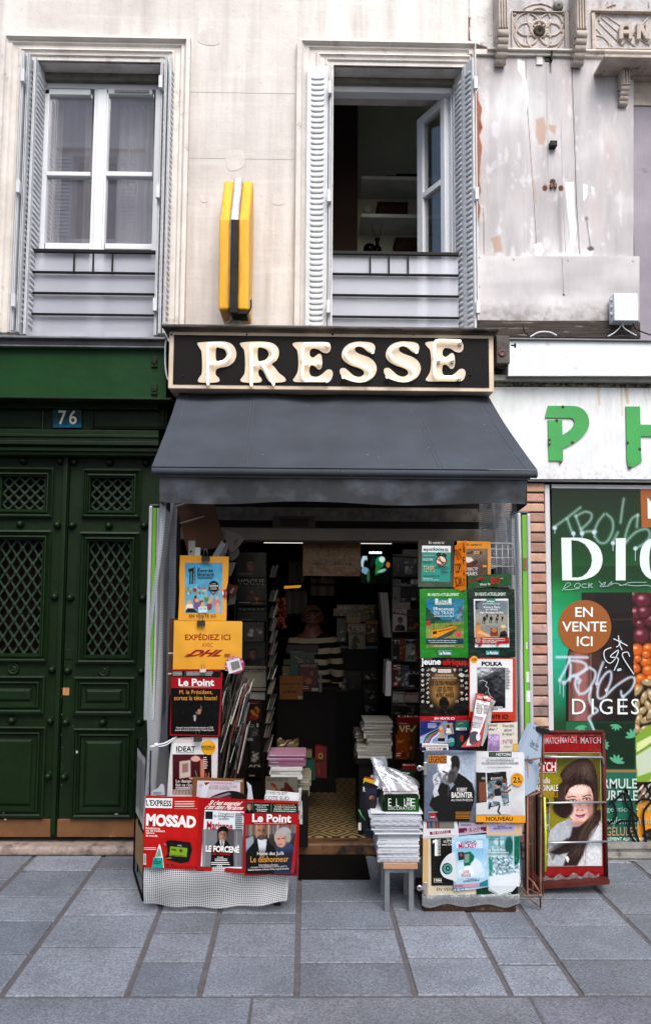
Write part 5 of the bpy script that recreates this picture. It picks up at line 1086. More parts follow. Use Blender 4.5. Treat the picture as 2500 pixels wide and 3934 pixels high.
mag('crumpled red and white wrapper standing up in the left bin',W1,[(612,850),(640,770),(690,772),(668,820),(660,890),(612,888)],YB+.02,'#cfd2d6',lambda p:p.poly([(640,775),(688,775),(650,800)],'#b02a38'),None,PLASTIC)
mag('folded grey magazine sleeve standing at the right of the left bin',W1,[(952,770),(985,800),(1000,905),(955,905),(962,830)],YB+.02,'#c2c5ca',None,None,PLASTIC)
b=MB();q=[P(W1(*k),y)for k,y in(((240,515),-.70),((290,500),-.69),((350,488),-.66),((400,462),-.63),((440,440),YL-.01))]
b.tube([Vector(k)for k in cr([tuple(k)for k in q],6,False)],.004,6);b.tube([Vector(k)+Vector((0,0,-.012*math.sin(i/4)))for i,k in enumerate(cr([tuple(k)for k in q],3,False))],.003,6)
b.ell(q[1],(.012,.01,.01),8,6);tag(b.obj('white_string',M('white_cotton','#cfd2d4',.9)),'white twisted string knotted from the netting to the magazine column','string')
# ================================================================ LEFT WIRE RACK SEEN EDGE-ON
t=thing('wire_magazine_rack','narrow black wire rack seen nearly edge on beside the left bin','rack',(P(Z(330,2050),-.5).x,-.5,0))
xa_,ya_,xb_,yb__=P(Z(319,1900),-.34).x,-.34,P(Z(342,1900),-.68).x,-.68
def rk(u,z,off=0):return Vector((xa_+(xb_-xa_)*u-.0+off,ya_+(yb__-ya_)*u,z))
zt2=P(Z(343,1765),-.68).z
b=MB();b.tube([rk(0,.03),rk(0,zt2),rk(1,zt2),rk(1,.0),rk(0,.03)],.006,6)
for z in np.linspace(.12,zt2-.05,9):b.tube([rk(0,z,.012),rk(1,z,.012)],.003,5)
for u in(.0,1):b.tube([rk(u,.02,.02),rk(u,zt2,.02)],.004,5)
b.obj('wire_frame',IRON,t)
b=MB();b.add([rk(0,.1,.003),rk(1,.1,.003),rk(1,.3,.003),rk(0,.3,.003)],[(0,1,2,3)]);b.obj('wooden_foot_board',M('raw_pine','#9a744a',.7,.2,8),t)
cols=['#9a2f2a','#2f5f8a','#3f8f6a','#c9b9a0','#6a2f4a','#d0a040','#38424c','#8aa0ae','#4a6a3a','#b0684a']
for k,z in enumerate(np.linspace(.34,zt2-.24,5)):
    for j in range(2):
        b=MB();c1=cols[(2*k+j)%10];u0,u1=.04+.48*j,.48+.48*j
        b.add([rk(u0,z,.006),rk(u1,z,.006),rk(u1,z+.19,.006),rk(u0,z+.19,.006)],[(0,1,2,3)],0,c1);b.add([rk(u0,z+.13,.0066),rk(u1,z+.13,.0066),rk(u1,z+.17,.0066),rk(u0,z+.17,.0066)],[(0,1,2,3)],0,'#d9d6d0')
        b.add([rk(u0,z,.0),rk(u1,z,.0),rk(u1,z+.19,.0),rk(u0,z+.19,.0)],[(3,2,1,0)],0,'#c9c5c0')
        nm=['red','blue','sea green','cream','plum','yellow','slate','pale blue','olive','tan'][2*k+j]
        tag(b.obj('magazine',GLOSS),f'{nm} cover in the edge on wire rack beside the left bin, {["bottom", "second", "middle", "fourth", "top"][k]} row','magazine','covers in the edge-on wire rack')
# ================================================================ RIGHT POSTER STAND
YR0,YR1=-.80,-.83
t=thing('poster_stand','tall stand papered with posters on a dark scuffed base, right of the doorway','stand',P(Z(1105,2139),-.7))
zlow=P(W3(650,2030),YR1).z;X0,X1=P(W3(185,1900),YR1).x,P(W3(1115,1900),YR1).x;zc=P(R4(600,800),-.80).z
b=MB();b.box(X0+.004,YR1+.012,0.0,X1-.004,YR1+.3,P(W3(600,1930),YR1).z-.0);b.obj('scuffed_base',M('scuffed_dark_base','#33241b',.8,.5,12,.4,30,dirt='#6f5a48',dirt_at=(.58,.7),dirt_s=10),t,.004)
b=MB();b.box(X0+.01,-.79,P(W3(600,1930),YR1).z,X1-.01,-.765,zc+.01);b.obj('back_panel',DARK,t)
b=MB()
for y in(1925,):b.surf(lambda u,v:(X0-.004+(X1-X0+.012)*u,YR1-.006-.006*math.sin(u*23)-.004*math.sin(v*5),P(W3(600,1870),YR1).z-(.055+.008*math.sin(u*17))*v),50,5)
b.obj('plastic_hem',see_through('clear_wrinkled_film','#aab0b4',.35,.12,.25),t)
b=MB()
xw0,xw1=P(R4(850,500),-.76).x,P(R4(1080,500),-.76).x;zw1,zw0=P(R4(960,350),-.76).z,P(R4(960,660),-.76).z
b.tube([(xw0-.1,-.76,zw1),(xw1-.02,-.76,zw1),(xw1-.005,-.76,zw1-.008),(xw1,-.76,zw1-.03),(xw1,-.76,zw0)],.004,6)
for x in np.linspace(xw0,xw1-.03,4)[:]:b.tube([(x,-.757,zw0),(x,-.757,zw1)],.0028,6)
for z in np.linspace(zw1-.03,zw0,4):b.tube([(xw0-.1,-.757,z),(xw1,-.757,z)],.0028,6)
b.obj('wire_grid',M('grey_coated_wire','#8f9092',.45),t)
p=poster('dark framed poster of a teal alarm clock cover, top left of the stand',R4,[(142,318),(492,314),(492,780),(136,776)],-.775,'#232420',GLOSS)
p.text('En vente ici',245,328,394,356,'#d6d4cc',.02);p.rect(142,375,490,378,'#3c4238');cv=Cv(142,378,490,776,16,18,'#3c443c','#5a6a5a').noise(.05,90);p.img(cv);p.poly([(180,372),(460,376),(452,730),(172,724)],'#3f9d94');p.poly([(180,372),(460,376),(459,440),(177,436)],'#dfe3e4')
p.text('epsil',190,392,302,432,'#141818',.03);p.line(cr([(306,412),(318,402),(333,412),(348,422),(360,411),(348,401),(333,412),(318,422)],4),8,'#3fa39b');p.text('n',366,402,390,428,'#141818',.03);p.bars(398,396,448,430,2,'#7a8080')
cv=Cv(300,438,446,590,38,40,'#3f9d94');cv.ell(366,520,56,56,'#2b2422',3);cv.ell(366,522,45,44,'#d6cfc0',3);cv.ell(342,458,24,18,'#2b2422',3,-25);cv.ell(396,468,24,18,'#2b2422',3,25);cv.line([(320,500),(366,530),(420,545)],12,'#8a4a44',4);cv.line([(310,540),(360,560),(440,520)],11,'#a06058',4);cv.line([(345,490),(375,545),(395,560)],10,'#7a3f3c',4);cv.ell(366,580,52,8,'#2a5f5a',6);p.img(cv)
p.text('FIN DES TEMPS',188,500,284,522,'#cfe0dc',0).text('TEMPS',188,570,300,634,'#c9b98a',.0);p.bars(188,460,305,480,1,'#b9a27a',.1);p.bars(188,524,280,540,1,'#2b5f5a',.1);p.text('LA GUERRE DE LA REPRODUCTION',186,662,352,678,'#123a38',.01);p.text('Machine à',186,686,278,700,'#bfe0dc',.01).text('remonter le temps',186,702,342,716,'#bfe0dc',.01);p.bars(368,600,440,640,3,'#2b6f68',.4);done(p)
p=poster('yellow framed poster of a brown science cover with a planet, top middle of the stand',R4,[(522,326),(850,334),(850,660),(522,660)],-.768,'#d99b2a',GLOSS)
p.text('En vente ici',614,350,760,374,'#1a150c',.025);cv=Cv(560,402,822,662,44,42,'#8a7a6e','#5f5048');cv.noise(.06,60);cv.pol([(600,480),(660,490),(690,520),(640,545),(600,530)],'#d9d5d0',8);cv.ell(655,565,55,30,'#7a2f22',8,-20);cv.ell(690,540,36,22,'#5a2018',8,-20);cv.ell(660,590,40,14,'#3f1a14',8);p.img(cv)
p.text('epsil',560,424,676,466,'#1a1614',.03);p.line(cr([(686,440),(698,429),(712,440),(726,451),(738,440),(726,429),(712,440),(698,451)],4),8,'#d9b040');p.text('n',744,430,770,458,'#1a1614',.03);p.text('OBJECTIF',606,586,726,624,'#d6d3cf',.01).text('MARS',600,628,720,668,'#d6d3cf',.01);p.rect(772,564,812,584,'#d9a030');done(p)
oy=[(500,372,-.79),(608,320,-.825),(500,838,-.79)]
p=poster('bright orange folded board lettered PRINT COPY SCAN jutting out from the stand',R4,[(500,372),(608,318),(608,800),(482,838)],oy,'#e08f14',FLAT,'sign')
for s_,y0,y1 in(('PRINT',405,515),('COPY',545,640),('SCAN',675,775)):p.text(s_,502,y0,568,y1,'#17120c',.012,-8)
for k,ch_ in enumerate('&FAX'):p.text(ch_,580,(345,480,600,690)[k],598,(440,560,670,770)[k],'#17120c',.01,-4)
done(p)
p=poster('narrow green banner with a red aeroplane and a red 80 under plastic',R4,[(625,668),(840,655),(1056,650),(1046,760),(840,780),(628,800)],-.80,'#176339',PLASTIC)
p.line(cr([(645,722),(690,712),(740,700),(790,690)],3,False),16,'#8f2430');p.poly([(700,700),(760,676),(775,684),(730,712)],'#b02b36');p.poly([(640,700),(668,712),(660,740),(642,735)],'#8f2430');p.poly([(720,712),(760,708),(745,745)],'#2a2422');p.text('Vivez le',742,738,846,762,'#d3dad6',.02,-4).text('80',848,680,940,750,'#b3262c',.03,-3).text('ème',944,686,976,700,'#c9d3ce',.01);done(p)
YQ=-.805
p=poster('bright green poster of a yellow train in an alpine valley',R4,[(155,797),(400,796),(616,798),(626,1100),(632,1470),(400,1468),(162,1474),(158,1100)],YQ,'#2f8f34',PLASTIC)
p.text('EN VENTE ACTUELLEMENT',236,838,539,866,'#d9e3d6',.03)
cv=Cv(217,892,586,1378,92,120,'#2f86a0','#4a93a6');cv.pol([(217,970),(260,1010),(300,1100),(320,1150),(217,1160)],'#1f4a34',6);cv.pol([(217,1000),(340,1075),(400,1110),(217,1130)],'#27594a',8);cv.pol([(586,950),(540,990),(520,1080),(470,1130),(586,1150)],'#6a7f88',6);cv.noise(0,20,1,1);
k=(cv.X>480)&(cv.Y>960)&(cv.Y<1130);cv.c[k]*=(1+.16*cv.n[k][:,None]);cv.pol([(300,1110),(470,1100),(470,1140),(300,1150)],'#3f6a58',8);cv.pol([(217,1140),(586,1120),(586,1378),(217,1378)],'#8a9a52',6);cv.pol([(217,1180),(300,1190),(310,1260),(217,1290)],'#9aa060',8)
cv.pol([(400,1160),(586,1140),(586,1200),(480,1240),(420,1230)],'#6f8a44',8);cv.pol([(217,1330),(460,1210),(520,1190),(470,1250),(330,1300),(217,1350)],'#5a5550',4);cv.pol([(270,1205),(340,1195),(500,1160),(520,1180),(345,1260),(300,1275),(274,1268)],'#d99a1c',3);cv.pol([(282,1216),(322,1208),(324,1236),(286,1242)],'#4a3a20',2);cv.line([(340,1215),(500,1178)],8,'#5f4a28',2)
cv.pol([(217,1115),(255,1105),(268,1150),(217,1160)],'#a83a40',3);cv.pol([(440,1150),(470,1145),(476,1160),(440,1165)],'#a8504a',3);cv.line([(296,1100),(294,1200)],3,'#2c2a28',2);cv.ell(534,1238,30,28,'#cf5a60',3)
cv.pol([(217,1282),(586,1282),(586,1340),(217,1340)],'#24506f',2);cv.pol([(217,1340),(586,1340),(586,1378),(217,1378)],'#7f8f4c',4);cv.noise(.05,12);p.img(cv)
p.rect(308,892,466,952,'#d3dcd8').rect(336,892,436,930,'#2b8f84');p.text('Le Parisien',348,905,426,926,'#e3e9e6',.02).text('Patrimoine & balades',316,933,460,948,'#4a6a70',0);p.text('15',292,975,330,1006,'#e6eaea',.03).text('ESCAPADES',340,986,488,1008,'#e3e8e8',.02).text('EN TRAIN',294,1014,488,1048,'#d3dfe2',-.008).text('À MOINS DE 5H DE PARIS',298,1054,488,1070,'#dfe6e6',.02);p.text('Suisse, Italie, Pays-Bas, Angleterre, Espagne...',238,1296,522,1312,'#d6dbe0',.015);p.bars(250,1316,512,1328,1,'#b9c4cc',0);p.bars(290,1350,500,1362,1,'#c9cfc0',0)
p.rect(338,1400,472,1444,'#2b8f8c');p.text('Le Parisien',350,1409,460,1440,'#e6ecea',.03);p.line([(338,1400),(472,1400),(472,1444),(338,1444),(338,1400)],2,'#b9d0cc');p.line([(160,1118),(400,1122),(628,1112)],2,'#4fa052');done(p)
p=poster('dark green poster of a history cover with 1920s cyclists',R4,[(618,800),(850,792),(1082,798),(1090,1130),(1092,1466),(860,1464),(634,1470),(628,1130)],YQ-.002,'#123f36',PLASTIC)
p.text('EN VENTE ACTUELLEMENT',698,832,998,864,'#d3dcd8',.03);p.poly([(684,896),(1022,892),(1032,1368),(696,1370)],'#dcdfe0')
cv=Cv(698,912,1020,1270,82,90,'#8f9696','#9a9a94');cv.pol([(698,912),(770,912),(770,985),(698,1000)],'#2a2c30',4);cv.ell(860,960,160,60,'#7f8c94',30);cv.pol([(698,1040),(1020,1050),(1020,1160),(698,1150)],'#a5a49c',10)
for x,y,s_ in((790,1090,1.1),(855,1085,1),(912,1090,.9),(965,1080,.7),(815,1060,.7),(920,1060,.6)):
    cv.ell(x,y,15*s_,20*s_,'#2f2a2a',4);cv.ell(x-2,y-22*s_,6*s_,7*s_,'#8a6f60',2);cv.ell(x-8*s_,y+32*s_,14*s_,16*s_,'#5a5754',3);cv.ell(x-8*s_,y+32*s_,10*s_,12*s_,'#9a9890',3);cv.line([(x,y+10),(x+4,y+45*s_)],5*s_,'#2a2624',3)
cv.pol([(698,1190),(740,1130),(760,1200),(830,1250),(860,1270),(698,1270)],'#cf9a5a',6);cv.ell(735,1150,16,20,'#c9a084',4);cv.ell(730,1138,22,14,'#b08040',5);cv.pol([(740,1200),(850,1255),(840,1268),(720,1230)],'#d9b49a',4);cv.pol([(850,1180),(915,1180),(925,1258),(845,1258)],'#8d4a30',5);cv.ell(884,1200,26,22,'#b98a5a',5)
cv.pol([(935,1270),(945,1220),(985,1200),(1010,1230),(1015,1270)],'#2a2626',4);cv.ell(970,1190,17,20,'#c69a80',3);cv.ell(975,1170,34,8,'#d6cba8',3);cv.pol([(955,1150),(995,1150),(995,1168),(955,1168)],'#d9cfae',3);p.img(cv)
p.rect(806,895,896,938,'#2b9088');p.text('Le Parisien',814,906,888,930,'#e3ebe8',.02).rect(770,938,938,950,'#d9dcda').text('Histoires de Paris',774,936,936,950,'#3a4a5a',.0);p.text('Vivre à Paris',778,962,942,988,'#e6e9ea',.015).text('au temps',798,990,920,1012,'#e6e9ea',.015).text('des Années folles',744,1016,972,1038,'#e6e9ea',.015)
p.poly([(694,1272),(1028,1270),(1030,1330),(696,1334)],'#b0262c');p.circ(726,1300,28,28,'#a89a94');p.bars(766,1276,986,1290,1,'#e0c4c2',0);p.text('FÊTES, AMOURS, SCANDALES :',766,1292,998,1310,'#ecdfdd',.02,0,.1).text('TOUT EST PERMIS !',766,1312,912,1328,'#ecdfdd',.02,0,.1);p.rect(908,1334,934,1352,'#c03a3e');p.bars(844,1338,902,1348,1,'#8a9092',0);p.rect(730,1332,762,1356,'#9a3a3c')
p.rect(800,1398,934,1442,'#2b8f8c');p.text('Le Parisien',812,1407,922,1438,'#e6ecea',.03);done(p)
p=poster('black cover headed jeune afrique with a man in silhouette and white icons',R4,[(155,1474),(636,1474),(640,1800),(636,2050),(158,2050),(156,1760)],YQ-.004,'#181210',PLASTIC)
cv=Cv(158,1560,636,2046,60,62,'#171110');cv.ell(396,1745,150,200,'#8f7048',150,0,1);cv.ell(396,1830,120,110,'#b3905e',130,0,.8);cv.pol([(300,2046),(330,1990),(360,1975),(440,1980),(500,2046)],'#0f0c0b',8);cv.ell(392,1912,46,55,'#0e0b0a',6);cv.pol([(420,1890),(440,1905),(446,1925),(436,1950),(410,1975)],'#0e0b0a',4);cv.pol([(158,1990),(636,1990),(636,2046),(158,2046)],'#0f0c0b',30,.8);cv.line([(396,1985),(430,2040)],4,'#7a7a80',3);p.img(cv)
p.text('jeune',172,1480,362,1560,'#e6eaec',.04).text('afrique',378,1484,620,1560,'#b3262a',.06);p.rect(336,1584,462,1616,'#dfe1df');p.text('SONDAGE EXCLUSIF',343,1590,456,1610,'#a0302c',-.004)
p.text('Gouvernance, démocratie,',308,1630,488,1656,'#cfc6b6',.0).text('développement, Chine, USA, France...',274,1658,526,1684,'#cfc6b6',.0)
for s_,x0,x1,y in(("CE QU'EN PENSENT",262,530,1698),('LES ÉLITES',328,480,1754),('AFRICAINES',316,490,1812)):p.text(s_,x0,y-(10 if 'É' in s_ else 0),x1,y+48,'#18120e',.015)
ic='#c6c3bd'
def icon(x,y,k,c=ic):
    if k==0:p.circ(x,y,14,15,c,12);p.line([(x,y),(x,y-14)],3,'#1a1412');p.line([(x,y),(x+12,y+4)],3,'#1a1412')
    elif k==1:[p.rect(x-12+9*i,y+12-8*(i+1),x-6+9*i,y+12,c)for i in range(3)]
    elif k==2:p.poly(cr([(x-20,y),(x,y-15),(x+20,y),(x,y+15)],3),c);p.circ(x,y,9,9,'#1a1412',10);p.circ(x,y,4,4,c,8)
    elif k==3:p.poly(cr([(x-14,y-12),(x+6,y-14),(x+14,y-4),(x+5,y+4),(x+2,y+17),(x-4,y+14),(x-4,y+2),(x-13,y-2)],2),c)
    elif k==4:p.poly(cr([(x,y+14),(x-15,y-2),(x-12,y-12),(x-4,y-12),(x,y-6),(x+4,y-12),(x+12,y-12),(x+15,y-2)],2),c)
    elif k==5:p.line([(x-12,y+10),(x+6,y-8)],5,c);p.poly([(x,y-14),(x+14,y),(x+8,y+6),(x-6,y-8)],c)
    elif k==6:p.poly([(x-16,y-6),(x,y-15),(x+16,y-6)],c);[p.rect(x-13+10*i,y-4,x-8+10*i,y+12,c)for i in range(3)]
    elif k==7:p.rect(x-14,y-12,x+14,y+8,c);p.rect(x-10,y-8,x+10,y+4,'#1a1412')
    else:p.poly(cr([(x-34,y-4),(x-10,y-22),(x+14,y-14),(x+28,y+2),(x+8,y+20),(x-16,y+14)],3),c)
for x,y,k in((185,1590,0),(235,1590,1),(294,1590,8),(498,1592,3),(556,1592,7),(610,1596,1),(185,1642,3),(238,1638,2),(568,1642,8),(616,1650,7),(185,1698,0),(235,1682,1),(568,1696,4),(185,1740,4),(230,1722,5),(612,1718,6),(186,1790,7),(236,1768,5),(570,1748,7),(614,1768,6),(235,1814,0),(184,1848,1),(238,1862,5),(568,1818,3),(612,1832,5),(572,1876,2),(616,1872,0),(186,1900,0),(236,1908,4),(272,1944,6),(520,1900,7)):icon(x,y,k)
p.circ(182,1484,8,8,Wh,10);p.bars(200,1479,280,1486,1,'#a9a9a5',0);done(p)
p=poster('red strip lettered EN VENTE ICI below the black silhouette cover',R4,[(154,2046),(640,2040),(660,2064),(655,2090),(158,2092)],YQ-.008,'#ad2128',PLASTIC);p.text('EN VENTE ICI',302,2054,496,2078,'#ecdfe0',.03);done(p)
p=poster('orange framed white poster of a black and white mountain photograph',R4,[(638,1474),(860,1470),(1092,1476),(1094,1800),(1096,2090),(820,2092),(636,2088),(642,1760)],YQ-.004,'#c65338',PLASTIC)
p.poly([(648,1484),(1066,1484),(1066,2002),(648,1998)],'#dfe1e2');p.circ(688,1488,37,36,'#dca84a');p.text('12€',666,1476,712,1498,'#16140f',.02);p.text('POLKA',762,1508,964,1550,'#151414',.06)
cv=Cv(720,1566,994,1962,70,98,'#8c8f94','#3a3b3f');cv.ell(790,1620,110,40,'#b9bcc0',40);cv.pol([(720,1690),(800,1650),(880,1610),(994,1590),(994,1660),(860,1700),(760,1740),(720,1760)],'#5a5c62',20);cv.pol([(720,1760),(800,1690),(900,1640),(994,1700),(994,1962),(720,1962)],'#37383d',16);cv.pol([(860,1700),(930,1660),(994,1720),(994,1850),(900,1800)],'#55575d',18);cv.noise(.16,26,1,.8)
cv.line([(770,1690),(815,1710),(800,1745),(830,1770),(825,1800),(850,1850),(900,1890),(950,1930)],5,'#d6dadd',4);cv.line([(740,1700),(770,1690)],6,'#c9cccf',6);cv.pol([(720,1900),(850,1860),(994,1930),(994,1962),(720,1962)],'#232428',18);p.img(cv)
p.bars(998,1568,1050,1780,14,'#8a8d90',.6);p.text('SALGADO',862,1946,966,1964,'#e6e6e6',.02).text('HOMMAGE',822,1966,920,1982,'#1a1a1a',.02);p.text('EN VENTE ICI',716,2026,1022,2068,'#1f1512',.035);done(p)
ny=[(705,1818,-.84),(860,1862,-.84),(680,2168,-.9)]
p=poster('white and red newspaper page hung slanting from a clip over the mountain poster',R4,[(705,1816),(780,1826),(862,1860),(838,1960),(800,2080),(745,2340),(560,2348),(640,2250),(672,2060)],ny,'#b6333a',PAPER,'newspaper',.006,None,'newspaper')
p.poly([(708,1882),(845,1908),(812,2030),(780,2110),(700,2330),(610,2330),(668,2170),(690,2000)],'#dbdadb');p.text('CHAQUE MERCREDI',714,1850,850,1884,'#e6d8d8',.01,12);p.text('FRANC',712,1916,776,1972,'#38383c',.01,10).text('TIREUR',702,1966,770,2020,'#38383c',.01,10);p.bars(780,1930,838,2026,7,'#7a7a80',.4);p.poly([(684,2034),(790,2054),(768,2120),(672,2100)],'#b9b4ba');p.text('CRISE POLITIQUE',686,2046,770,2080,'#a0333c',.0,12);p.text("L'HEURE DU RN ?",662,2110,760,2160,'#2c2c32',.0,12)
p.poly(cr([(650,2210),(700,2190),(730,2215),(725,2290),(690,2320),(645,2300)],3),'#353246');p.circ(728,2250,20,36,'#c9c9d2');p.bars(660,2300,720,2330,2,'#b03a48',.2);done(p)
p=poster('crumpled white newspaper fold tucked behind the slanting page',R4,[(850,1868),(900,1900),(862,1960),(855,2080),(820,2220),(770,2340),(755,2330),(800,2090),(838,1960)],-.815,'#c3c2c0',PAPER,'newspaper',.004,None,'newspaper');p.bars(846,1900,880,2000,8,'#8a8a8c',.3);done(p)
binder(R4,805,1858,-.86,'grey clip gripping the slanting red newspaper page',40,MATS['grey_clip_steel'])
YW=YR1-.004
p=poster('purple and blue sports sticker poster with a trophy under plastic',W3,[(158,176),(640,172),(640,470),(160,470)],YW+.012,'#3a2a5f',PLASTIC)
cv=Cv(160,178,430,396,68,55,'#7f8fae','#aab4c8');cv.pol([(160,178),(380,178),(330,250),(160,330)],'#2f3f78',14);cv.noise(.05,30)
for k,c_ in enumerate(('#1f1f22','#3f8f4a','#c23a34','#2a5aa8','#d8dadc')):cv.line(cr([(196+k*16,396),(215+k*18,345),(260+k*14,300+k*6),(345,262+k*8)],5,False),11,c_,2)
cv.ell(366,270,22,24,'#c98a4a',4);cv.ell(364,250,14,20,'#d9b06a',4);cv.pol([(356,290),(378,290),(384,348),(352,348)],'#c2a27a',3);cv.pol([(334,346),(404,346),(404,376),(334,376)],'#1d1818',3);p.img(cv)
p.text('CHEMICYCLE',262,176,372,190,'#c9c4dc',.0);p.bars(235,200,330,250,4,'#b9bede',.2);p.poly([(392,204),(474,196),(490,305),(420,318)],'#b9ada4');cv=Cv(398,202,478,308,20,26,'#a99a8c','#7a7c80');cv.ell(436,230,14,16,'#4a342a',3);cv.pol([(412,300),(418,250),(455,250),(470,300)],'#d3d3d3',4);p.img(cv)
p.poly([(512,176),(640,172),(636,270),(500,272)],'#1f7a72');p.rect(512,244,614,268,'#d0d6d4');p.text('PANINI',545,248,608,264,'#2a3a6a',.03);p.circ(464,382,34,46,'#2f968c');p.text('NOUVELLE',436,352,492,366,'#dfe9e6',.01,-8).text('COLLECTION',434,370,490,386,'#dfe9e6',.01,-8);p.poly([(525,296),(615,304),(600,436),(512,428)],'#1e4a44');p.circ(568,345,16,40,'#b04a44');p.circ(568,310,8,9,'#3a2a22');p.line([(530,215),(560,195),(580,205)],8,'#c78a5a');done(p)
p=poster('sports newspaper front with a red italic masthead poking up behind the stand',W3,[(180,398),(195,395),(434,404),(440,480),(182,480)],YW+.004,'#d9d8d6',PAPER,'newspaper',.004,None,'newspaper');p.text("L'EQUIPE",222,438,372,462,'#b52a36',.03,0,.2);p.bars(190,415,425,430,1,'#3a3f58',0);p.rect(182,434,216,470,'#2a2a2e').rect(384,440,420,470,'#3a4a5a');done(p)
p=poster('cream reading review page with a lilac logo on the right of the stand',W3,[(832,202),(1000,196),(1112,192),(1112,474),(818,474),(826,330)],YW+.01,'#d6d2c8',PLASTIC)
p.text('imez',838,206,916,232,'#26262a',.02,0,.15).text('éos ?',836,244,916,270,'#26262a',.02,0,.15)
for s_,x0,x1,y in(('Vous allez',966,1080,208),('adorer',984,1060,250),('la revue !',968,1074,288)):p.text(s_,x0,y,x1,y+30,'#3a3a40',-.002)
cv=Cv(826,305,938,470,28,40,'#b9a5c8','#9f88b0');cv.noise(.08,30);p.img(cv);p.text('QCB',838,330,930,370,'#d9cfe2',.01);p.text('N°8',972,354,1066,396,'#c39ab4',.01);p.rect(1070,400,1112,474,'#d9b45a');p.bars(980,424,1050,436,1,'#8a868a',0);done(p)
p=poster('black and white portrait poster of an old man thinking, headed LÉGENDE',W3,[(203,468),(450,464),(706,470),(708,800),(705,1166),(450,1162),(200,1160)],YW-.006,'#8b94a2',PAPER)
cv=Cv(202,470,705,1163,126,174,'#8791a1','#6d7683');cv.ell(620,640,170,260,'#bcc5d2',150,0,.9);cv.pol([(202,470),(706,470),(706,500),(202,560)],'#5a6270',60,.6)
cv.pol([(250,1000),(290,890),(330,830),(390,760),(450,720),(540,690),(610,735),(670,790),(694,870),(690,960),(660,1060),(640,1163),(340,1163),(300,1060)],'#15120f',6)
cv.ell(440,670,92,135,'#7f7f84',14,8);cv.ell(396,620,66,84,'#e4e5e8',22,0);cv.ell(425,560,78,46,'#eceef0',18,10);cv.ell(405,725,40,50,'#d6d6d8',22);cv.ell(508,600,40,78,'#242326',16,0);cv.ell(500,555,40,36,'#2c2b2e',14);cv.ell(505,660,22,38,'#6d6c70',10);cv.ell(435,745,62,52,'#8a8a8f',18);cv.ell(470,730,42,66,'#4f4d50',26,0,.8)
cv.line([(385,672),(425,690)],13,'#2c2a2c',10,.9);cv.line([(450,690),(480,680)],10,'#2f2d2f',10,.8);cv.line([(418,685),(408,745),(425,752)],10,'#5a585c',10,.9);cv.line([(415,776),(452,770)],7,'#2f2a2c',6,.9);cv.ell(420,730,12,20,'#bfc1c5',10,0,.8);cv.line([(430,800),(470,795)],8,'#57555a',10)
cv.pol([(285,880),(300,820),(282,760),(290,710),(330,680),(345,690),(330,720),(345,720),(360,760),(345,820),(330,870),(345,900),(300,925)],'#c9cacf',8);cv.line([(345,685),(318,735),(315,760)],12,'#a5a7ac',8);cv.line([(300,745),(320,770),(335,765)],8,'#3c3a3d',7,.8);cv.line([(310,800),(335,790)],8,'#4c4a4e',8,.7)
cv.pol([(286,880),(335,870),(345,905),(292,928)],'#bdc2ca',4);cv.pol([(436,800),(480,780),(500,800),(450,860)],'#9aa0aa',6);cv.pol([(430,820),(455,815),(450,900),(432,925),(425,890)],'#47464a',5);cv.noise(.03,16);p.img(cv)
p.rect(236,512,424,597,'#c58a3c');p.text('LÉGENDE',246,508,414,588,'#14100d',.02);p.text('ROBERT',520,832,620,870,'#e6e6e4',.005).text('BADINTER',468,876,672,930,'#eceae8',.02).text('AU PANTHÉON',462,936,674,964,'#dedddb',-.004)
p.rect(256,1080,312,1132,'#b0233a');p.text('inter',262,1108,306,1126,'#e6d9dc',.02);p.bars(238,1064,330,1076,1,'#c9c9c9',0);p.bars(506,1064,668,1090,2,'#b98a3c',.15);p.bars(506,1092,668,1138,3,'#b98a3c',.2);done(p)
p=poster('white history comics poster with a yellow price disc and NOUVEAU band',W3,[(706,474),(940,478),(1164,482),(1180,510),(1184,800),(1190,1176),(950,1172),(706,1166)],YW-.008,'#d6d7d8',PAPER)
p.img(Cv(710,486,1172,1104,40,52,'#dadcde','#c9cacc').noise(.02,90));p.rect(832,482,1054,530,'#141414');p.text('GEO',842,492,902,520,'#7fa06a',.0).text('HISTOIRE',904,492,1048,520,'#e3e6e6',.02)
p.rect(762,540,1122,542,'#4a4a4e').rect(762,600,1122,602,'#4a4a4e');p.text('LES GRANDS PERSONNAGES',808,552,1078,574,'#3a3a40',.0).text("DE L'HISTOIRE EN BANDES DESSINÉES",762,576,1124,598,'#3a3a40',.0).text('LA COLLECTION DE RÉFÉRENCE',820,622,1058,638,'#55555a',.0)
cv=Cv(708,660,1050,1095,86,110,'#d4d6d8','#cccdcf');cv.pol([(708,680),(800,684),(812,970),(708,985)],'#2b2624',3);cv.pol([(735,780),(800,770),(808,960),(740,970)],'#8a5a44',6);cv.pol([(812,688),(1000,672),(1030,980),(830,1030)],'#171514',3);cv.pol([(815,770),(1010,745),(1028,975),(832,1020)],'#7d8a90',8);cv.noise(0,22);k=(cv.X>815)&(cv.X<1025)&(cv.Y>760)&(cv.Y<1010);cv.c[k]*=(1+.22*cv.n[k][:,None])
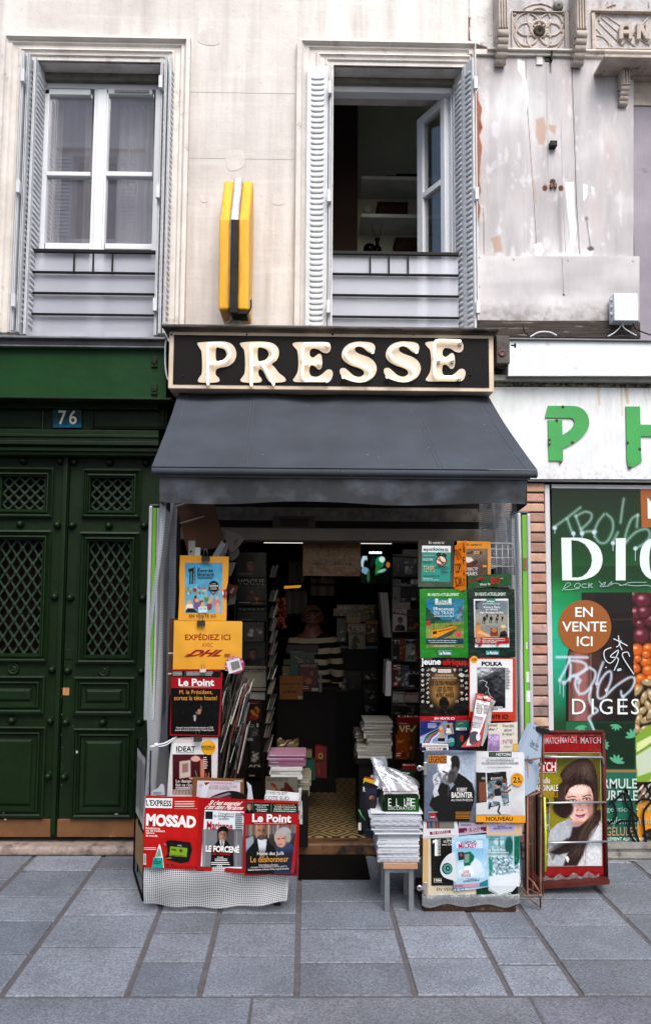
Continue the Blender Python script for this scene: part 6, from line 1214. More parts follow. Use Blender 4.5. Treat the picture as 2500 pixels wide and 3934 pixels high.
cv.ell(930,790,34,30,'#2c3a4a',8);cv.ell(985,765,26,22,'#6d3a34',8);cv.pol([(885,850),(935,835),(955,880),(945,920),(890,915)],'#1d2430',5);cv.ell(920,815,22,22,'#c29a80',4);cv.pol([(905,800),(945,770),(965,800),(925,815)],'#15171c',4);cv.line([(945,870),(1010,880),(1045,850)],14,'#7a3a34',5);cv.pol([(890,915),(950,910),(975,985),(945,1020),(935,970),(870,960),(855,1000),(835,985)],'#c9cdd3',5);cv.line([(850,985),(835,1035)],18,'#1c1a1c',4);cv.line([(938,1010),(922,1065),(940,1088)],16,'#1c1a1c',4);cv.line([(890,910),(860,945)],12,'#c28a3a',5);cv.line([(1000,850),(1050,800)],12,'#8a5a4a',5);p.img(cv)
p.text('BONAPARTE',852,728,968,752,'#d9d5cf',.0,-3).text('VERDUN',762,730,806,750,'#d9d5cf',.0);p.bars(880,686,934,694,1,'#a98a5a',0);p.circ(1110,752,62,66,'#dba834');p.text('2',1068,726,1104,782,'#191308',.02).text('€',1114,728,1140,756,'#191308',.01).text(',99',1108,762,1152,790,'#191308',.01).text('LE N°1',1086,700,1132,716,'#7a5a1a',.0)
p.poly([(706,1104),(1186,1104),(1190,1176),(706,1168)],'#dda62a');p.text('NOUVEAU',804,1116,1068,1156,'#15110a',.03);done(p)
p=poster('white sheet with a plum EN VENTE ICI strip under the portrait poster',W3,[(192,1160),(520,1160),(534,1230),(536,1312),(186,1330),(190,1240)],YW+.0,'#d6d6d8',PLASTIC);cv=Cv(222,1162,494,1232,60,18,'#8a8480');
for x,c_ in((225,'#a0405a'),(245,'#3f8a8a'),(262,'#4a5a8a'),(305,'#a8354a'),(330,'#6a5a50')):cv.pol([(x,1162),(x+18,1162),(x+20,1228),(x+2,1225)],c_,3)
p.img(cv);p.poly([(254,1264),(458,1246),(460,1276),(256,1294)],'#8d2a48');p.text('EN VENTE ICI',280,1254,438,1284,'#e3d4da',.02,-4);p.line([(196,1312),(520,1296)],3,'#a9adb4');done(p)
p=poster('mauve sheet lettered NUMÉRO EXCEPTIONNEL under the middle of the stand',W3,[(536,1166),(808,1168),(808,1270),(536,1304)],YW+.002,'#b9b2c0',PLASTIC);p.poly([(536,1230),(808,1214),(808,1256),(536,1276)],'#7d2f52');p.text('EN VENTE ICI',620,1222,752,1248,'#e0d0d8',.02,-3).text('NUMÉRO EXCEPTIONNEL',596,1244,778,1270,'#e0d0d8',.02,-3);p.bars(556,1186,690,1206,2,'#8a7a90',.3);p.poly([(690,1168),(790,1168),(770,1190),(710,1190)],'#8a5a6a');done(p)
p=poster('lilac space magazine sheet sticking out below the white history poster',W3,[(808,1170),(1160,1176),(1158,1300),(810,1300)],YW-.0,'#cbb9a4',PLASTIC);p.poly([(838,1172),(1082,1172),(1082,1252),(838,1258)],'#b3afd0');p.text('MARS',905,1160,1030,1194,'#e3e3ec',.02);p.bars(916,1204,990,1216,1,'#26262c',0);p.text('LE NOUVEAU CAP DE LA NASA',878,1220,1062,1236,'#26262c',.02,-2);done(p)
p=poster('cream poster of a black brick wall cover dated 1984 at the foot of the stand',W3,[(190,1330),(470,1318),(560,1316),(706,1800),(708,1874),(540,1878),(232,1886),(184,1880),(186,1600)],YW+.004,'#d6ccb8',PAPER)
p.rect(188,1340,240,1880,'#c9b088');p.poly([(264,1330),(560,1320),(560,1790),(270,1792)],'#14120f')
for r_ in range(13):
    y=1346+r_*35;p.rect(268,y,500,y+2.5,'#3d3935')
    for c_ in range(4):x=300+c_*60+(r_%2)*30;p.rect(x,y,x+2.5,y+35,'#35312e')if x<500 else None
p.poly([(283,1352),(318,1335),(322,1340),(322,1500),(304,1500),(304,1365),(285,1378)],Wh).poly([(326,1340),(336,1340),(336,1500),(326,1500)],Wh);p.text('LE UN des libraires',268,1405,432,1424,'#d9d9d5',.01,-90);p.text('LUTTER',390,1346,500,1370,'#d9d9d4',.02).text('une DIC',376,1378,490,1398,'#d9d9d4',.01).text('Co',420,1326,450,1342,'#d9d9d4',.01)
p.poly(cr([(356,1620),(375,1560),(420,1500),(470,1470),(500,1480),(520,1735),(470,1735),(400,1712),(365,1670)],4),'#d0d3d6');p.circ(425,1625,52,56,'#1d2a2a');p.circ(428,1625,42,46,'#5aa79d');p.circ(432,1622,24,26,'#1b2020');p.circ(432,1622,10,12,'#7fb8b0');p.text('1984',296,1728,370,1752,'#d9d9d4',.04);p.bars(290,1714,372,1726,1,'#a9a9a5',0);p.bars(292,1754,376,1764,1,'#a9a9a5',0);p.text('EN VENTE ICI',320,1812,596,1844,'#2c2822',.01);done(p)
p=poster('teal and white crumpled history poster at the lower right of the stand',W3,[(812,1300),(980,1302),(1130,1300),(1134,1560),(1142,1762),(1060,1850),(940,1880),(830,1820)],YW+.002,'#cfd6d8',PLASTIC)
cv=Cv(814,1306,1132,1800,80,122,'#7fb0b8','#c6ced2');cv.pol([(1070,1306),(1132,1306),(1132,1560),(1090,1600),(1072,1500)],'#17806a',4);cv.noise(.05,40);cv.ell(1030,1400,40,90,'#2c6f68',20);cv.ell(930,1360,50,40,'#c3d3d8',16);cv.pol([(930,1320),(938,1320),(948,1420),(920,1420)],'#6a9a9c',4);cv.pol([(820,1520),(1060,1510),(1060,1680),(840,1700)],'#9fb3bb',20);cv.noise(0,14);k=(cv.Y>1500)&(cv.Y<1720);cv.c[k]*=(1+.2*cv.n[k][:,None]);cv.ell(850,1600,20,90,'#2a8a7a',20,0,.7);cv.pol([(830,1700),(1132,1660),(1132,1800),(830,1800)],'#d9dfe2',30);cv.line([(1074,1306),(1074,1600)],6,'#d9dee0',2);p.img(cv)
p.text('Le Parisien',846,1306,944,1326,'#2f8f86',.02).text('Histoires de Paris',816,1328,988,1348,'#47788a',.0);p.text('1855-1937',850,1404,940,1420,'#d9e3e4',.01).text('Le Paris fou',818,1424,990,1452,'#e6ecec',.01).text('Expositions',836,1456,1026,1480,'#e6ecec',.01).text('universelles',818,1488,1002,1512,'#e6ecec',.01);done(p)
p=poster('dark green torn poster corner at the foot of the stand',W3,[(706,1800),(830,1820),(940,1860),(1060,1850),(1118,1800),(1116,1905),(900,1912),(660,1910),(706,1876)],YW+.008,'#15553f',PLASTIC);p.poly([(1000,1880),(1120,1795),(1116,1890)],'#17130f');p.poly([(820,1800),(1060,1870),(940,1890),(830,1840)],'#c3cbce');done(p)
p=poster('pale blue comic magazine poster taped over the foot of the stand',W3,[(468,1322),(640,1300),(806,1290),(826,1560),(842,1800),(700,1826),(492,1846),(476,1600)],YW-.008,'#b6d0de',PLASTIC)
cv=Cv(472,1330,828,1720,50,54,'#a9cbdd','#b9d3e0');cv.noise(.03,60);p.img(cv);p.poly([(512,1362),(768,1345),(795,1702),(535,1726)],'#cfd9e0');cv=Cv(520,1425,785,1712,66,70,'#8fc0d8','#c9dde6')
cv.ell(640,1640,110,50,'#dfe6ea',30);cv.ell(560,1600,50,40,'#c6dbe4',20);cv.pol([(585,1470),(650,1455),(690,1500),(680,1590),(590,1600)],'#1f7a62',6);cv.pol([(592,1490),(640,1478),(640,1560),(596,1570)],'#7fb0a0',6);cv.pol([(530,1465),(585,1460),(590,1535),(535,1545)],'#3a3a42',4);cv.ell(560,1490,16,18,'#8a6a58',4);cv.pol([(650,1580),(700,1520),(760,1560),(780,1650),(700,1700)],'#d3dde4',16);p.img(cv)
p.text('LE JOURNAL DE',556,1354,706,1376,'#2a2a30',.02,-4).text('MICKEY',536,1372,720,1424,'#c05a8a',.03,-3);p.text('CODE',576,1640,640,1668,'#c98a94',.02,-3).text('ROUGE',566,1672,656,1704,'#c98a94',.02,-3);p.text('En vente ici',626,1716,706,1732,'#3a3a42',.01,-5).text('NOUVELLE FORMULE',584,1734,742,1750,'#2a2a30',.03,-5);p.poly([(498,1782),(735,1768),(735,1800),(498,1812)],'#c9a0b4');p.text('EN CADEAU',500,1782,578,1802,'#6a3a54',.01,-3);p.poly([(740,1768),(822,1730),(826,1792),(745,1800)],'#3f8a94');p.text('$',596,1486,624,1530,'#c98aa0',.02);done(p)
for y,l in((640,'chrome bulldog clip on the left edge of the portrait poster'),(1815,'chrome bulldog clip on the left edge of the stand foot')):
    t=thing('bulldog_clip',l,'clip',P(W3(200,y),YW-.02),'chrome bulldog clips on the stand edge');CHR=M('dull_chrome','#a9a9aa',.35,metal=.8)
    p_=P(W3(155,y),YW-.02);b=MB();b.pbox(W3,196,y-58,230,y+70,YW-.018,YW-.010);b.obj('jaw',CHR,t,.003);b=MB();b.pbox(W3,160,y-18,205,y+18,YW-.022,YW-.016);b.lathe(p_,(0,-1,0),[(.006,-.006),(.014,-.006),(.014,.004),(.006,.004)],14);b.obj('thumb_plate',CHR,t)
# ================================================================ STOOL WITH MAGAZINE STACKS
YS0=-.84
pz=P(W2(1066,1960),YS0)
X0,X1=P(W2(1040,1600),YS0).x,P(W2(1320,1600),YS0).x;zt0,zt1=P(W2(1180,1617),YS0).z,P(W2(1180,1566),YS0).z
st_=thing('low_stool','low plywood stool with square grey steel legs under the white magazine stacks','stool',((X0+X1)/2,-.72,0))
MB().box(X0-.005,YS0,zt0,X1,YS0+.27,zt1).obj('seat',M('plywood_edge','#a0795c',.6,.25,4,.2,30,stretch=(1,1,30)),st_,.003)
STL=M('scratched_grey_steel','#7f8488',.4,.25,10,.1,30,metal=.6)
for x,y in((1066,YS0+.02),(1270,YS0+.02),(1066,YS0+.23),(1270,YS0+.23)):
    xx=P(W2(x,1780),YS0).x;MB().box(xx-.0125,y-.0,0,xx+.0125,y+.025,zt0).obj('leg',STL,st_,.002)
MB().box(X0+.02,YS0+.025,zt0-.025,X1-.02,YS0+.04,zt0).obj('apron',STL,st_,.002)
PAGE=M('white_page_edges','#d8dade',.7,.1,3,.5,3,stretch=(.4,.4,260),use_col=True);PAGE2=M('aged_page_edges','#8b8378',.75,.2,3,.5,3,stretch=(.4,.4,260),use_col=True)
FILM=see_through('shrink_wrap','#b9bec6',.15,.2,.07)
def mags_stack(F,x0,x1,y0,y1,Yf,dep,n,label,grp,cols=('#b9bcc4','#adb1ba','#c5c8ce'),par=None,top=None,wrap=False,mat=None,lean=0,zbase=None,skew=.008,plain=False):
    X0,z0,X1,z1=rc(F,x0,y0,x1,y1,Yf)
    if zbase is not None:z0=zbase
    h=(z1-z0)/n
    for k in range(n):
        b=MB();j=random.uniform(-skew,skew);jy=random.uniform(-.006,.006);c_=random.choice(cols);a_=random.uniform(-.02,.02)
        cx,cy=(X0+X1)/2+j,Yf+dep/2+jy
        b.obox((cx,cy,z0+h*(k+.5)),Vector((math.cos(a_),math.sin(a_),0))*(X1-X0)/2,Vector((-math.sin(a_),math.cos(a_),0))*dep/2,(0,0,h/2-.0006),0,c_)
        b.box(cx-(X1-X0)*.46,Yf+jy-.0025,z0+h*k+h*.35,cx-(X1-X0)*random.uniform(.1,.3),Yf+jy+.01,z0+h*k+h*.6,0,'#7d8088' if k%2 else '#b9bcc2')
        pos='top' if k==n-1 else('bottom' if k==0 else f'{["second", "third", "fourth", "fifth", "sixth", "seventh", "eighth", "ninth"][min(k - 1, 7)]} from the bottom')
        o_=b.obj('magazine',mat or PAGE,None,.0012,None,1);tag(o_,label if plain else f'{label}, {pos}','magazine',grp)
    if wrap:
        b=MB();b.surf(lambda u,v:(X0-.004+(X1-X0+.008)*u,Yf-.012-.004*math.sin(u*40+v*9)-.003*math.sin(v*21),z0+(z1-z0)*v),30,10);tag(b.obj('shrink_wrap',FILM),f'clear wrinkled film round {label.split(",")[0]}','plastic film')
    return(X0+X1)/2,Yf+dep/2,z1
gS='magazines stacked on the low stool'
x_,y_,zz=mags_stack(W2,985,1325,1430,1564,YS0+.015,.24,7,'white magazine in the lowest wrapped bundle on the stool',gS,wrap=True,zbase=zt1+.001)
x_,y_,zz=mags_stack(W2,980,1330,1316,1430,YS0+.01,.24,7,'white magazine in the second bundle on the stool',gS,zbase=zz)
x_,y_,zz=mags_stack(W2,945,1348,1242,1314,YS0-.01,.25,5,'white magazine in the wide third bundle on the stool',gS,zbase=zz)
x_,y_,zz=mags_stack(W2,930,1350,1188,1242,YS0-.02,.27,3,'white magazine under film in the fourth bundle on the stool',gS,zbase=zz,wrap=True)
x_,y_,zz=mags_stack(W2,918,1352,1140,1188,YS0-.02,.28,4,'glossy white magazine in the top pile on the stool',gS,zbase=zz)
t=thing('display_box','green counter box lettered ELLE DECORATION holding bagged magazines on the stool stack','box',(x_,YS0+.1,zz))
q=[(1050,988),(1312,984),(1330,1000),(1330,1135),(1318,1146),(1050,1148),(1036,1136),(1036,1000)]
p=Pr(W2,q,YS0-.005,.006,'#123d1c');cv=Cv(1040,990,1326,1142,40,24,'#14451f');cv.pol([(1180,1142),(1326,1010),(1326,1142)],'#1c6b2c',20);cv.pol([(1040,990),(1200,990),(1060,1142),(1040,1142)],'#0f3016',40);p.img(cv)
for k,ch_ in enumerate('ELLE'):p.text(ch_,(1072,1138,1205,1260)[k],1022,(1098,1162,1228,1298)[k],1088,'#d9dfda',.0)
p.text('30',1226,1016,1264,1046,'#e2e6e3',.02).text('ANS',1222,1050,1262,1082,'#e2e6e3',.02);p.text('DECORATION',1072,1090,1298,1117,'#d3dad4',-.005);p.obj('front_card',GLOSS,t)
b=MB();X0,z0,X1,z1=rc(W2,985,1000,1330,1146,YS0);b.box(X0+.02,YS0+.004,zz,X0+.024,YS0+.2,z1);b.box(X1-.004,YS0+.004,zz,X1,YS0+.2,z1);b.box(X0+.02,YS0+.2,zz,X1,YS0+.204,z1+.08);b.box(X0+.024,YS0+.004,zz,X1-.004,YS0+.2,zz+.004);b.obj('box_walls',M('dark_green_card','#16331c',.5),t)
p=Pr(W2,[(1010,776),(1290,776),(1296,880),(1010,880)],YS0+.19,.004,'#1a3324');p.text('30',1185,800,1222,826,'#c9d3cd',.02)
for k,ch_ in enumerate('LLE'):p.text(ch_,(1100,1165,1226)[k],806,(1120,1186,1252)[k],870,'#c3cdc7',.0)
p.obj('header_card',GLOSS,t)
mags_stack(W2,1030,1325,925,990,YS0+.02,.17,4,'pale pink magazine packed in the green counter box',gS,('#c9b9bd','#d3c9cc','#bfb2b8'),zbase=zz+.03)
b=MB();bz0=P(W2(1150,960),YS0).z
def bagf(u,v):
    a=u*2*math.pi;r_=1-.75*v**1.3;x=x_+.015+.115*r_*math.cos(a)-.08*v*v+.02*math.sin(a*5+v*6)*(.4+v);y=YS0+.09+.09*r_*math.sin(a)+.012*math.sin(a*7+v*4)
    return(x,y,bz0+.085*v+.012*math.sin(a*3+v*3)*v+.03*v*v*(1+math.cos(a-2.6)))
b.surf(bagf,48,12);tag(b.obj('plastic_bag',see_through('clear_bag_film','#c5ccd4',.3,.1,.25)),'crumpled clear plastic bag on top of the green counter box','bag')
for k,(out,c_,tx,l)in enumerate((([(845,925),(880,880),(985,915),(975,1080),(880,1290),(822,1290)],'#2a2430','R','dark magazine with a bearded face leaning left of the stool stack'),([(868,850),(990,880),(985,925),(862,905)],'#c9b03a','','yellow edged magazine lying behind the leaning one left of the stool'),([(880,840),(1000,860),(990,885),(872,862)],'#b23a34','','red edged magazine on top of the leaning pile left of the stool'),([(930,825),(1000,845),(995,862),(925,850)],'#d3d3d3','','white edged magazine topmost of the leaning pile left of the stool'))):
    def dr_(p,k=k,tx=tx):
        if k==0:
            cv=Cv(882,935,975,1080,34,52,'#3a3f5a','#2f2a3a');face(cv,935,1015,30,'#a98470','#3a2820');cv.ell(935,1045,18,22,'#4a3226',6);p.img(cv);p.text('R',862,925,880,965,'#d9d9d9',.01);p.rect(822,1225,845,1288,'#c9c9c9')
    mag(l,W2,out,YS0+.05+k*.02,c_,dr_,'magazines leaning left of the stool')
b=MB();b.tube([P(W2(*q),YS0+.03)for q in((825,1115),(850,1170),(880,1205))],.005,6);tag(b.obj('green_strap',M('green_strap','#1f6a35',.4)),'short green strap beside the leaning magazines left of the stool','strap')
for k in range(3):mag(f'dim blue magazine {["lowest", "in the middle", "highest"][k]} in the pile on the ground left of the stool',W2,[(872+k*6,1290+k*4-20*k),(945,1300-20*k),(945,1365-30*k),(876+k*5,1330-30*k)],YS0+.12+k*.02,('#2f3a55','#8a8f9a','#3f5a7a')[k],None,'magazines leaning left of the stool')
# ================================================================ FREE-STANDING NEWSPAPER RACK (right of the poster stand)
RW=M('rusty_brown_wire','#74503f',.6,.3,20)
t=thing('newspaper_rack','tall rusty wire newspaper rack standing between the poster stand and the red display','rack',(P(W4(280,2060),-.74).x,-.74,0))
Ya,Yb=-.80,-.66;f=lambda x,y,Y=Ya:P(W4(x,y),Y)
b=MB();zf0=f(345,2195).z
b.tube([f(205,620),f(205,2065),f(262,2120),f(347,2192),f(347,1900),f(355,660),f(345,590),f(290,600),f(205,620)],.005,6)
for x,y0,y1,Y in((262,930,2050,Yb),(285,930,1930,Yb),(310,930,1900,Yb),(240,960,1700,Yb),(370,620,2060,Yb),(220,1000,1880,Yb)):b.tube([f(x,y0,Y),f(x+4,y1,Y)],.0036,6)
b.tube([f(118,2055),f(205,2060),f(352,2058)],.004,6);b.tube([f(118,1930),f(200,2040)],.004,6);b.tube([f(262,1905),f(352,2050)],.005,6);b.tube([f(180,1010),f(260,985),f(350,950)],.005,6);b.tube([f(200,1850,Yb),f(262,1910,Yb),f(262,2050,Yb)],.004,6)
for x,y in((347,2058),(345,660),(350,1000)):b.ell(f(x,y),(.010,.009,.009),8,6)
b.tube([f(370,290,Yb),f(375,660,Yb)],.007,8);b.tube([f(330,650),f(375,660,Yb)],.004,6);b.tube([f(205,2060),f(220,1990,Yb),f(370,2060,Yb)],.0035,5)
b.obj('wire_frame',RW,t)
b=MB();b.obox(f(330,1400,Yb)+Vector((.0,.02,0)),(.015,0,0),(0,.06,0),(0,0,.2));b.obj('slatted_back',M('dark_rack_slats','#2b211b',.7,.4,12,.6,40,stretch=(1,1,6)),t)
b=MB();p0,p1=f(388,1010,Yb),f(395,1800,Yb);b.tube([p0,p0*.5+p1*.5+Vector((.004,0,0)),p1],.006,6);b.obj('yellow_green_strip',M('yellow_green_strip','#b9c42a',.5),t)
p=Pr(W4,[(262,222),(300,235),(358,268),(362,350),(352,560),(318,860),(300,930),(180,1002),(182,760),(196,620),(130,520)],[(262,222,-.74),(355,270,-.70),(182,1000,-.83)],.03,'#aebbc9')
cv=Cv(130,225,360,1000,46,110,'#b9c6d4','#a3b0c0');cv.line([(310,880),(340,600),(350,300)],40,'#8e9bb0',40);cv.line([(200,980),(260,800),(320,560)],26,'#7787a5',26);cv.line([(190,900),(300,600)],14,'#cdd8e2',14);cv.line([(230,990),(310,700)],12,'#5f6f90',10)
c0=cv.c.copy()
def inside(pts,x,y):return True
for(x0,y0),(x1,y1),tx,rot,b_ in(((266,262),(348,292),'Mardi 14 octobre',20,.0),((232,415),(330,480),'Orages Villes',33,.0),((190,585),(275,640),'De retour',33,.01)):p.text(tx,x0,y0,x1,y1,'#1f2430',b_,rot)
p.line([(232,452),(320,514)],4,'#1f2430');p.line([(345,340),(310,420)],3,'#2a2f3a')
tag(p.obj('newspaper_bundle',PAPER),'pale blue white newspaper headline sheets stuffed in the rusty wire rack','newspapers')
b=MB();b.obox(f(350,285,-.7),(.035,0,-.01),(0,.03,0),(0.004,0,.012));b.obj('dark_top_plate',IRON,t,.003)
# ================================================================ RED DISPLAY RACK WITH THE BIG PORTRAIT
YM=-.52
t=thing('red_display_rack','red framed pavement display rack with steel bars across a large portrait of a smiling woman','display rack',(P(W4(630,1900),YM).x,YM,0))
RD_=M('red_lacquer_metal','#8f1c22',.35,.15,6,.05,20,dirt='#3a1414',dirt_at=(.62,.75),dirt_s=7);RDK=M('dark_red_rusty','#4a1c18',.6,.4,10,.3,30)
ym=[(190,315,YM),(1030,318,YM),(1060,1905,YM-.03)]
fr1=Pr(W4,[(188,316),(1028,316),(1060,1908),(205,1985)],ym,.05,'#8a1a20');fr1.obj('frame_board',M('red_board_paint','#8a1a20',.35,.15,6,use_col=True),t)
p=Pr(W4,[(215,330),(1012,322),(1046,1838),(228,1858)],[(a,b_,y-.006)for a,b_,y in ym],.004,'#9c1f27')
cv=Cv(225,340,1005,438,120,18,'#a8454a','#9c2a30');cv.noise(.15,60,1,.6);p.img(cv)
for x0,x1,y0,y1,tx in((400,560,370,438,'MATCH'),(560,730,362,430,'MATCH'),(775,990,366,436,'MATCH'),(240,390,376,440,'MATCH')):p.text(tx,x0,y0,x1,y1,'#c3b3b4',.01,0,0)
for x0,x1 in((575,680),(840,945),(300,390)):p.text('PARIS',x0,350,x1,376,'#3a1416',.01)
img=Cv(236,534,1003,1744,190,300,'#7d7a26','#8f8c2c');img.ell(880,620,300,300,'#8f8a3f',260);img.ell(450,1000,160,500,'#9a9426',200);img.ell(560,600,200,120,'#6d6b30',150);img.ell(960,760,90,300,'#6f6c2a',120)
hair='#43312c';h2='#62504a';h3='#96847d';skin='#dfbcb2';sk2='#c09a90'
img.pol([(430,1440),(450,1360),(530,1290),(650,1240),(800,1300),(930,1280),(985,1260),(1003,1300),(1003,1744),(420,1744)],'#b9bcc2',10);img.pol([(880,1480),(985,1270),(1003,1300),(1003,1744),(740,1744)],'#d3d5d8',14);img.line([(650,1260),(690,1400)],50,'#aeb2ba',40);img.line([(470,1500),(560,1640)],30,'#a3a6ae',30)
img.pol(cr([(800,588),(880,615),(938,720),(955,860),(962,1010),(950,1130),(905,1190),(880,1210),(760,1000),(650,1150),(640,1215),(590,1228),(535,1195),(500,1090),(488,1000),(520,900),(580,840),(556,770),(600,700),(690,630)],4),hair,16)
img.ell(770,690,130,70,h2,70,-12);img.ell(850,760,70,110,h3,80,-20,.45);img.ell(560,1010,45,130,h2,50,12,.6);img.ell(640,760,60,80,h2,60,30,.6);img.ell(930,1000,24,160,h2,30,0,.5)
img.pol(cr([(650,890),(760,858),(868,880),(903,950),(904,1070),(885,1170),(835,1250),(765,1296),(715,1280),(655,1210),(618,1120),(610,1030),(622,940)],4),skin,8)
img.ell(745,930,110,50,'#ecd2c8',50);img.ell(668,1130,50,80,'#f0d5cb',50);img.ell(880,1110,34,140,sk2,44);img.ell(760,1292,90,26,sk2,28);img.ell(626,1010,26,100,sk2,40,0,.5)
img.pol(cr([(610,1000),(625,910),(690,850),(770,810),(860,830),(915,900),(925,1010),(900,960),(870,895),(800,872),(720,880),(660,915),(630,970)],4),hair,12)
for k in range(60):
    a=random.uniform(-1,1);x0,y0=770+a*120,650+abs(a)*60;img.line(cr([(x0,y0),(x0+a*70+14,y0+70),(x0+a*110-24,y0+160),(x0+a*125+6,y0+230)],4,False),random.uniform(3,7),random.choice([h2,h3,'#382622',h2]),7,.4)
for sx,ex in((690,1045),(835,1030)):
    img.ell(sx,ex,42,17,'#8a625a',14);img.ell(sx,ex+2,31,12,'#d6cfca',5);img.ell(sx+4,ex+1,13,12,'#4a3f3a',4);img.ell(sx+4,ex,6,6,'#141010',3);img.line([(sx-36,ex+2),(sx-10,ex-13),(sx+22,ex-12),(sx+40,ex-2)],6,'#241815',4);img.ell(sx+7,ex-3,3,3,'#ececec',2)
img.line([(640,1012),(680,1000),(725,1008)],10,'#4a3029',6,.9);img.line([(800,1005),(850,985),(880,990)],10,'#4a3029',6,.9)
img.line([(765,1040),(768,1100),(758,1140)],14,'#b98d80',16,.8);img.ell(740,1148,12,7,'#8a5a50',6);img.ell(790,1148,12,7,'#8a5a50',6);img.ell(766,1120,14,22,'#e0c0b4',14,0,.8)
img.pol(cr([(715,1192),(755,1200),(780,1196),(828,1186),(810,1214),(775,1232),(740,1220)],4),'#94607a',6);img.line([(715,1194),(760,1208),(790,1206),(828,1188)],5,'#6d3a52',4);img.ell(770,1218,30,6,'#b98aa0',6)
img.pol([(690,1330),(760,1322),(870,1240),(940,1150),(990,1140),(1002,1200),(960,1300),(890,1370),(840,1480),(800,1620),(735,1744),(590,1744),(640,1600),(540,1625),(440,1600),(600,1520),(670,1420)],hair,26);img.ell(600,1130,95,95,hair,40);img.ell(530,1120,50,70,hair,40)
for k in range(70):
    x0=880+random.random()*110;y0=1190+random.random()*120;e_=random.random();img.line(cr([(x0,y0),(x0-90,y0+130),(x0-190+60*e_,y0+260),(x0-300+160*e_,y0+330+120*e_)],4,False),random.uniform(3,8),random.choice([h2,h3,'#5f4138',h2,'#221714']),7,.4)
for k in range(16):img.line(cr([(640,1440+k*4),(520,1520+k*6),(430+k*3,1580+k*7)],3,False),3,'#2f211d',3,.8)
img.pol([(610,1645),(640,1640),(655,1670),(640,1710),(625,1690)],'#dfdfdf',4);img.noise(.03,20);p.img(img)
p.rect(300,560,518,744,'#a81f2c');p.text('PARIS',330,584,448,616,'#2a1012',.01).text('MATCH',255,632,510,734,'#e6dede',.035);p.line([(300,562),(517,562),(517,743),(300,743)],5,'#dcd4d4')
p.text('Claudia',296,796,448,862,'#dedcd2',.02).text('CARDINALE',260,876,536,944,'#e3e1d8',.02).text("L'INDOMPTABLE",236,956,534,1010,'#cfa437',.0)
cv=Cv(388,1024,440,1362,20,80,'#5a4438');face(cv,408,1130,40,'#b98470','#2f201b');cv.pol([(388,1190),(440,1180),(440,1362),(388,1362)],'#7d8580',10);p.img(cv);p.line([(440,1022),(440,1364),(388,1364)],3,'#c9c7bf');p.text('FEMME',388,1298,436,1322,'#d9d7d0',.01).text('STAR',388,1330,420,1352,'#d9d7d0',.01);p.text('SOIRÉE',388,1610,442,1632,'#d3d1cb',.01)
p.bars(246,1560,300,1740,8,'#b9a83a',.4);p.bars(236,1050,280,1340,10,'#1f1c14',.3);p.line([(236,534),(982,532),(1004,1740),(238,1752),(236,534)],4,'#c9c5bd')
sp_=tag(p.obj('portrait_poster',PLASTIC),'large portrait poster of a smiling long haired woman on olive green, red border','poster')
b=MB();on=fr1.n
def mp(x,y,off):return PL(W4(x,y),fr1.o+on*off,on)
for a,c_ in(((1015,318),(1050,1905)),((198,316),(212,1980))):b.tube([mp(*a,.01),mp(*c_,.01)],.011,8)
b.tube([mp(190,312,.01),mp(1030,312,.01)],.009,8);b.obox((mp(210,1950,.03)+mp(1058,1890,.03))/2,(mp(1058,1890,.03)-mp(210,1950,.03))/2,on*.035,(0,0,.012));b.obj('edge_frame',RDK,t)
for y0,y1,xr_,hk in((578,580,1005,True),(1072,1062,1045,False),(1505,1482,1060,False)):
    b=MB();pts=[mp(215,y0+4,.03),mp(600,(y0+y1)/2,.034),mp(xr_,y1,.03)]+([mp(xr_+10,600,.03),mp(xr_+14,680,.015)]if hk else[]);b.tube(pts,.0055,8);b.obj('steel_bar',M('bright_steel_bar','#a9adb0',.3,metal=.8),t)
b=MB();b.tube([mp(240,1980,-.0),mp(240,2000,-.25)],.01,6);b.tube([mp(1020,1900,0),mp(1020,1760,-.3)],.01,6);b.obj('rear_strut',RDK,t)
b=MB();a_,c_=mp(340,1905,.025),mp(975,1862,.025);b.surf(lambda u,v:a_+(c_-a_)*u+Vector((0,-.006*math.sin(u*30)-.002,.02*v*(1+.5*math.sin(u*25)))),40,3);b.obj('plastic_scrap',see_through('torn_clear_film','#a9aeb4',.25,.1,.2),t)
# ================================================================ PHARMACY WINDOW POSTERS
YW0=-.004
def RP(x,y):return R7(x,y)
p=Pr(R7,[(524,190),(2300,190),(2300,3620),(524,3620)],YW0,.006,'#1d6a34')
cv=Cv(524,192,1460,3600,235,560,'#1e3f1a')
yy=cv.Y;g=np.stack([np.interp(yy,[200,700,1000,1150,1400,1800,2200,2350,3600],v)for v in([.11,.10,.11,.12,.16,.25,.15,.16,.16],[.22,.33,.44,.62,.70,.72,.55,.38,.36],[.10,.18,.22,.38,.55,.62,.42,.25,.24])],-1)
dk=np.clip((cv.X-560)/500,0,1)[...,None]*(yy>900)[...,None]*.25;cv.c=g*(1-dk)
cv.pol([(800,1148),(1280,1148),(1300,2340),(655,2340),(655,1800),(680,1680),(800,1480)],'#251512',5)
x_h=np.interp(cv.X,[655,690,760,840,900,960,1040,1160,1300],[.05,.42,.66,.62,.30,.30,.20,.14,.10]);k=((cv.X>672)&(cv.X<1292)&(cv.Y>1690)&(cv.Y<2338));cv.c[k]=np.stack([x_h*1.02,x_h*.74,x_h*.70],-1)[k]
cv.pol([(800,1150),(1270,1148),(1275,1330),(800,1340)],'#2c2523',4)
for i in range(30):cv.line([(806+i*15.5,1155),(806+i*15.5,1320)],5,'#4b4442' if i<8 else '#1b1513',4,.8)
cv.pol([(1080,1390),(1275,1385),(1275,1400),(1080,1405)],'#5a4844',8,.7);cv.noise(.02,60)
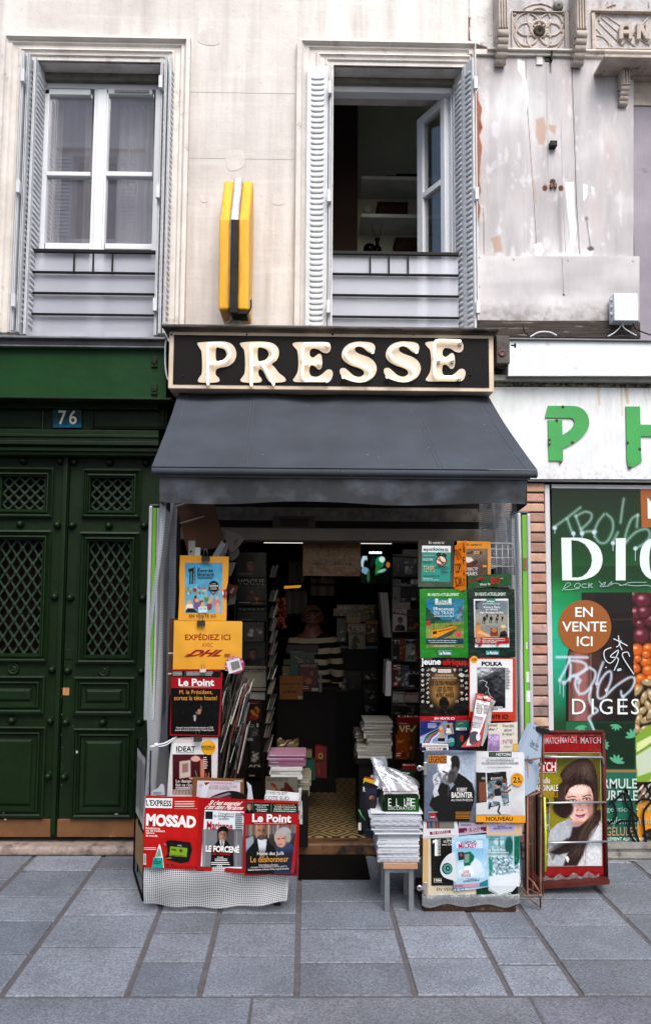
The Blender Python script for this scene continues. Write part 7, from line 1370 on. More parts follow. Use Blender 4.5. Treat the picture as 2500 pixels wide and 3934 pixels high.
for x,y,r_ in((1120,1640,120),(1010,1560,90),(900,1760,100),(1180,1950,110),(1000,2050,120),(1150,2200,110)):cv.ell(x,y,r_,r_*.7,'#6b443a',60,20,.45)
cv.line([(700,1720),(690,2000),(690,2330)],16,'#8f6a62',14,.8);cv.line([(885,1720),(890,2330)],10,'#d9b9ae',14,.6);cv.line([(662,1800),(660,2336)],10,'#191110',5)
cv.pol([(655,2340),(1300,2340),(1300,2785),(655,2785)],'#2c7a58',4);cv.pol([(900,2340),(1300,2340),(1300,2785),(900,2785)],'#163c26',60)
cv.pol([(655,2785),(1310,2785),(1310,2812),(655,2812)],'#b98a5a',3);cv.pol([(655,2812),(1310,2812),(1325,3560),(655,3560)],'#2b7a66',4);cv.pol([(655,2812),(1310,2812),(1310,3150),(655,3150)],'#3a7f74',160,.6);cv.pol([(655,3540),(1330,3540),(1330,3600),(655,3600)],'#2a1c18',6)
def leafc(x,y,s_,r_):
    for a in(-70,-35,0,35,70):
        an=R(a+r_);cv.ell(x+s_*.45*math.sin(an),y-s_*.45*math.cos(an),s_*.17,s_*.52,'#6fb394',3,a+r_,.95)
for x,y,s_,r_ in((790,2380,60,170),(960,2480,70,-10),(1120,2370,60,190),(1280,2480,80,-25),(1120,2720,80,20),(1000,2560,60,60)):leafc(x,y,s_,r_)
def leftedge(y):return 1268+(y-1148)*.022
ft=cv.X>(1268+(cv.Y-1148)*.022)
def dot(x,y,rx,ry,c_,hl,dk_,rot=0):
    cv.ell(x,y,rx,ry,dk_,4,rot);cv.ell(x-rx*.06,y-ry*.08,rx*.88,ry*.86,c_,rx*.5,rot);cv.ell(x-rx*.25,y-ry*.35,rx*.35,ry*.25,hl,rx*.4,rot,.8)
save=cv.c.copy();cv.pol([(1200,1148),(1460,1148),(1460,3600),(1200,3600)],'#2a1512',2)
for x,y,r_ in((1280,1180,60),(1420,1150,60),(1300,1340,70),(1460,1330,60),(1370,1225,82),(1250,1420,50),(1340,1440,48),(1440,1400,74),(1380,1330,66),(1280,1560,40),(1470,1560,60),(1355,1550,84)):dot(x,y,r_,r_,'#74303f','#d3a9b3','#3a141d')
for x,y,r_ in((1310,1680,66),(1420,1670,60),(1280,1790,40),(1400,1790,60),(1400,1720,46),(1320,1760,40),(1300,1850,50),(1420,1870,62),(1290,1960,44),(1350,1950,60),(1440,1950,50),(1330,2030,46)):dot(x,y,r_,r_*.95,'#cf7426','#f0c792','#7f3a12')
for x,y,a in((1410,1985,100),(1320,2060,40),(1380,2120,20),(1440,2100,-20),(1310,2200,10),(1360,2250,50),(1420,2200,-30),(1330,2330,20),(1400,2330,70),(1440,2270,30),(1320,2420,-20),(1380,2420,60)):dot(x,y,32,72,'#b3a07c','#e3d9bf','#4f4230',a)
cv.pol([(1290,2480),(1460,2350),(1460,2900),(1290,2900)],'#8fae4a',10);cv.pol([(1310,2540),(1460,2460),(1460,2520),(1310,2640)],'#d6dcb0',12);cv.pol([(1300,2660),(1460,2560),(1460,2800),(1320,2850)],'#c6d0bd',14);cv.line([(1300,2640),(1460,2540)],16,'#7fa03a',10)
for i in range(46):x,y=1290+random.random()*170,2890+random.random()*260;cv.ell(x,y,9,34,random.choice(['#cfc4b4','#a3937f','#e0d8cb','#5f5040']),4,random.uniform(20,70))
cv.pol([(1290,3120),(1460,3050),(1460,3600),(1290,3600)],'#d9a03a',12);cv.ell(1450,3420,90,90,'#2a1c18',14);cv.pol([(1310,3500),(1460,3560),(1460,3600),(1310,3600)],'#b5622e',10)
for i in range(16):cv.ell(1400+random.random()*60,3370+random.random()*110,12,14,random.choice(['#4a342c','#15100e','#6a5a50']),4)
cv.c=np.where((ft &(cv.Y>1148))[...,None],cv.c,save)
cv.pol([(1343,190),(1460,190),(1460,545),(1355,545)],'#b0713c',2)
sp1='#d6e0ea'
for q in([(540,545),(660,460),(790,360)],[(670,470),(700,560),(728,620)],[(745,440),(780,530),(805,620)],[(750,440),(830,400),(890,420),(880,480),(800,560)],[(810,590),(880,580),(935,585)],[(1010,420),(950,500),(920,600),(960,680),(1030,680),(1085,580),(1085,480),(1030,420)],[(1190,280),(1175,380),(1160,500)],[(1135,590),(1100,660),(1085,690)],[(1320,430),(1260,470),(1210,600),(1200,690)],[(1310,540),(1320,430)],[(1210,680),(1300,590),(1400,560),(1430,620),(1380,690),(1300,740)]):cv.line(cr(q,5,False),20,sp1,42,.85)
for x,y,l in((553,560,40),(725,610,40),(805,610,50),(1090,700,60),(1297,750,100),(915,600,40)):cv.ell(x,y-10,20,20,'#c9d3de',16);cv.line([(x,y),(x,y+l)],6,'#c9d3de',4)
for q in([(570,1745),(700,1745),(855,1748)],[(690,1750),(650,1860),(600,1950)],[(690,1960),(700,1830),(690,1780),(800,1790),(845,1830),(800,1890),(700,1920)],[(640,1990),(720,1920),(790,1960)],[(860,1850),(780,1900),(740,1990),(780,2080),(850,2060),(915,1960),(925,1880),(870,1840)],[(1000,1790),(960,1900),(940,1985)],[(1030,2060),(1070,1960),(1070,1880),(1020,1900),(960,2000),(950,2110),(1000,2120),(1120,2010),(1250,1930),(1290,1960),(1260,2040),(1180,2110),(1165,2060)],[(890,2030),(870,2120),(900,2200),(950,2240),(870,2300),(890,2360),(915,2420)]):cv.line(cr(q,5,False),26,'#cbd8e4',26,.9)
for x,y,l in((600,1960,120),(632,1980,130),(775,1980,120),(940,1990,40),(1185,2110,130),(1030,2050,60)):cv.ell(x,y,16,18,'#c3cfda',10);cv.line([(x,y),(x,y+l)],7,'#c3cfda',4)
p.img(cv)
WL='#dfe6e3'
p.poly([(612,640)]+cr([(780,640),(860,655),(930,695),(975,755),(994,840),(975,925),(925,985),(850,1020),(770,1034)],4,False)+[(622,1034)],WL,[cr([(712,665),(770,672),(830,705),(870,760),(888,835),(872,915),(825,980),(765,1006),(718,1010)],4)]if False else[[(706,662),(770,668),(828,698),(866,745),(890,800),(897,850),(885,910),(850,965),(805,1000),(760,1008),(712,1008)]])
p.rect(1116,644,1207,1034,WL);p.poly(cr([(1470,640),(1400,670),(1352,740),(1338,840),(1352,930),(1400,1000),(1470,1034),(1470,1000),(1440,960),(1425,840),(1440,720),(1470,680)],4),WL)
p.poly([(1408,268),(1460,330),(1460,465),(1412,462)],'#e6e8e2')
p.circ(829,1465,246,248,'#a8713f',48)
for s_,x0,y0,x1,y1 in(('EN',742,1282,904,1372),('VENTE',620,1416,1030,1508),('ICI',756,1552,902,1644)):p.text(s_,x0,y0,x1,y1,'#e3e8e4',.02)
for s_,x0,x1 in(('D',712,838),('I',892,912),('G',964,1086),('E',1132,1226),('S',1258,1330)):p.text(s_,x0,2130,x1,2274,'#e3e8e8',-.002)
for s_,x0,y0,x1,y1,c_,b_ in(('FORMULE',860,2868,1312,2960,'#cbd6d0',.02),('NATURELLE',800,2978,1318,3072,'#cbd6d0',.02),('igestion • Transit',1010,3128,1600,3188,'#a9c6bb',.0),('ballonnements',1030,3222,1480,3290,'#a9c6bb',.0),('60 GÉLULES',930,3296,1310,3398,'#b99a7a',.02),('COMPLÉMENT ALIMENTAIRE',940,3404,1400,3442,'#d9e0dc',.02)):p.text(s_,x0,y0,x1,y1,c_,b_)
def tagl(q,w_,c_):p.line(cr(q,5,False),w_,c_)
tagl([(620,1130),(665,1060),(700,1072),(640,1120),(780,1110)],5,'#b9c6cc');tagl([(735,1080),(760,1060),(790,1075),(770,1100),(735,1095),(735,1080)],5,'#b9c6cc');tagl([(850,1068),(810,1070),(805,1095),(850,1100)],5,'#b9c6cc');tagl([(868,1055),(862,1105),(900,1062),(870,1082),(905,1102)],5,'#b9c6cc');tagl([(960,1040),(1000,1080),(1020,1050),(970,1090),(1060,1080),(1080,1045),(1040,1090),(1110,1060),(1180,1080),(1240,1055),(1400,1052)],5,'#b9c6cc');tagl([(1150,1085),(1200,1075),(1300,1085),(1400,1080),(1440,1090)],5,'#b9c6cc')
for q in([(1140,1545),(1150,1620),(1175,1680)],[(1095,1575),(1150,1600),(1225,1640)],[(1165,1590),(1140,1640),(1120,1650)],[(1075,1660),(1060,1660),(1010,1690),(1015,1760),(1060,1800),(1110,1760),(1140,1680),(1065,1740),(1140,1760),(1100,1870)],[(1245,1740),(1225,1700),(1180,1710),(1190,1760),(1285,1905)],[(1128,1860),(1165,1850)],[(1130,1872),(1170,1862)],[(1030,1835),(1022,1845)]):tagl(q,9,'#d3dce3')
bs='#120d0b'
for q in([(1050,3110),(1085,3080),(1120,3200),(1060,3280),(1010,3250)],[(1080,3100),(1140,3040),(1190,3010),(1220,3120),(1320,3250),(1170,3260),(1120,3290)],[(1230,3000),(1200,2970),(1260,3100),(1280,3300),(1330,3480),(1260,3540),(1180,3480)],[(1300,3100),(1360,3060),(1440,3080),(1370,3200),(1400,3500)],[(1440,2900),(1400,2940),(1460,3060)],[(1250,3200),(1240,3350),(1290,3460)]):p.line(cr(q,6,False),22,bs)
tag(p.obj('window_poster',FLAT),'green pharmacy window poster with a pill bottle, EN VENTE ICI disc and sprayed graffiti','poster')
# ================================================================ THE SHOP ITSELF
sh=thing('news_shop','dark newsagent shop interior with a zigzag tiled floor behind the stall','shop',(P(Z(790,1960),.1).x,0,0))
xs0,xs1=P(Z(418,1600),0).x,P(Z(1204,1600),0).x;zfl=.075;zhd=P(L3(600,390),.02).z;YE=3.3
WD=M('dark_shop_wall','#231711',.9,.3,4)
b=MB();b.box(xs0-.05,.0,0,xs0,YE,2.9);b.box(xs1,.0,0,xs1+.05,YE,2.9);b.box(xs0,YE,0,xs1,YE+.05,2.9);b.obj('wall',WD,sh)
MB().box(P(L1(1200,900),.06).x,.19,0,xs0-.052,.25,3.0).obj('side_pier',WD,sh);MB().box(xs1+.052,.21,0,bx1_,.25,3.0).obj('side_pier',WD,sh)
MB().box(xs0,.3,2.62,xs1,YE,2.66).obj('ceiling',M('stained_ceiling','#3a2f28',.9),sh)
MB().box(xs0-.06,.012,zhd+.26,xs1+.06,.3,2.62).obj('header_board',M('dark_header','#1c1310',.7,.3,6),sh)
b=MB();b.box(xs0,-.02,zhd,xs1,.25,zhd+.075);b.obj('shutter_box',M('brown_grey_box','#6d6358',.6,.2,8),sh,.006)
b=MB();b.box(xs0,-.008,zhd+.12,xs1,.05,zhd+.2);b.obj('beam',M('scuffed_beam','#5d5348',.8,.5,20,.3,40),sh)
MB().box(xs0,.0,zhd+.076,xs1,.2,zhd+.259).obj('dark_recess',DARK,sh)
p=Pr(L3,[(272,30),(472,30),(472,130),(440,178),(305,178),(272,130)],.004,.004,'#86684a');p.text('INTERNATIONAL',286,82,450,106,'#2a1d16',.02).text('PRESS',336,106,406,132,'#2a1d16',.03);p.obj('sticker',FLAT,sh)
p=Pr(L3,[(500,40),(760,40),(760,130),(500,130)],.006,.003,'#1a120f');p.text('SFR',546,55,712,118,'#7a7068',-.005);p.obj('sticker',FLAT,sh)
p=Pr(L2,[(720,90),(985,88),(985,162),(720,165)],.004,.003,'#5a4a3c');p.text('Football Sport',726,105,978,150,'#1f1511',.03);p.obj('sticker',FLAT,sh)
p=Pr(L3,[(105,180),(462,180),(462,300),(105,300)],-.012,.003,'#5f5547');p.rect(165,200,405,268,'#3a221c');p.bars(115,272,450,292,1,'#2f261f',0);p.obj('sticker',FLAT,sh)
def tiles():
    m,t,b=new_mat('zigzag_tiles');v=coords(t);sp=t.nodes.new('ShaderNodeSeparateXYZ');t.links.new(v,sp.inputs[0])
    def mth(op,a,c=None):
        n=t.nodes.new('ShaderNodeMath');n.operation=op
        for i,q in enumerate((a,c)):
            if q is None:continue
            if isinstance(q,(int,float)):n.inputs[i].default_value=q
            else:t.links.new(q,n.inputs[i])
        return n.outputs[0]
    def tri(s,per):return mth('ABSOLUTE',mth('SUBTRACT',mth('FRACT',mth('DIVIDE',s,per)),.5))
    d_=mth('ADD',tri(sp.outputs[0],.2),tri(sp.outputs[1],.2));st=mth('LESS_THAN',mth('FRACT',mth('MULTIPLY',d_,4.0)),.5)
    gr=mth('LESS_THAN',mth('MINIMUM',mth('FRACT',mth('DIVIDE',sp.outputs[0],.2)),mth('FRACT',mth('DIVIDE',sp.outputs[1],.2))),.02)
    c=mixc(t,st,lin('#1b1410'),lin('#a18a5c'));c=mixc(t,gr,c,lin('#4a4034'));c=mixc(t,1,c,ramp(t,noise(t,v,5,5),[(.3,(.6,)*3),(.7,(1.1,)*3)]),'MULTIPLY')
    t.links.new(c,b.inputs['Base Color']);b.inputs['Roughness'].default_value=.55;return m
MB().box(xs0,.10,0,xs1,YE,zfl).obj('tiled_floor',tiles(),sh)
b=MB();b.box(xs0,-.02,0,xs1,.099,zfl-.004);b.obj('worn_threshold',M('worn_wood_threshold','#6a4a2e',.55,.4,7,.3,30,stretch=(1,5,1),dirt='#1f1611',dirt_at=(.5,.62),dirt_s=5),sh,.012,seg=3)
tag(MB().box(P(W2(325,1500),-.2).x,-.40,.001,P(W2(900,1500),-.2).x,-.03,.014).obj('door_mat',M('black_rubber_mat','#080605',.95,.3,30,.6,120,spec=.1),None,.004),'black rubber mat lying before the shop step','mat')
t=thing('ceiling_lamp','narrow fluorescent tube glowing behind the hanging yellow banner','lamp',P(L3(600,400),.62));z_=P(L3(600,402),.62).z
MB().tube([(P(L3(30,402),.62).x,.62,z_),(P(L3(1100,402),.62).x,.62,z_)],.008,8).obj('tube',emis('dim_fluorescent','#f3efe2',.55),t);MB().box(P(L3(20,402),.62).x,.6,z_+.012,P(L3(1105,402),.62).x,.66,z_+.04).obj('housing',IRON,t)
p=poster('brown yellow parcel banner hanging across the shop doorway',L3,[(356,396),(842,396),(838,686),(600,684),(358,682)],.5,'#9a6a24',PLASTIC,'banner',.002,None,'hanging_banner');c_='#5f2018'
p.text('EXPÉDIEZ ICI',434,430,764,476,c_,.028).text('AVEC',560,498,634,524,c_,0).text('DHL',482,543,722,590,c_,.06,0,.28);p.bars(436,566,480,592,3,c_,0);p.bars(720,566,764,592,3,c_,0);done(p)
p=poster('bright cyan and green lit display high at the back of the shop',L3,[(842,516),(1062,516),(1090,570),(1090,640),(960,748),(842,744)],2.6,'#0c0f10',FLAT,'display',.03,None,'lit_display')  # glowing panel of painted blotches stands in for a lit bottle display
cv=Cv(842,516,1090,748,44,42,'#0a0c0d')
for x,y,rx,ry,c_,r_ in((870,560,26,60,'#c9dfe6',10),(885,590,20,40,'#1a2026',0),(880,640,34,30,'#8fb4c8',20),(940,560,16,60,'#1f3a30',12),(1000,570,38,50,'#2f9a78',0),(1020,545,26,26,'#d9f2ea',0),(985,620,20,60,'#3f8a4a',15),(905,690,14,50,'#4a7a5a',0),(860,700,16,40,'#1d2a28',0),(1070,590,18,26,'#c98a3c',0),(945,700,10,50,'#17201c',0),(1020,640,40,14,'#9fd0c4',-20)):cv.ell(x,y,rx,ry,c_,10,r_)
p.img(cv);mm,tt,bb=new_mat('lit_display_image');a_=attr(tt);tt.links.new(a_,bb.inputs['Base Color']);tt.links.new(a_,bb.inputs['Emission Color']);bb.inputs['Emission Strength'].default_value=.5;MATS['disp']=mm;p.meta=(*p.meta[:4],mm);done(p)
for k in range(3):
    q=P(L3(932+k*34,485),2.0);tag(MB().box(q.x-.022,1.99,q.z-.012,q.x+.018,2.0,q.z+.006).obj('spot_lamp',emis('cold_spot_lamp','#dff0f2',.8)),f'{["left", "middle", "right"][k]} one of three tiny white lamps glowing above the lit display','lamp','tiny ceiling lamps')
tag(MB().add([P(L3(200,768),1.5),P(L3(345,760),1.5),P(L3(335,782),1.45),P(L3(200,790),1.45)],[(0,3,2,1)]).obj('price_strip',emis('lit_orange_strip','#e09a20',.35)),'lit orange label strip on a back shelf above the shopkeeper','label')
# ---- shelves of files at the back
t=thing('file_shelf','dark shelving with upright files behind the shopkeeper','shelf',(P(L3(330,900),1.9).x,1.9,.4));SHW=M('dark_shelf_wood','#2b1d15',.7,.3,8)
b=MB();X0,X1=P(L3(150,800),1.9).x,P(L3(640,800),1.9).x
for y in(540,745,1000,1200):z_=P(L3(300,y),1.9).z;b.box(X0,1.9,z_-.02,X1,2.2,z_)
b.box(X0-.02,1.9,zfl,X0,2.2,2.4);b.box(X1,1.9,zfl,X1+.02,2.2,2.4);b.obj('boards',SHW,t)
FC=['#4a4038','#6a5a4a','#3a3430','#7a6a58','#2f2a2a','#554a52','#4a5048']
nF=0
for x0,x1,y,h in((240,360,742,.2),(420,620,848,.16),(205,375,998,.2)):
    z_=P(L3(300,y),1.9).z;x=P(L3(x0,y),1.9).x;xe_=P(L3(x1,y),1.9).x;k=0
    while x<xe_:
        w_=random.uniform(.012,.024);hh=h*random.uniform(.85,1.05);c_=random.choice(FC);tag(MB().box(x,1.905,z_,x+w_-.001,2.1,z_+hh,0,c_).obj('file',FLAT),{742:'upright file on the top back shelf beside the hanging banner',848:'upright file on the back shelf under the hanging banner',998:'upright file on the back shelf behind the shopkeeper'}[y],'file',{742:'files on the top back shelf',848:'files under the banner',998:'files behind the shopkeeper'}[y]);x+=w_;k+=1
b=MB()
for k in range(70):
    q=P(L3(random.uniform(128,212),random.uniform(870,1120)),random.uniform(1.0,1.08));b.ell(q,(.014,)*3,7,5,0,random.choice(['#7a2a1c','#a0502a','#5f1a16','#b07038']))
o_=tag(b.obj('bead_strings',GLOSS),'hanging strings of glossy dark red beads left of the shopkeeper','beads');o_['kind']='stuff'
t=thing('bead_ring_stand','pale round rings hanging on the dark back shelf','rings',P(L3(180,650),1.2))if False else None
# ---- the shopkeeper, seated behind the counter
YPn=1.5
def pp(x,y,Y=YPn):return P(L3(x,y),Y)
def skin_fig(name,nodes,edges,mat,parent=None,sub=2):
    me=bpy.data.meshes.new(name);o0=ORG[parent.name]if parent else Vector(nodes[0][:3]);o0=Vector((o0.x,o0.y,zfl))if not parent else o0
    me.from_pydata([tuple(Vector(n[:3])-o0)for n in nodes],edges,[]);ob=bpy.data.objects.new(name,me);COL.objects.link(ob);me.materials.append(mat)
    ob.modifiers.new('skin','SKIN');sv=me.skin_vertices[0].data
    for i,n in enumerate(nodes):sv[i].radius=(n[3],n[4]if len(n)>4 else n[3])
    sv[0].use_root=True;s_=ob.modifiers.new('smooth','SUBSURF');s_.levels=sub;s_.render_levels=sub;ob.modifiers['skin'].use_smooth_shade=True
    if parent:ob.parent=parent
    else:ob.location=o0
    ORG[ob.name]=o0;return ob
hx,hz=pp(437,1035).x,pp(437,1035).z;nk=hz-.10
SKN=M('ruddy_skin','#8a5340',.5,.12,14)
nodes=[(hx+.02,YPn+.05,nk-.50,.13,.11),(hx+.015,YPn+.04,nk-.30,.13,.11),(hx+.01,YPn+.02,nk-.12,.12,.09),(hx,YPn+.0,nk,.058,.058),(hx,YPn-.01,nk+.07,.066,.075),(hx,YPn-.012,hz,.080,.095),(hx,YPn-.008,hz+.06,.076,.090),(hx,YPn+.0,hz+.105,.040,.045),
         (hx-.14,YPn+.02,nk-.10,.05),(hx-.175,YPn-.02,nk-.30,.042),(hx-.15,YPn-.2,nk-.44,.036),(hx-.06,YPn-.26,nk-.45,.028),(hx+.16,YPn+.02,nk-.10,.05),(hx+.195,YPn-.02,nk-.30,.042),(hx+.17,YPn-.2,nk-.44,.036),(hx+.08,YPn-.27,nk-.45,.028),
         (hx,YPn-.115,hz-.03,.016),(hx,YPn-.118,hz+.01,.010),(hx-.085,YPn-.0,hz-.01,.014,.02),(hx+.085,YPn-.0,hz-.01,.014,.02)]
edges=[(0,1),(1,2),(2,3),(3,4),(4,5),(5,6),(6,7),(2,8),(8,9),(9,10),(10,11),(2,12),(12,13),(13,14),(14,15),(5,16),(5,17),(5,18),(5,19)]
for hi_,sgn in((11,1),(15,-1)):
    for f_ in range(4):
        i=len(nodes);bx_,by_,bz_=nodes[hi_][:3];nodes+=[(bx_+sgn*.045,by_-.02+.0,bz_+.024-f_*.017,.008),(bx_+sgn*(.075-.006*abs(f_-1)),by_-.005,bz_+.016-f_*.017,.007)];edges+=[(hi_,i),(i,i+1)]
    i=len(nodes);nodes+=[(bx_+sgn*.02,by_-.045,bz_+.03,.009)];edges+=[(hi_,i)]
man=skin_fig('person',nodes,edges,SKN);tag(man,'bald person in glasses and a striped sweater sitting behind the counter','person')
def stripes():
    m,t,b=new_mat('striped_knit');v=coords(t);sp=t.nodes.new('ShaderNodeSeparateXYZ');t.links.new(v,sp.inputs[0]);w_=t.nodes.new('ShaderNodeTexWave');w_.bands_direction='Z';w_.inputs['Scale'].default_value=4.0;w_.inputs['Distortion'].default_value=2.6;w_.inputs['Detail'].default_value=1;t.links.new(v,w_.inputs[0])
    t.links.new(ramp(t,w_.outputs['Fac'],[(.46,lin('#15100e')),(.54,lin('#c9bb9c'))]),b.inputs['Base Color']);b.inputs['Roughness'].default_value=.95;bump(t,b,noise(t,v,120,2),.3,.004);return m
sw=[(hx+.02,YPn+.05,nk-.52,.155,.13),(hx+.015,YPn+.04,nk-.30,.15,.128),(hx+.01,YPn+.02,nk-.10,.135,.105),(hx,YPn+.01,nk-.01,.07,.07),(hx-.145,YPn+.02,nk-.10,.066),(hx-.18,YPn-.02,nk-.30,.055),(hx-.16,YPn-.19,nk-.435,.046),(hx+.165,YPn+.02,nk-.10,.066),(hx+.20,YPn-.02,nk-.30,.055),(hx+.18,YPn-.19,nk-.435,.046)]
skin_fig('sweater',sw,[(0,1),(1,2),(2,3),(2,4),(4,5),(5,6),(2,7),(7,8),(8,9)],stripes(),man)
b=MB()
for e in(-1,1):b.tube([(hx+e*.036+.028*math.cos(a),YPn-.108,hz+.012+.02*math.sin(a))for a in np.linspace(0,6.0,12)],.003,5,closed=True);b.tube([(hx+e*.064,YPn-.105,hz+.016),(hx+e*.088,YPn-.0,hz+.014)],.0025,5)
b.tube([(hx-.01,YPn-.112,hz+.016),(hx+.01,YPn-.112,hz+.016)],.003,5);b.obj('glasses',IRON,man)
b=MB();b.ell((hx,YPn-.098,hz-.062),(.026,.012,.005),10,6);b.obj('mouth',M('dark_lips','#6a3a30',.5),man)
b=MB()
for e in(-1,1):b.ell((hx+e*.036,YPn-.098,hz+.012),(.012,.006,.007),8,6)
b.obj('eyes',M('dark_eyes','#1d1512',.2),man)
# ---- counter
t=thing('shop_counter','dark counter crowded with magazines in the middle of the shop','counter',(P(L3(320,1700),1.12).x,1.12,zfl));X0,X1=P(L3(140,1650),1.12).x,P(L3(640,1650),1.12).x;zc_=P(L3(320,1640),1.12).z
MB().box(X0,1.12,zfl,X1,1.34,zc_).obj('body',M('black_counter','#120c0a',.6),t);MB().box(X0-.02,1.10,zc_+.001,X1+.02,1.36,zc_+.025).obj('worktop',SHW,t)
b=MB();b.pbox(L3,492,1505,516,1660,1.08,1.098);b.obj('grey_bracket',M('grey_bracket_metal','#6a6a62',.5),t)
def cov(label,F,r_,Y,col,title='',tc='#cfc9c0',art=0,grp='magazines in the dim shop',tilt=0,tb=.01,th=.006,tr=(.06,.05,.94,.24)):
    x0,y0,x1,y1=r_;sk=(x1-x0)*tilt;p=poster(label,F,[(x0+sk,y0),(x1+sk,y0+(y1-y0)*.01),(x1,y1),(x0,y1-(y1-y0)*.01)],Y,col,GLOSS,'magazine',th,grp,'magazine')
    W_,H_=x1-x0,y1-y0
    if art:
        nx=max(8,int(W_/7));ny=max(8,int(H_/7));cv=Cv(x0+W_*.05,y0+H_*.28,x0+W_*.92,y0+H_*.95,nx,ny,col)
        if art==1:suit(cv,x0+W_*.5,y0+H_*.66,W_*.7,H_*.3,'#1d1a1c','#8a8580');face(cv,x0+W_*.5,y0+H_*.5,W_*.2,'#8f6a58','#2a1e1a')
        else:
            pal={2:['#b03a2c','#d0a030','#3f7a3a','#c9c0a8','#2f5a8a'],3:['#8a8a86','#5a5a58','#b9b5ac'],4:['#8a3a28','#5a2a20','#b07840']}[art]
            for k in range(9):cv.ell(x0+W_*random.uniform(.15,.85),y0+H_*random.uniform(.35,.9),W_*random.uniform(.06,.2),H_*random.uniform(.04,.12),random.choice(pal),4,random.uniform(0,90))
        p.img(cv)
    if title:p.text(title,x0+W_*tr[0]+sk*.9,y0+H_*tr[1],x0+W_*tr[2]+sk*.9,y0+H_*tr[3],tc,tb)
    p.bars(x0+W_*.1,y0+H_*.8,x0+W_*.6,y0+H_*.92,2,tc,.4);return done(p)
YC=1.09
cov('plain yellow parcel card clipped to the front of the counter',L3,(160,1520,356,1722),YC-.03,'#a5701e','',art=0,grp=None)
p=Pr(L3,[(166,1526),(350,1526),(350,1716),(166,1716)],YC-.0345,.002,'#a8731f');p.text('EXPÉDIEZ ICI',180,1576,336,1600,'#5f2018',.028).text('AVEC',238,1612,276,1626,'#5f2018').text('DHL',204,1645,316,1668,'#5f2018',.06,0,.28);p.rect(316,1692,354,1716,'#b9c0a0');tag(p.obj('printed_sheet',FLAT),'yellow sheet printed EXPÉDIEZ ICI on the counter front card','sheet')
cov('plum puzzle magazine lettered JEUX on the counter',L3,(322,1412,486,1655),YC-.01,'#6d2336','LE FIGARO JEUX','#c9b0a8',4,tr=(.1,.06,.9,.17))
cov('plastic wrapped pale green picture magazine at the top of the counter pile',L3,(252,1325,455,1420),YC+.03,'#5f6a58','','#c9c9b4',3)
cov('pale teal booklet on the counter beside the plum puzzle magazine',L3,(252,1400,318,1520),YC,'#3f7068','LAY','#1c2a28')
cov('small cream card at the left end of the counter',L3,(184,1440,250,1520),YC+.01,'#8a7c60')
cov('small white price card standing on the counter edge',L3,(430,1625,484,1650),YC-.02,'#b9b9b4')
cov('dark laptop lid like folder standing on the counter before the shopkeeper',L3,(222,1262,486,1330),YC+.06,'#15110f')
for k,(r_,c_,tt_,tc,l)in enumerate((((612,955,725,1020),'#8f8468','VOCA','#a03020','cream magazine with red capitals at the left of the children\'s rack'),((640,925,870,975),'#a59c84','LE COIN','#2a211a','glossy wrapped cream magazine at the top of the children\'s rack'),((870,925,960,1055),'#4f6a2c','C','#c9b040','green comic at the upper right of the children\'s rack'),((718,965,885,1070),'#8d7f62','LÉONARD','#5f3a7a','cream comic lettered LÉONARD in the children\'s rack'),((725,1010,835,1080),'#b09a72','COSINUS','#1f1914','tan science comic under the cream comic'),((640,1040,720,1240),'#5a5040','','#8a8070','narrow stack of dim comics at the left of the children\'s rack'),((880,1055,985,1180),'#7a2f2a','RIGO','#d0b040','red and yellow comic at the right of the children\'s rack'),((890,1175,990,1245),'#4a4a30','','#a09a70','olive comic at the lower right of the children\'s rack'),((728,1085,880,1150),'#b5ad98','Science&vie','#1c1815','pale science magazine in the middle of the children\'s rack'),((740,1145,882,1298),'#a39a84','CHEVAL','#1a1512','pale horse magazine lowest in the children\'s rack'))):
    cov(l,L3,r_,1.5-.012*k,c_,tt_,tc,2 if k not in(4,9)else 0,'comics in the children\'s rack',random.uniform(-.04,.04),.025)
p=Pr(L3,cr([(770,1290),(775,1215),(800,1180),(815,1195),(835,1230),(825,1250),(805,1235),(815,1290)],4),1.5-.112,.002,'#3a261c');tag(p.obj('horse_cutout',GLOSS),'dark horse head printed on the lowest comic','print')
t=thing('comic_rack','dark stand holding the wrapped children\'s comics in the middle of the shop','rack',(P(L3(800,1300),1.55).x,1.55,zfl));X0,X1=P(L3(640,1200),1.55).x,P(L3(985,1200),1.55).x
MB().box(X0,1.56,zfl,X1,1.8,P(L3(800,930),1.55).z).obj('carcass',M('black_stand','#0f0b0a',.5),t);MB().pbox(L3,640,1272,985,1292,1.53,1.559).obj('blue_shelf_edge',M('blue_grey_edge','#3f5568',.4),t)
for k,(r_,tt_)in enumerate((((740,1480,850,1640),'FLÈCHES'),((860,1480,990,1560),''),((665,1480,735,1660),''),((862,1590,985,1720),''),((868,1720,975,1850),'GLAMOUR'))):cov(f'dim magazine {["lettered FLÈCHES", "with a tan wrapper", "far left", "in a brown wrapper", "lettered GLAMOUR"][k]} on the low dark stand behind the comics',L3,r_,1.5,['#201a18','#3a2c1e','#1c1715','#2f241b','#241a17'][k],tt_,'#6a5f55',3 if k else 0)
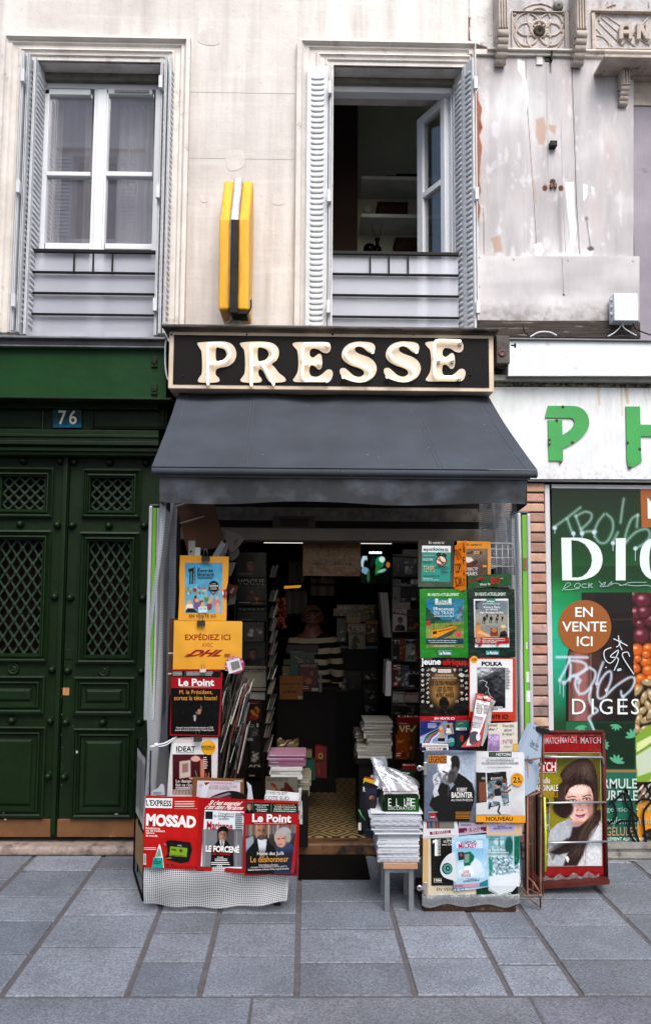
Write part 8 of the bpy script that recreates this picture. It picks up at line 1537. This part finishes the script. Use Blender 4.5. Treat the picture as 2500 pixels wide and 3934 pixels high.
# ---- left wire rack
def wires(name,label,F,xs,ys,Y,yt,yb,base):
    t=thing(name,label,'rack',(P(F((xs[0]+xs[1])/2,yb),Y).x,Y,zfl));b=MB()
    for x in xs:b.tube([P(F(x,yt),Y-.02),P(F(x,(yt+yb)/2),Y-.02),Vector((P(F(x,yb),Y-.02).x,Y-.02,zfl))],.005,6)
    for y0,y1 in ys:b.tube([P(F(xs[0],y0),Y-.03),P(F(xs[-1],y1),Y-.03)],.003,5)
    b.obj('wire_frame',M('dark_wire','#3a3634',.4,metal=.6),t);MB().box(P(F(xs[0],yt),Y).x,Y+.05,zfl,P(F(xs[-1],yt),Y).x,Y+.06,P(F(xs[0],yt),Y).z).obj('back_sheet',DARK,t);return t
YLR=.30
wires('wire_magazine_rack','black wire magazine rack inside the doorway on the left',L2,(880,1150),((740,740),(890,895),(975,975),(1240,1235),(1380,1380),(1470,1470),(1620,1620),(1755,1755)),YLR,490,2700,zfl)
gl='covers in the left wire rack'
for r_,F,c_,tt_,tc,ar,l in(((890,485,1140,695),L2,'#2a2522','','#7a7068',1,'dark cover with a seated figure at the top of the left wire rack'),((890,700,1144,930),L2,'#1b1a1a','VOGUE','#b9b9b4',4,'black cover lettered VOGUE in the left wire rack'),((900,950,1146,1065),L2,'#202823','BAZAAR','#6f8a7a',0,'dark cover lettered BAZAAR in the left wire rack'),((956,1072,1122,1230),L2,'#6a675f','The New','#2a2826',3,'grey cover lettered The New in the left wire rack'),((932,1228,1132,1440),L2,'#4a4845','YORK','#1a1817',1,'grey cover lettered YORK with a woman in the left wire rack'),((930,1440,1140,1650),L2,'#a39c8e','NEW YORKER','#2a211d',0,'pale cover lettered NEW YORKER in the left wire rack'),((960,1662,1132,1725),L2,'#a8a6a2','EDUCATION','#8a2a26',0,'white newspaper lettered EDUCATION in the left wire rack'),((930,165,1060,335),W1,'#3a1d18','afrique','#8a3a2c',4,'brown cover lettered afrique in the left wire rack'),((945,335,1045,480),W1,'#2f3a36','cl','#a9b0a8',3,'dark green cover low in the left wire rack'),((975,480,1050,640),W1,'#3f3a38','','#8a8580',3,'dim grey cover second lowest in the left wire rack'),((960,640,1060,740),W1,'#2a2320','APS','#c0b9ae',0,'black cover lettered APS lowest in the left wire rack')):
    cov(l,F,r_,YLR,c_,tt_,tc,ar,gl,0,.0 if ar !=0 else .01)
n=0
for k,(y0,x0)in enumerate(((600,1185),(800,1180),(935,1178),(1040,1180),(1140,1180),(1240,1178),(1340,1172),(1440,1170),(1560,1165),(1690,1165),(1800,1150),(1920,1140),(2040,1135))):
    for j in range(5):
        b=MB();a0=P(L2(x0-6+j*9,y0+95),.22-.04*j);top_=P(L2(x0+16+j*11,y0+random.uniform(-8,8)),.22-.04*j);d_=top_-a0;n_=Vector((d_.z,0,-d_.x)).normalized()
        b.obox((a0+top_)/2,d_/2,(0,.1,0),n_*.0025,0,random.choice(['#6a655c','#8a8478','#4a4642','#5a3f36','#3a443e','#9a9488','#3a3532']));tag(b.obj('magazine',GLOSS),'thin magazine seen edge on in the column of slanting pockets left of the doorway','magazine','magazines edge on in the slanting pockets')
for k in range(58):
    x0=random.uniform(770,960);y0=random.uniform(20,430)if k>8 else random.uniform(-40,60);L=random.uniform(220,380);tl_=random.uniform(.16,.34);Y=random.uniform(-.45,-.05)
    a0=P(W1(x0-L*tl_*.5,y0+L),Y);a1=P(W1(x0+L*tl_*.5,y0),Y);d_=a1-a0;n_=Vector((d_.z,0,-d_.x)).normalized();b=MB();b.obox((a0+a1)/2,d_/2,(0,.10,0),n_*random.uniform(.0015,.004),0,random.choice(['#7d7a76','#a5a19c','#4a3e38','#2f2a28','#6a2c26','#5f574c','#3d4046','#b5b2ae','#2a2522','#4a4440']))
    tag(b.obj('magazine',GLOSS),'magazine seen edge on leaning in the bundle right of the column of covers','magazine','leaning magazines seen edge on')
b=MB()
for q in(((795,20),(740,450),(790,600)),((815,0),(850,300),(890,720)),((930,0),(850,350),(780,600))):b.tube([P(W1(*k),-.5)for k in q],.003,5)
t=tag(b.obj('wire_strut',M('thin_dark_wire','#4a4846',.4,metal=.6)),'thin bent wires crossing the leaning magazines','wire')
for k,(out,c_,l)in enumerate((([(690,515),(770,385),(800,420),(745,520)],'#b5b5b8','white magazines bundled diagonally above the yellow cartoon poster'),([(740,520),(800,400),(830,410),(800,520)],'#8f9096','grey magazines bundled behind the white ones above the yellow cartoon poster'),(cr([(800,330),(850,300),(955,360),(940,400),(880,470),(830,470)],3),'#7d7a74','rolled newspaper poking out of the bundle below the cartons'),(cr([(830,480),(900,440),(915,500),(850,560)],3),'#6a6863','second rolled newspaper beside the yellow cartoon poster'),([(830,570),(890,570),(850,680),(822,690)],'#8a8680','folded grey newspaper right of the yellow cartoon poster'),([(818,745),(910,770),(880,850),(805,830)],'#6d4436','brown magazine lettered IUNI leaning right of the yellow cartoon poster'),([(840,830),(890,840),(880,920),(820,930)],'#77736e','grey curled magazine below the brown one'))):
    mag(l,L2,out,-.42+.03*k,c_,(lambda p:p.text('M',790,480,842,514,'#2a2a2e',.0,-25))if k==1 else((lambda p:p.poly([(870,390),(905,370),(890,420),(880,430)],'#7a2a26'))if k==2 else((lambda p:p.text('IUNI',835,795,880,815,'#cfc0b4',.02,-60))if k==5 else None)),'magazines and papers in the left bundle')
t=thing('carton_bundle','flattened brown cartons strapped together leaning under the awning','cartons',P(L2(560,300),-.3))
q0,q1,q2,q3=[P(L2(*k),-.3)for k in((385,70),(700,60),(790,440),(480,480))];b=MB();nn=Vector((0,.05,0))
b.add([q0,q1,q2,q3,q0+nn,q1+nn,q2+nn,q3+nn],[(3,2,1,0),(4,5,6,7),(0,1,5,4),(1,2,6,5),(2,3,7,6),(3,0,4,7)]);b.obj('cardboard',M('brown_carton','#5f3f2a',.8,.25,6,.1,20),t)
for s_,e_ in(((385,98),(545,50)),((420,243),(620,182))):MB().tube([P(L2(*s_),-.315),P(L2(*e_),-.315)],.004,6).obj('strap',M('pale_strap','#b9b6b0',.5),t)
t=thing('metal_latch','grey metal lock plate sticking up behind the yellow cartoon poster','lock plate',P(L2(515,510),YL));MB().pbox(L2,488,385,545,520,YL+.0,YL+.02).obj('plate',M('grey_latch_metal','#8f8c86',.45,metal=.5),t,.003);q=P(L2(512,478),YL-.001);MB().lathe(q,(0,-1,0),[(.006,0),(.006,.002),(0,.002)],10).obj('keyhole',IRON,t)
tag(MB().pbox(L2,542,444,588,512,YL+.005,YL+.03).obj('white_tag',M('white_tag_card','#b9bcc0',.5)),'small white card beside the metal lock plate','card')
# ---- right wire rack
YRR=.22
wires('wire_magazine_rack','black wire magazine rack inside the doorway on the right',L3,(1103,1345),((512,530),(765,780),(990,1030),(1155,1150),(1245,1250),(1395,1405),(1490,1480),(1640,1625),(1770,1780)),YRR,500,2700,zfl)
gr='covers in the right wire rack'
for r_,F,c_,tt_,tc,ar,l in(((1110,500,1200,690),L3,'#1c1614','','#55504a',1,'dark portrait cover at the top left of the right wire rack'),((1195,460,1320,690),L3,'#1f2124','','#6a6a68',3,'dark cover at the top right of the right wire rack'),((1112,712,1178,895),L3,'#7d7c78','IR','#1b1a19',0,'grey cover in the second row of the right wire rack'),((1172,735,1265,905),L3,'#232325','Mo','#a9a9a4',0,'black cover lettered Mo in the second row of the right wire rack'),((1258,705,1345,905),L3,'#2a2a28','B','#b9b9b4',0,'black cover lettered B in the second row of the right wire rack'),((1105,895,1255,965),L3,'#8d8a82','LA PETITE','#9a2f26',0,'white page with red capitals in the middle of the right wire rack'),((1112,960,1232,1155),L3,'#a8a6a0','ROL','#a02c28',1,'pale cover with a red title and a standing figure in the right wire rack'),((1228,965,1340,1150),L3,'#3a322c','','#8a7a6a',4,'brown cover beside the pale one in the right wire rack'),((1110,1212,1170,1395),L3,'#1b2128','TI','#b9b6ae',0,'dark blue cover lettered TI in the right wire rack'),((1166,1208,1218,1390),L3,'#7a4224','TG','#a8342c',4,'rust coloured narrow cover in the right wire rack'),((1214,1215,1305,1400),L3,'#8f8e8a','M','#191817',3,'white cover lettered M in the right wire rack'),((1298,1212,1345,1395),L3,'#57321f','','#a08a70',4,'narrow brown cover at the right end of the right wire rack'),((1110,1420,1185,1620),L3,'#6d211c','S','#c9b9ae',3,'red cover lettered S low in the right wire rack'),((1178,1432,1245,1620),L3,'#4f5f6d','','#b0b6bc',3,'blue grey cover low in the right wire rack'),((1238,1470,1335,1630),L3,'#1e1d1e','LG','#b9b6b0',0,'black cover lettered LG low in the right wire rack'),((1110,1655,1212,1745),L3,'#97948e','Nou','#26211e',0,'white newspaper lettered Nou in the right wire rack'),((1205,1665,1330,1745),L3,'#8f8a84','Ma','#a02a26',0,'white newspaper with red letters in the right wire rack'),((1115,215,1230,322),W2,'#201814','Charlie','#8a8078',0,'dark paper lettered in white script in the right wire rack'),((1225,218,1335,322),W2,'#2f2824','','#8a8078',1,'dim portrait paper in the right wire rack'),((1145,320,1336,402),W2,'#85222a','Libé','#d0b9b4',0,'red newspaper panel lettered Lib in the right wire rack')):
    cov(l,F,r_,YRR,c_,tt_,tc,ar,gr,0,.01)
cov('orange magazine leaning at the foot of the right wire rack',W2,(1130,395,1230,695),YRR-.06,'#8a4c1e','VF','#d9c9ae',4,gr,.3);cov('brown magazine leaning behind the orange one at the foot of the right wire rack',W2,(1200,395,1290,695),YRR-.04,'#59401f','V','#c9b48a',4,gr,.3)
cov('red edged paper lettered BAR above the green counter box',W2,(1190,730,1310,800),-.5,'#8f2a2c','BAR','#d9c0b8',0,None,0)
for k in range(7):
    a0=P(L3(1036+k*7,1190),.35);a1=P(L3(996+k*9,822),.35);d_=a1-a0;n_=Vector((d_.z,0,-d_.x)).normalized();b=MB();b.obox((a0+a1)/2,d_/2,(0,.1,0),n_*.0045,0,random.choice(['#a39c8e','#b9b2a4','#8a8478']));tag(b.obj('magazine',PAGE2),'tall pale magazine edge in the curved bundle beside the right wire rack','magazine','pale magazine edges beside the right rack')
for k in range(4):
    a0=P(L3(1040+k*12,1672),.3);a1=P(L3(1050+k*12,1390),.3);d_=a1-a0;n_=Vector((d_.z,0,-d_.x)).normalized();b=MB();b.obox((a0+a1)/2,d_/2,(0,.1,0),n_*.004,0,'#b9b8b8');tag(b.obj('magazine',PAGE),'white magazine edge in the lower bundle beside the right wire rack','magazine','white magazine edges beside the right rack')
# ---- stacks inside
t=thing('low_black_table','low black table carrying pale magazine stacks right of the aisle','table',(P(W2(960,1000),.2).x,.2,zfl));X0,z0,X1,z1=rc(W2,800,690,1105,700,.12);MB().box(X0,.12,z1-.03,X1,.5,z1).obj('top',M('black_table','#0e0a09',.5),t);MB().box(X0+.02,.14,zfl,X1-.02,.48,z1-.031).obj('body',MATS['black_table'],t)
gI='magazine stacks inside the shop';zb_=z1
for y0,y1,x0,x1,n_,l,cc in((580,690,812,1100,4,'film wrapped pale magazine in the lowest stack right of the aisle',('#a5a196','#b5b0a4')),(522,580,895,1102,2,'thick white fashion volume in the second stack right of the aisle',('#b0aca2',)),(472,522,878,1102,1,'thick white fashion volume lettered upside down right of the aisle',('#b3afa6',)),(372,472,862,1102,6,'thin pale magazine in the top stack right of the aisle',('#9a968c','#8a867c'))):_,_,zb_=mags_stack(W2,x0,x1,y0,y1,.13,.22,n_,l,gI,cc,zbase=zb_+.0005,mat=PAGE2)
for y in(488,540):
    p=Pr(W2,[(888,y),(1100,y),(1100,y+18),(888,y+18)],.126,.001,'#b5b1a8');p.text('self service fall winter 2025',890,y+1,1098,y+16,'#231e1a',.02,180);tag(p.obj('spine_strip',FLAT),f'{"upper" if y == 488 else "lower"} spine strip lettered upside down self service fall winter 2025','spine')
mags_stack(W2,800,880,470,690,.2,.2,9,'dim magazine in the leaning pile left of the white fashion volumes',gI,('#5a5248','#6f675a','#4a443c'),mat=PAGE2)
t=thing('low_black_table','low dark table carrying pink and white stacks left of the aisle','table',(P(W2(220,1000),-.05).x,-.05,zfl));X0,z0,X1,z1=rc(W2,40,990,330,1000,-.1);MB().box(X0,-.1,zfl,X1+.05,.3,z1).obj('body',MATS['black_table'],t);zb_=z1
cov('pale fashion cover lettered SILHOUETTE under the white books left of the aisle',W2,(45,842,312,1000),-.11,'#7f7c74','SILHOUETTE','#1f1c1a',4,gI,0,.0,.02,(.03,.03,.7,.22))
zb_=P(W2(200,862),-.1).z
_,_,zb_=mags_stack(W2,78,345,755,860,-.1,.22,3,'thick white book left of the aisle',gI,('#b0b0ae','#c0bfbc'),zbase=zb_,mat=PAGE2);mags_stack(W2,60,372,655,752,-.1,.22,7,'pink edged magazine left of the aisle',gI,('#8f5a78','#a87a90','#7a4a66'),zbase=zb_,mat=PAGE2)
mags_stack(W2,305,418,830,1000,.0,.2,8,'cream magazine in the low pile beside the pink stack',gI,('#8a8474','#a09a88'),mat=PAGE2)
tag(MB().surf(lambda u,v:P(W2(140+180*u,525+125*v),.15)+Vector((0,.03*math.sin(u*9+v*7),.006*math.sin(u*14))),20,12).obj('plastic_pack',see_through('amber_film','#8a744a',.5,.15,.2)),'amber clear plastic pack on top of the pink magazine stack','plastic pack')
for k,(x0,x1,y0,y1,c_)in enumerate(((322,432,615,680,'#8a7f68'),(380,430,680,880,'#2f6a58'),(428,460,690,870,'#3f5f4a'),(460,525,580,700,'#8a2a24'),(462,556,690,850,'#6d1f1c'),(415,445,700,860,'#9a8a3a'),(525,556,585,690,'#7a2a26'))):
    def dr2(p,k=k):p.text('futuribles',440,762,540,786,'#a8523c',.0,80)if k==4 else(p.text('O',488,640,524,690,'#9ab03a',.01)if k==3 else None)
    mag(['beige books lying behind the pink stack','green book standing left of the aisle','dark green book standing left of the aisle','red book with a green letter left of the aisle','dark red book lettered futuribles left of the aisle','mustard narrow book left of the aisle','small red book at the top right of the books left of the aisle'][k],W2,[(x0,y0),(x1,y0+4),(x1,y1),(x0,y1-4)],.35+.02*k,c_,dr2,'books standing left of the aisle',None,.05)
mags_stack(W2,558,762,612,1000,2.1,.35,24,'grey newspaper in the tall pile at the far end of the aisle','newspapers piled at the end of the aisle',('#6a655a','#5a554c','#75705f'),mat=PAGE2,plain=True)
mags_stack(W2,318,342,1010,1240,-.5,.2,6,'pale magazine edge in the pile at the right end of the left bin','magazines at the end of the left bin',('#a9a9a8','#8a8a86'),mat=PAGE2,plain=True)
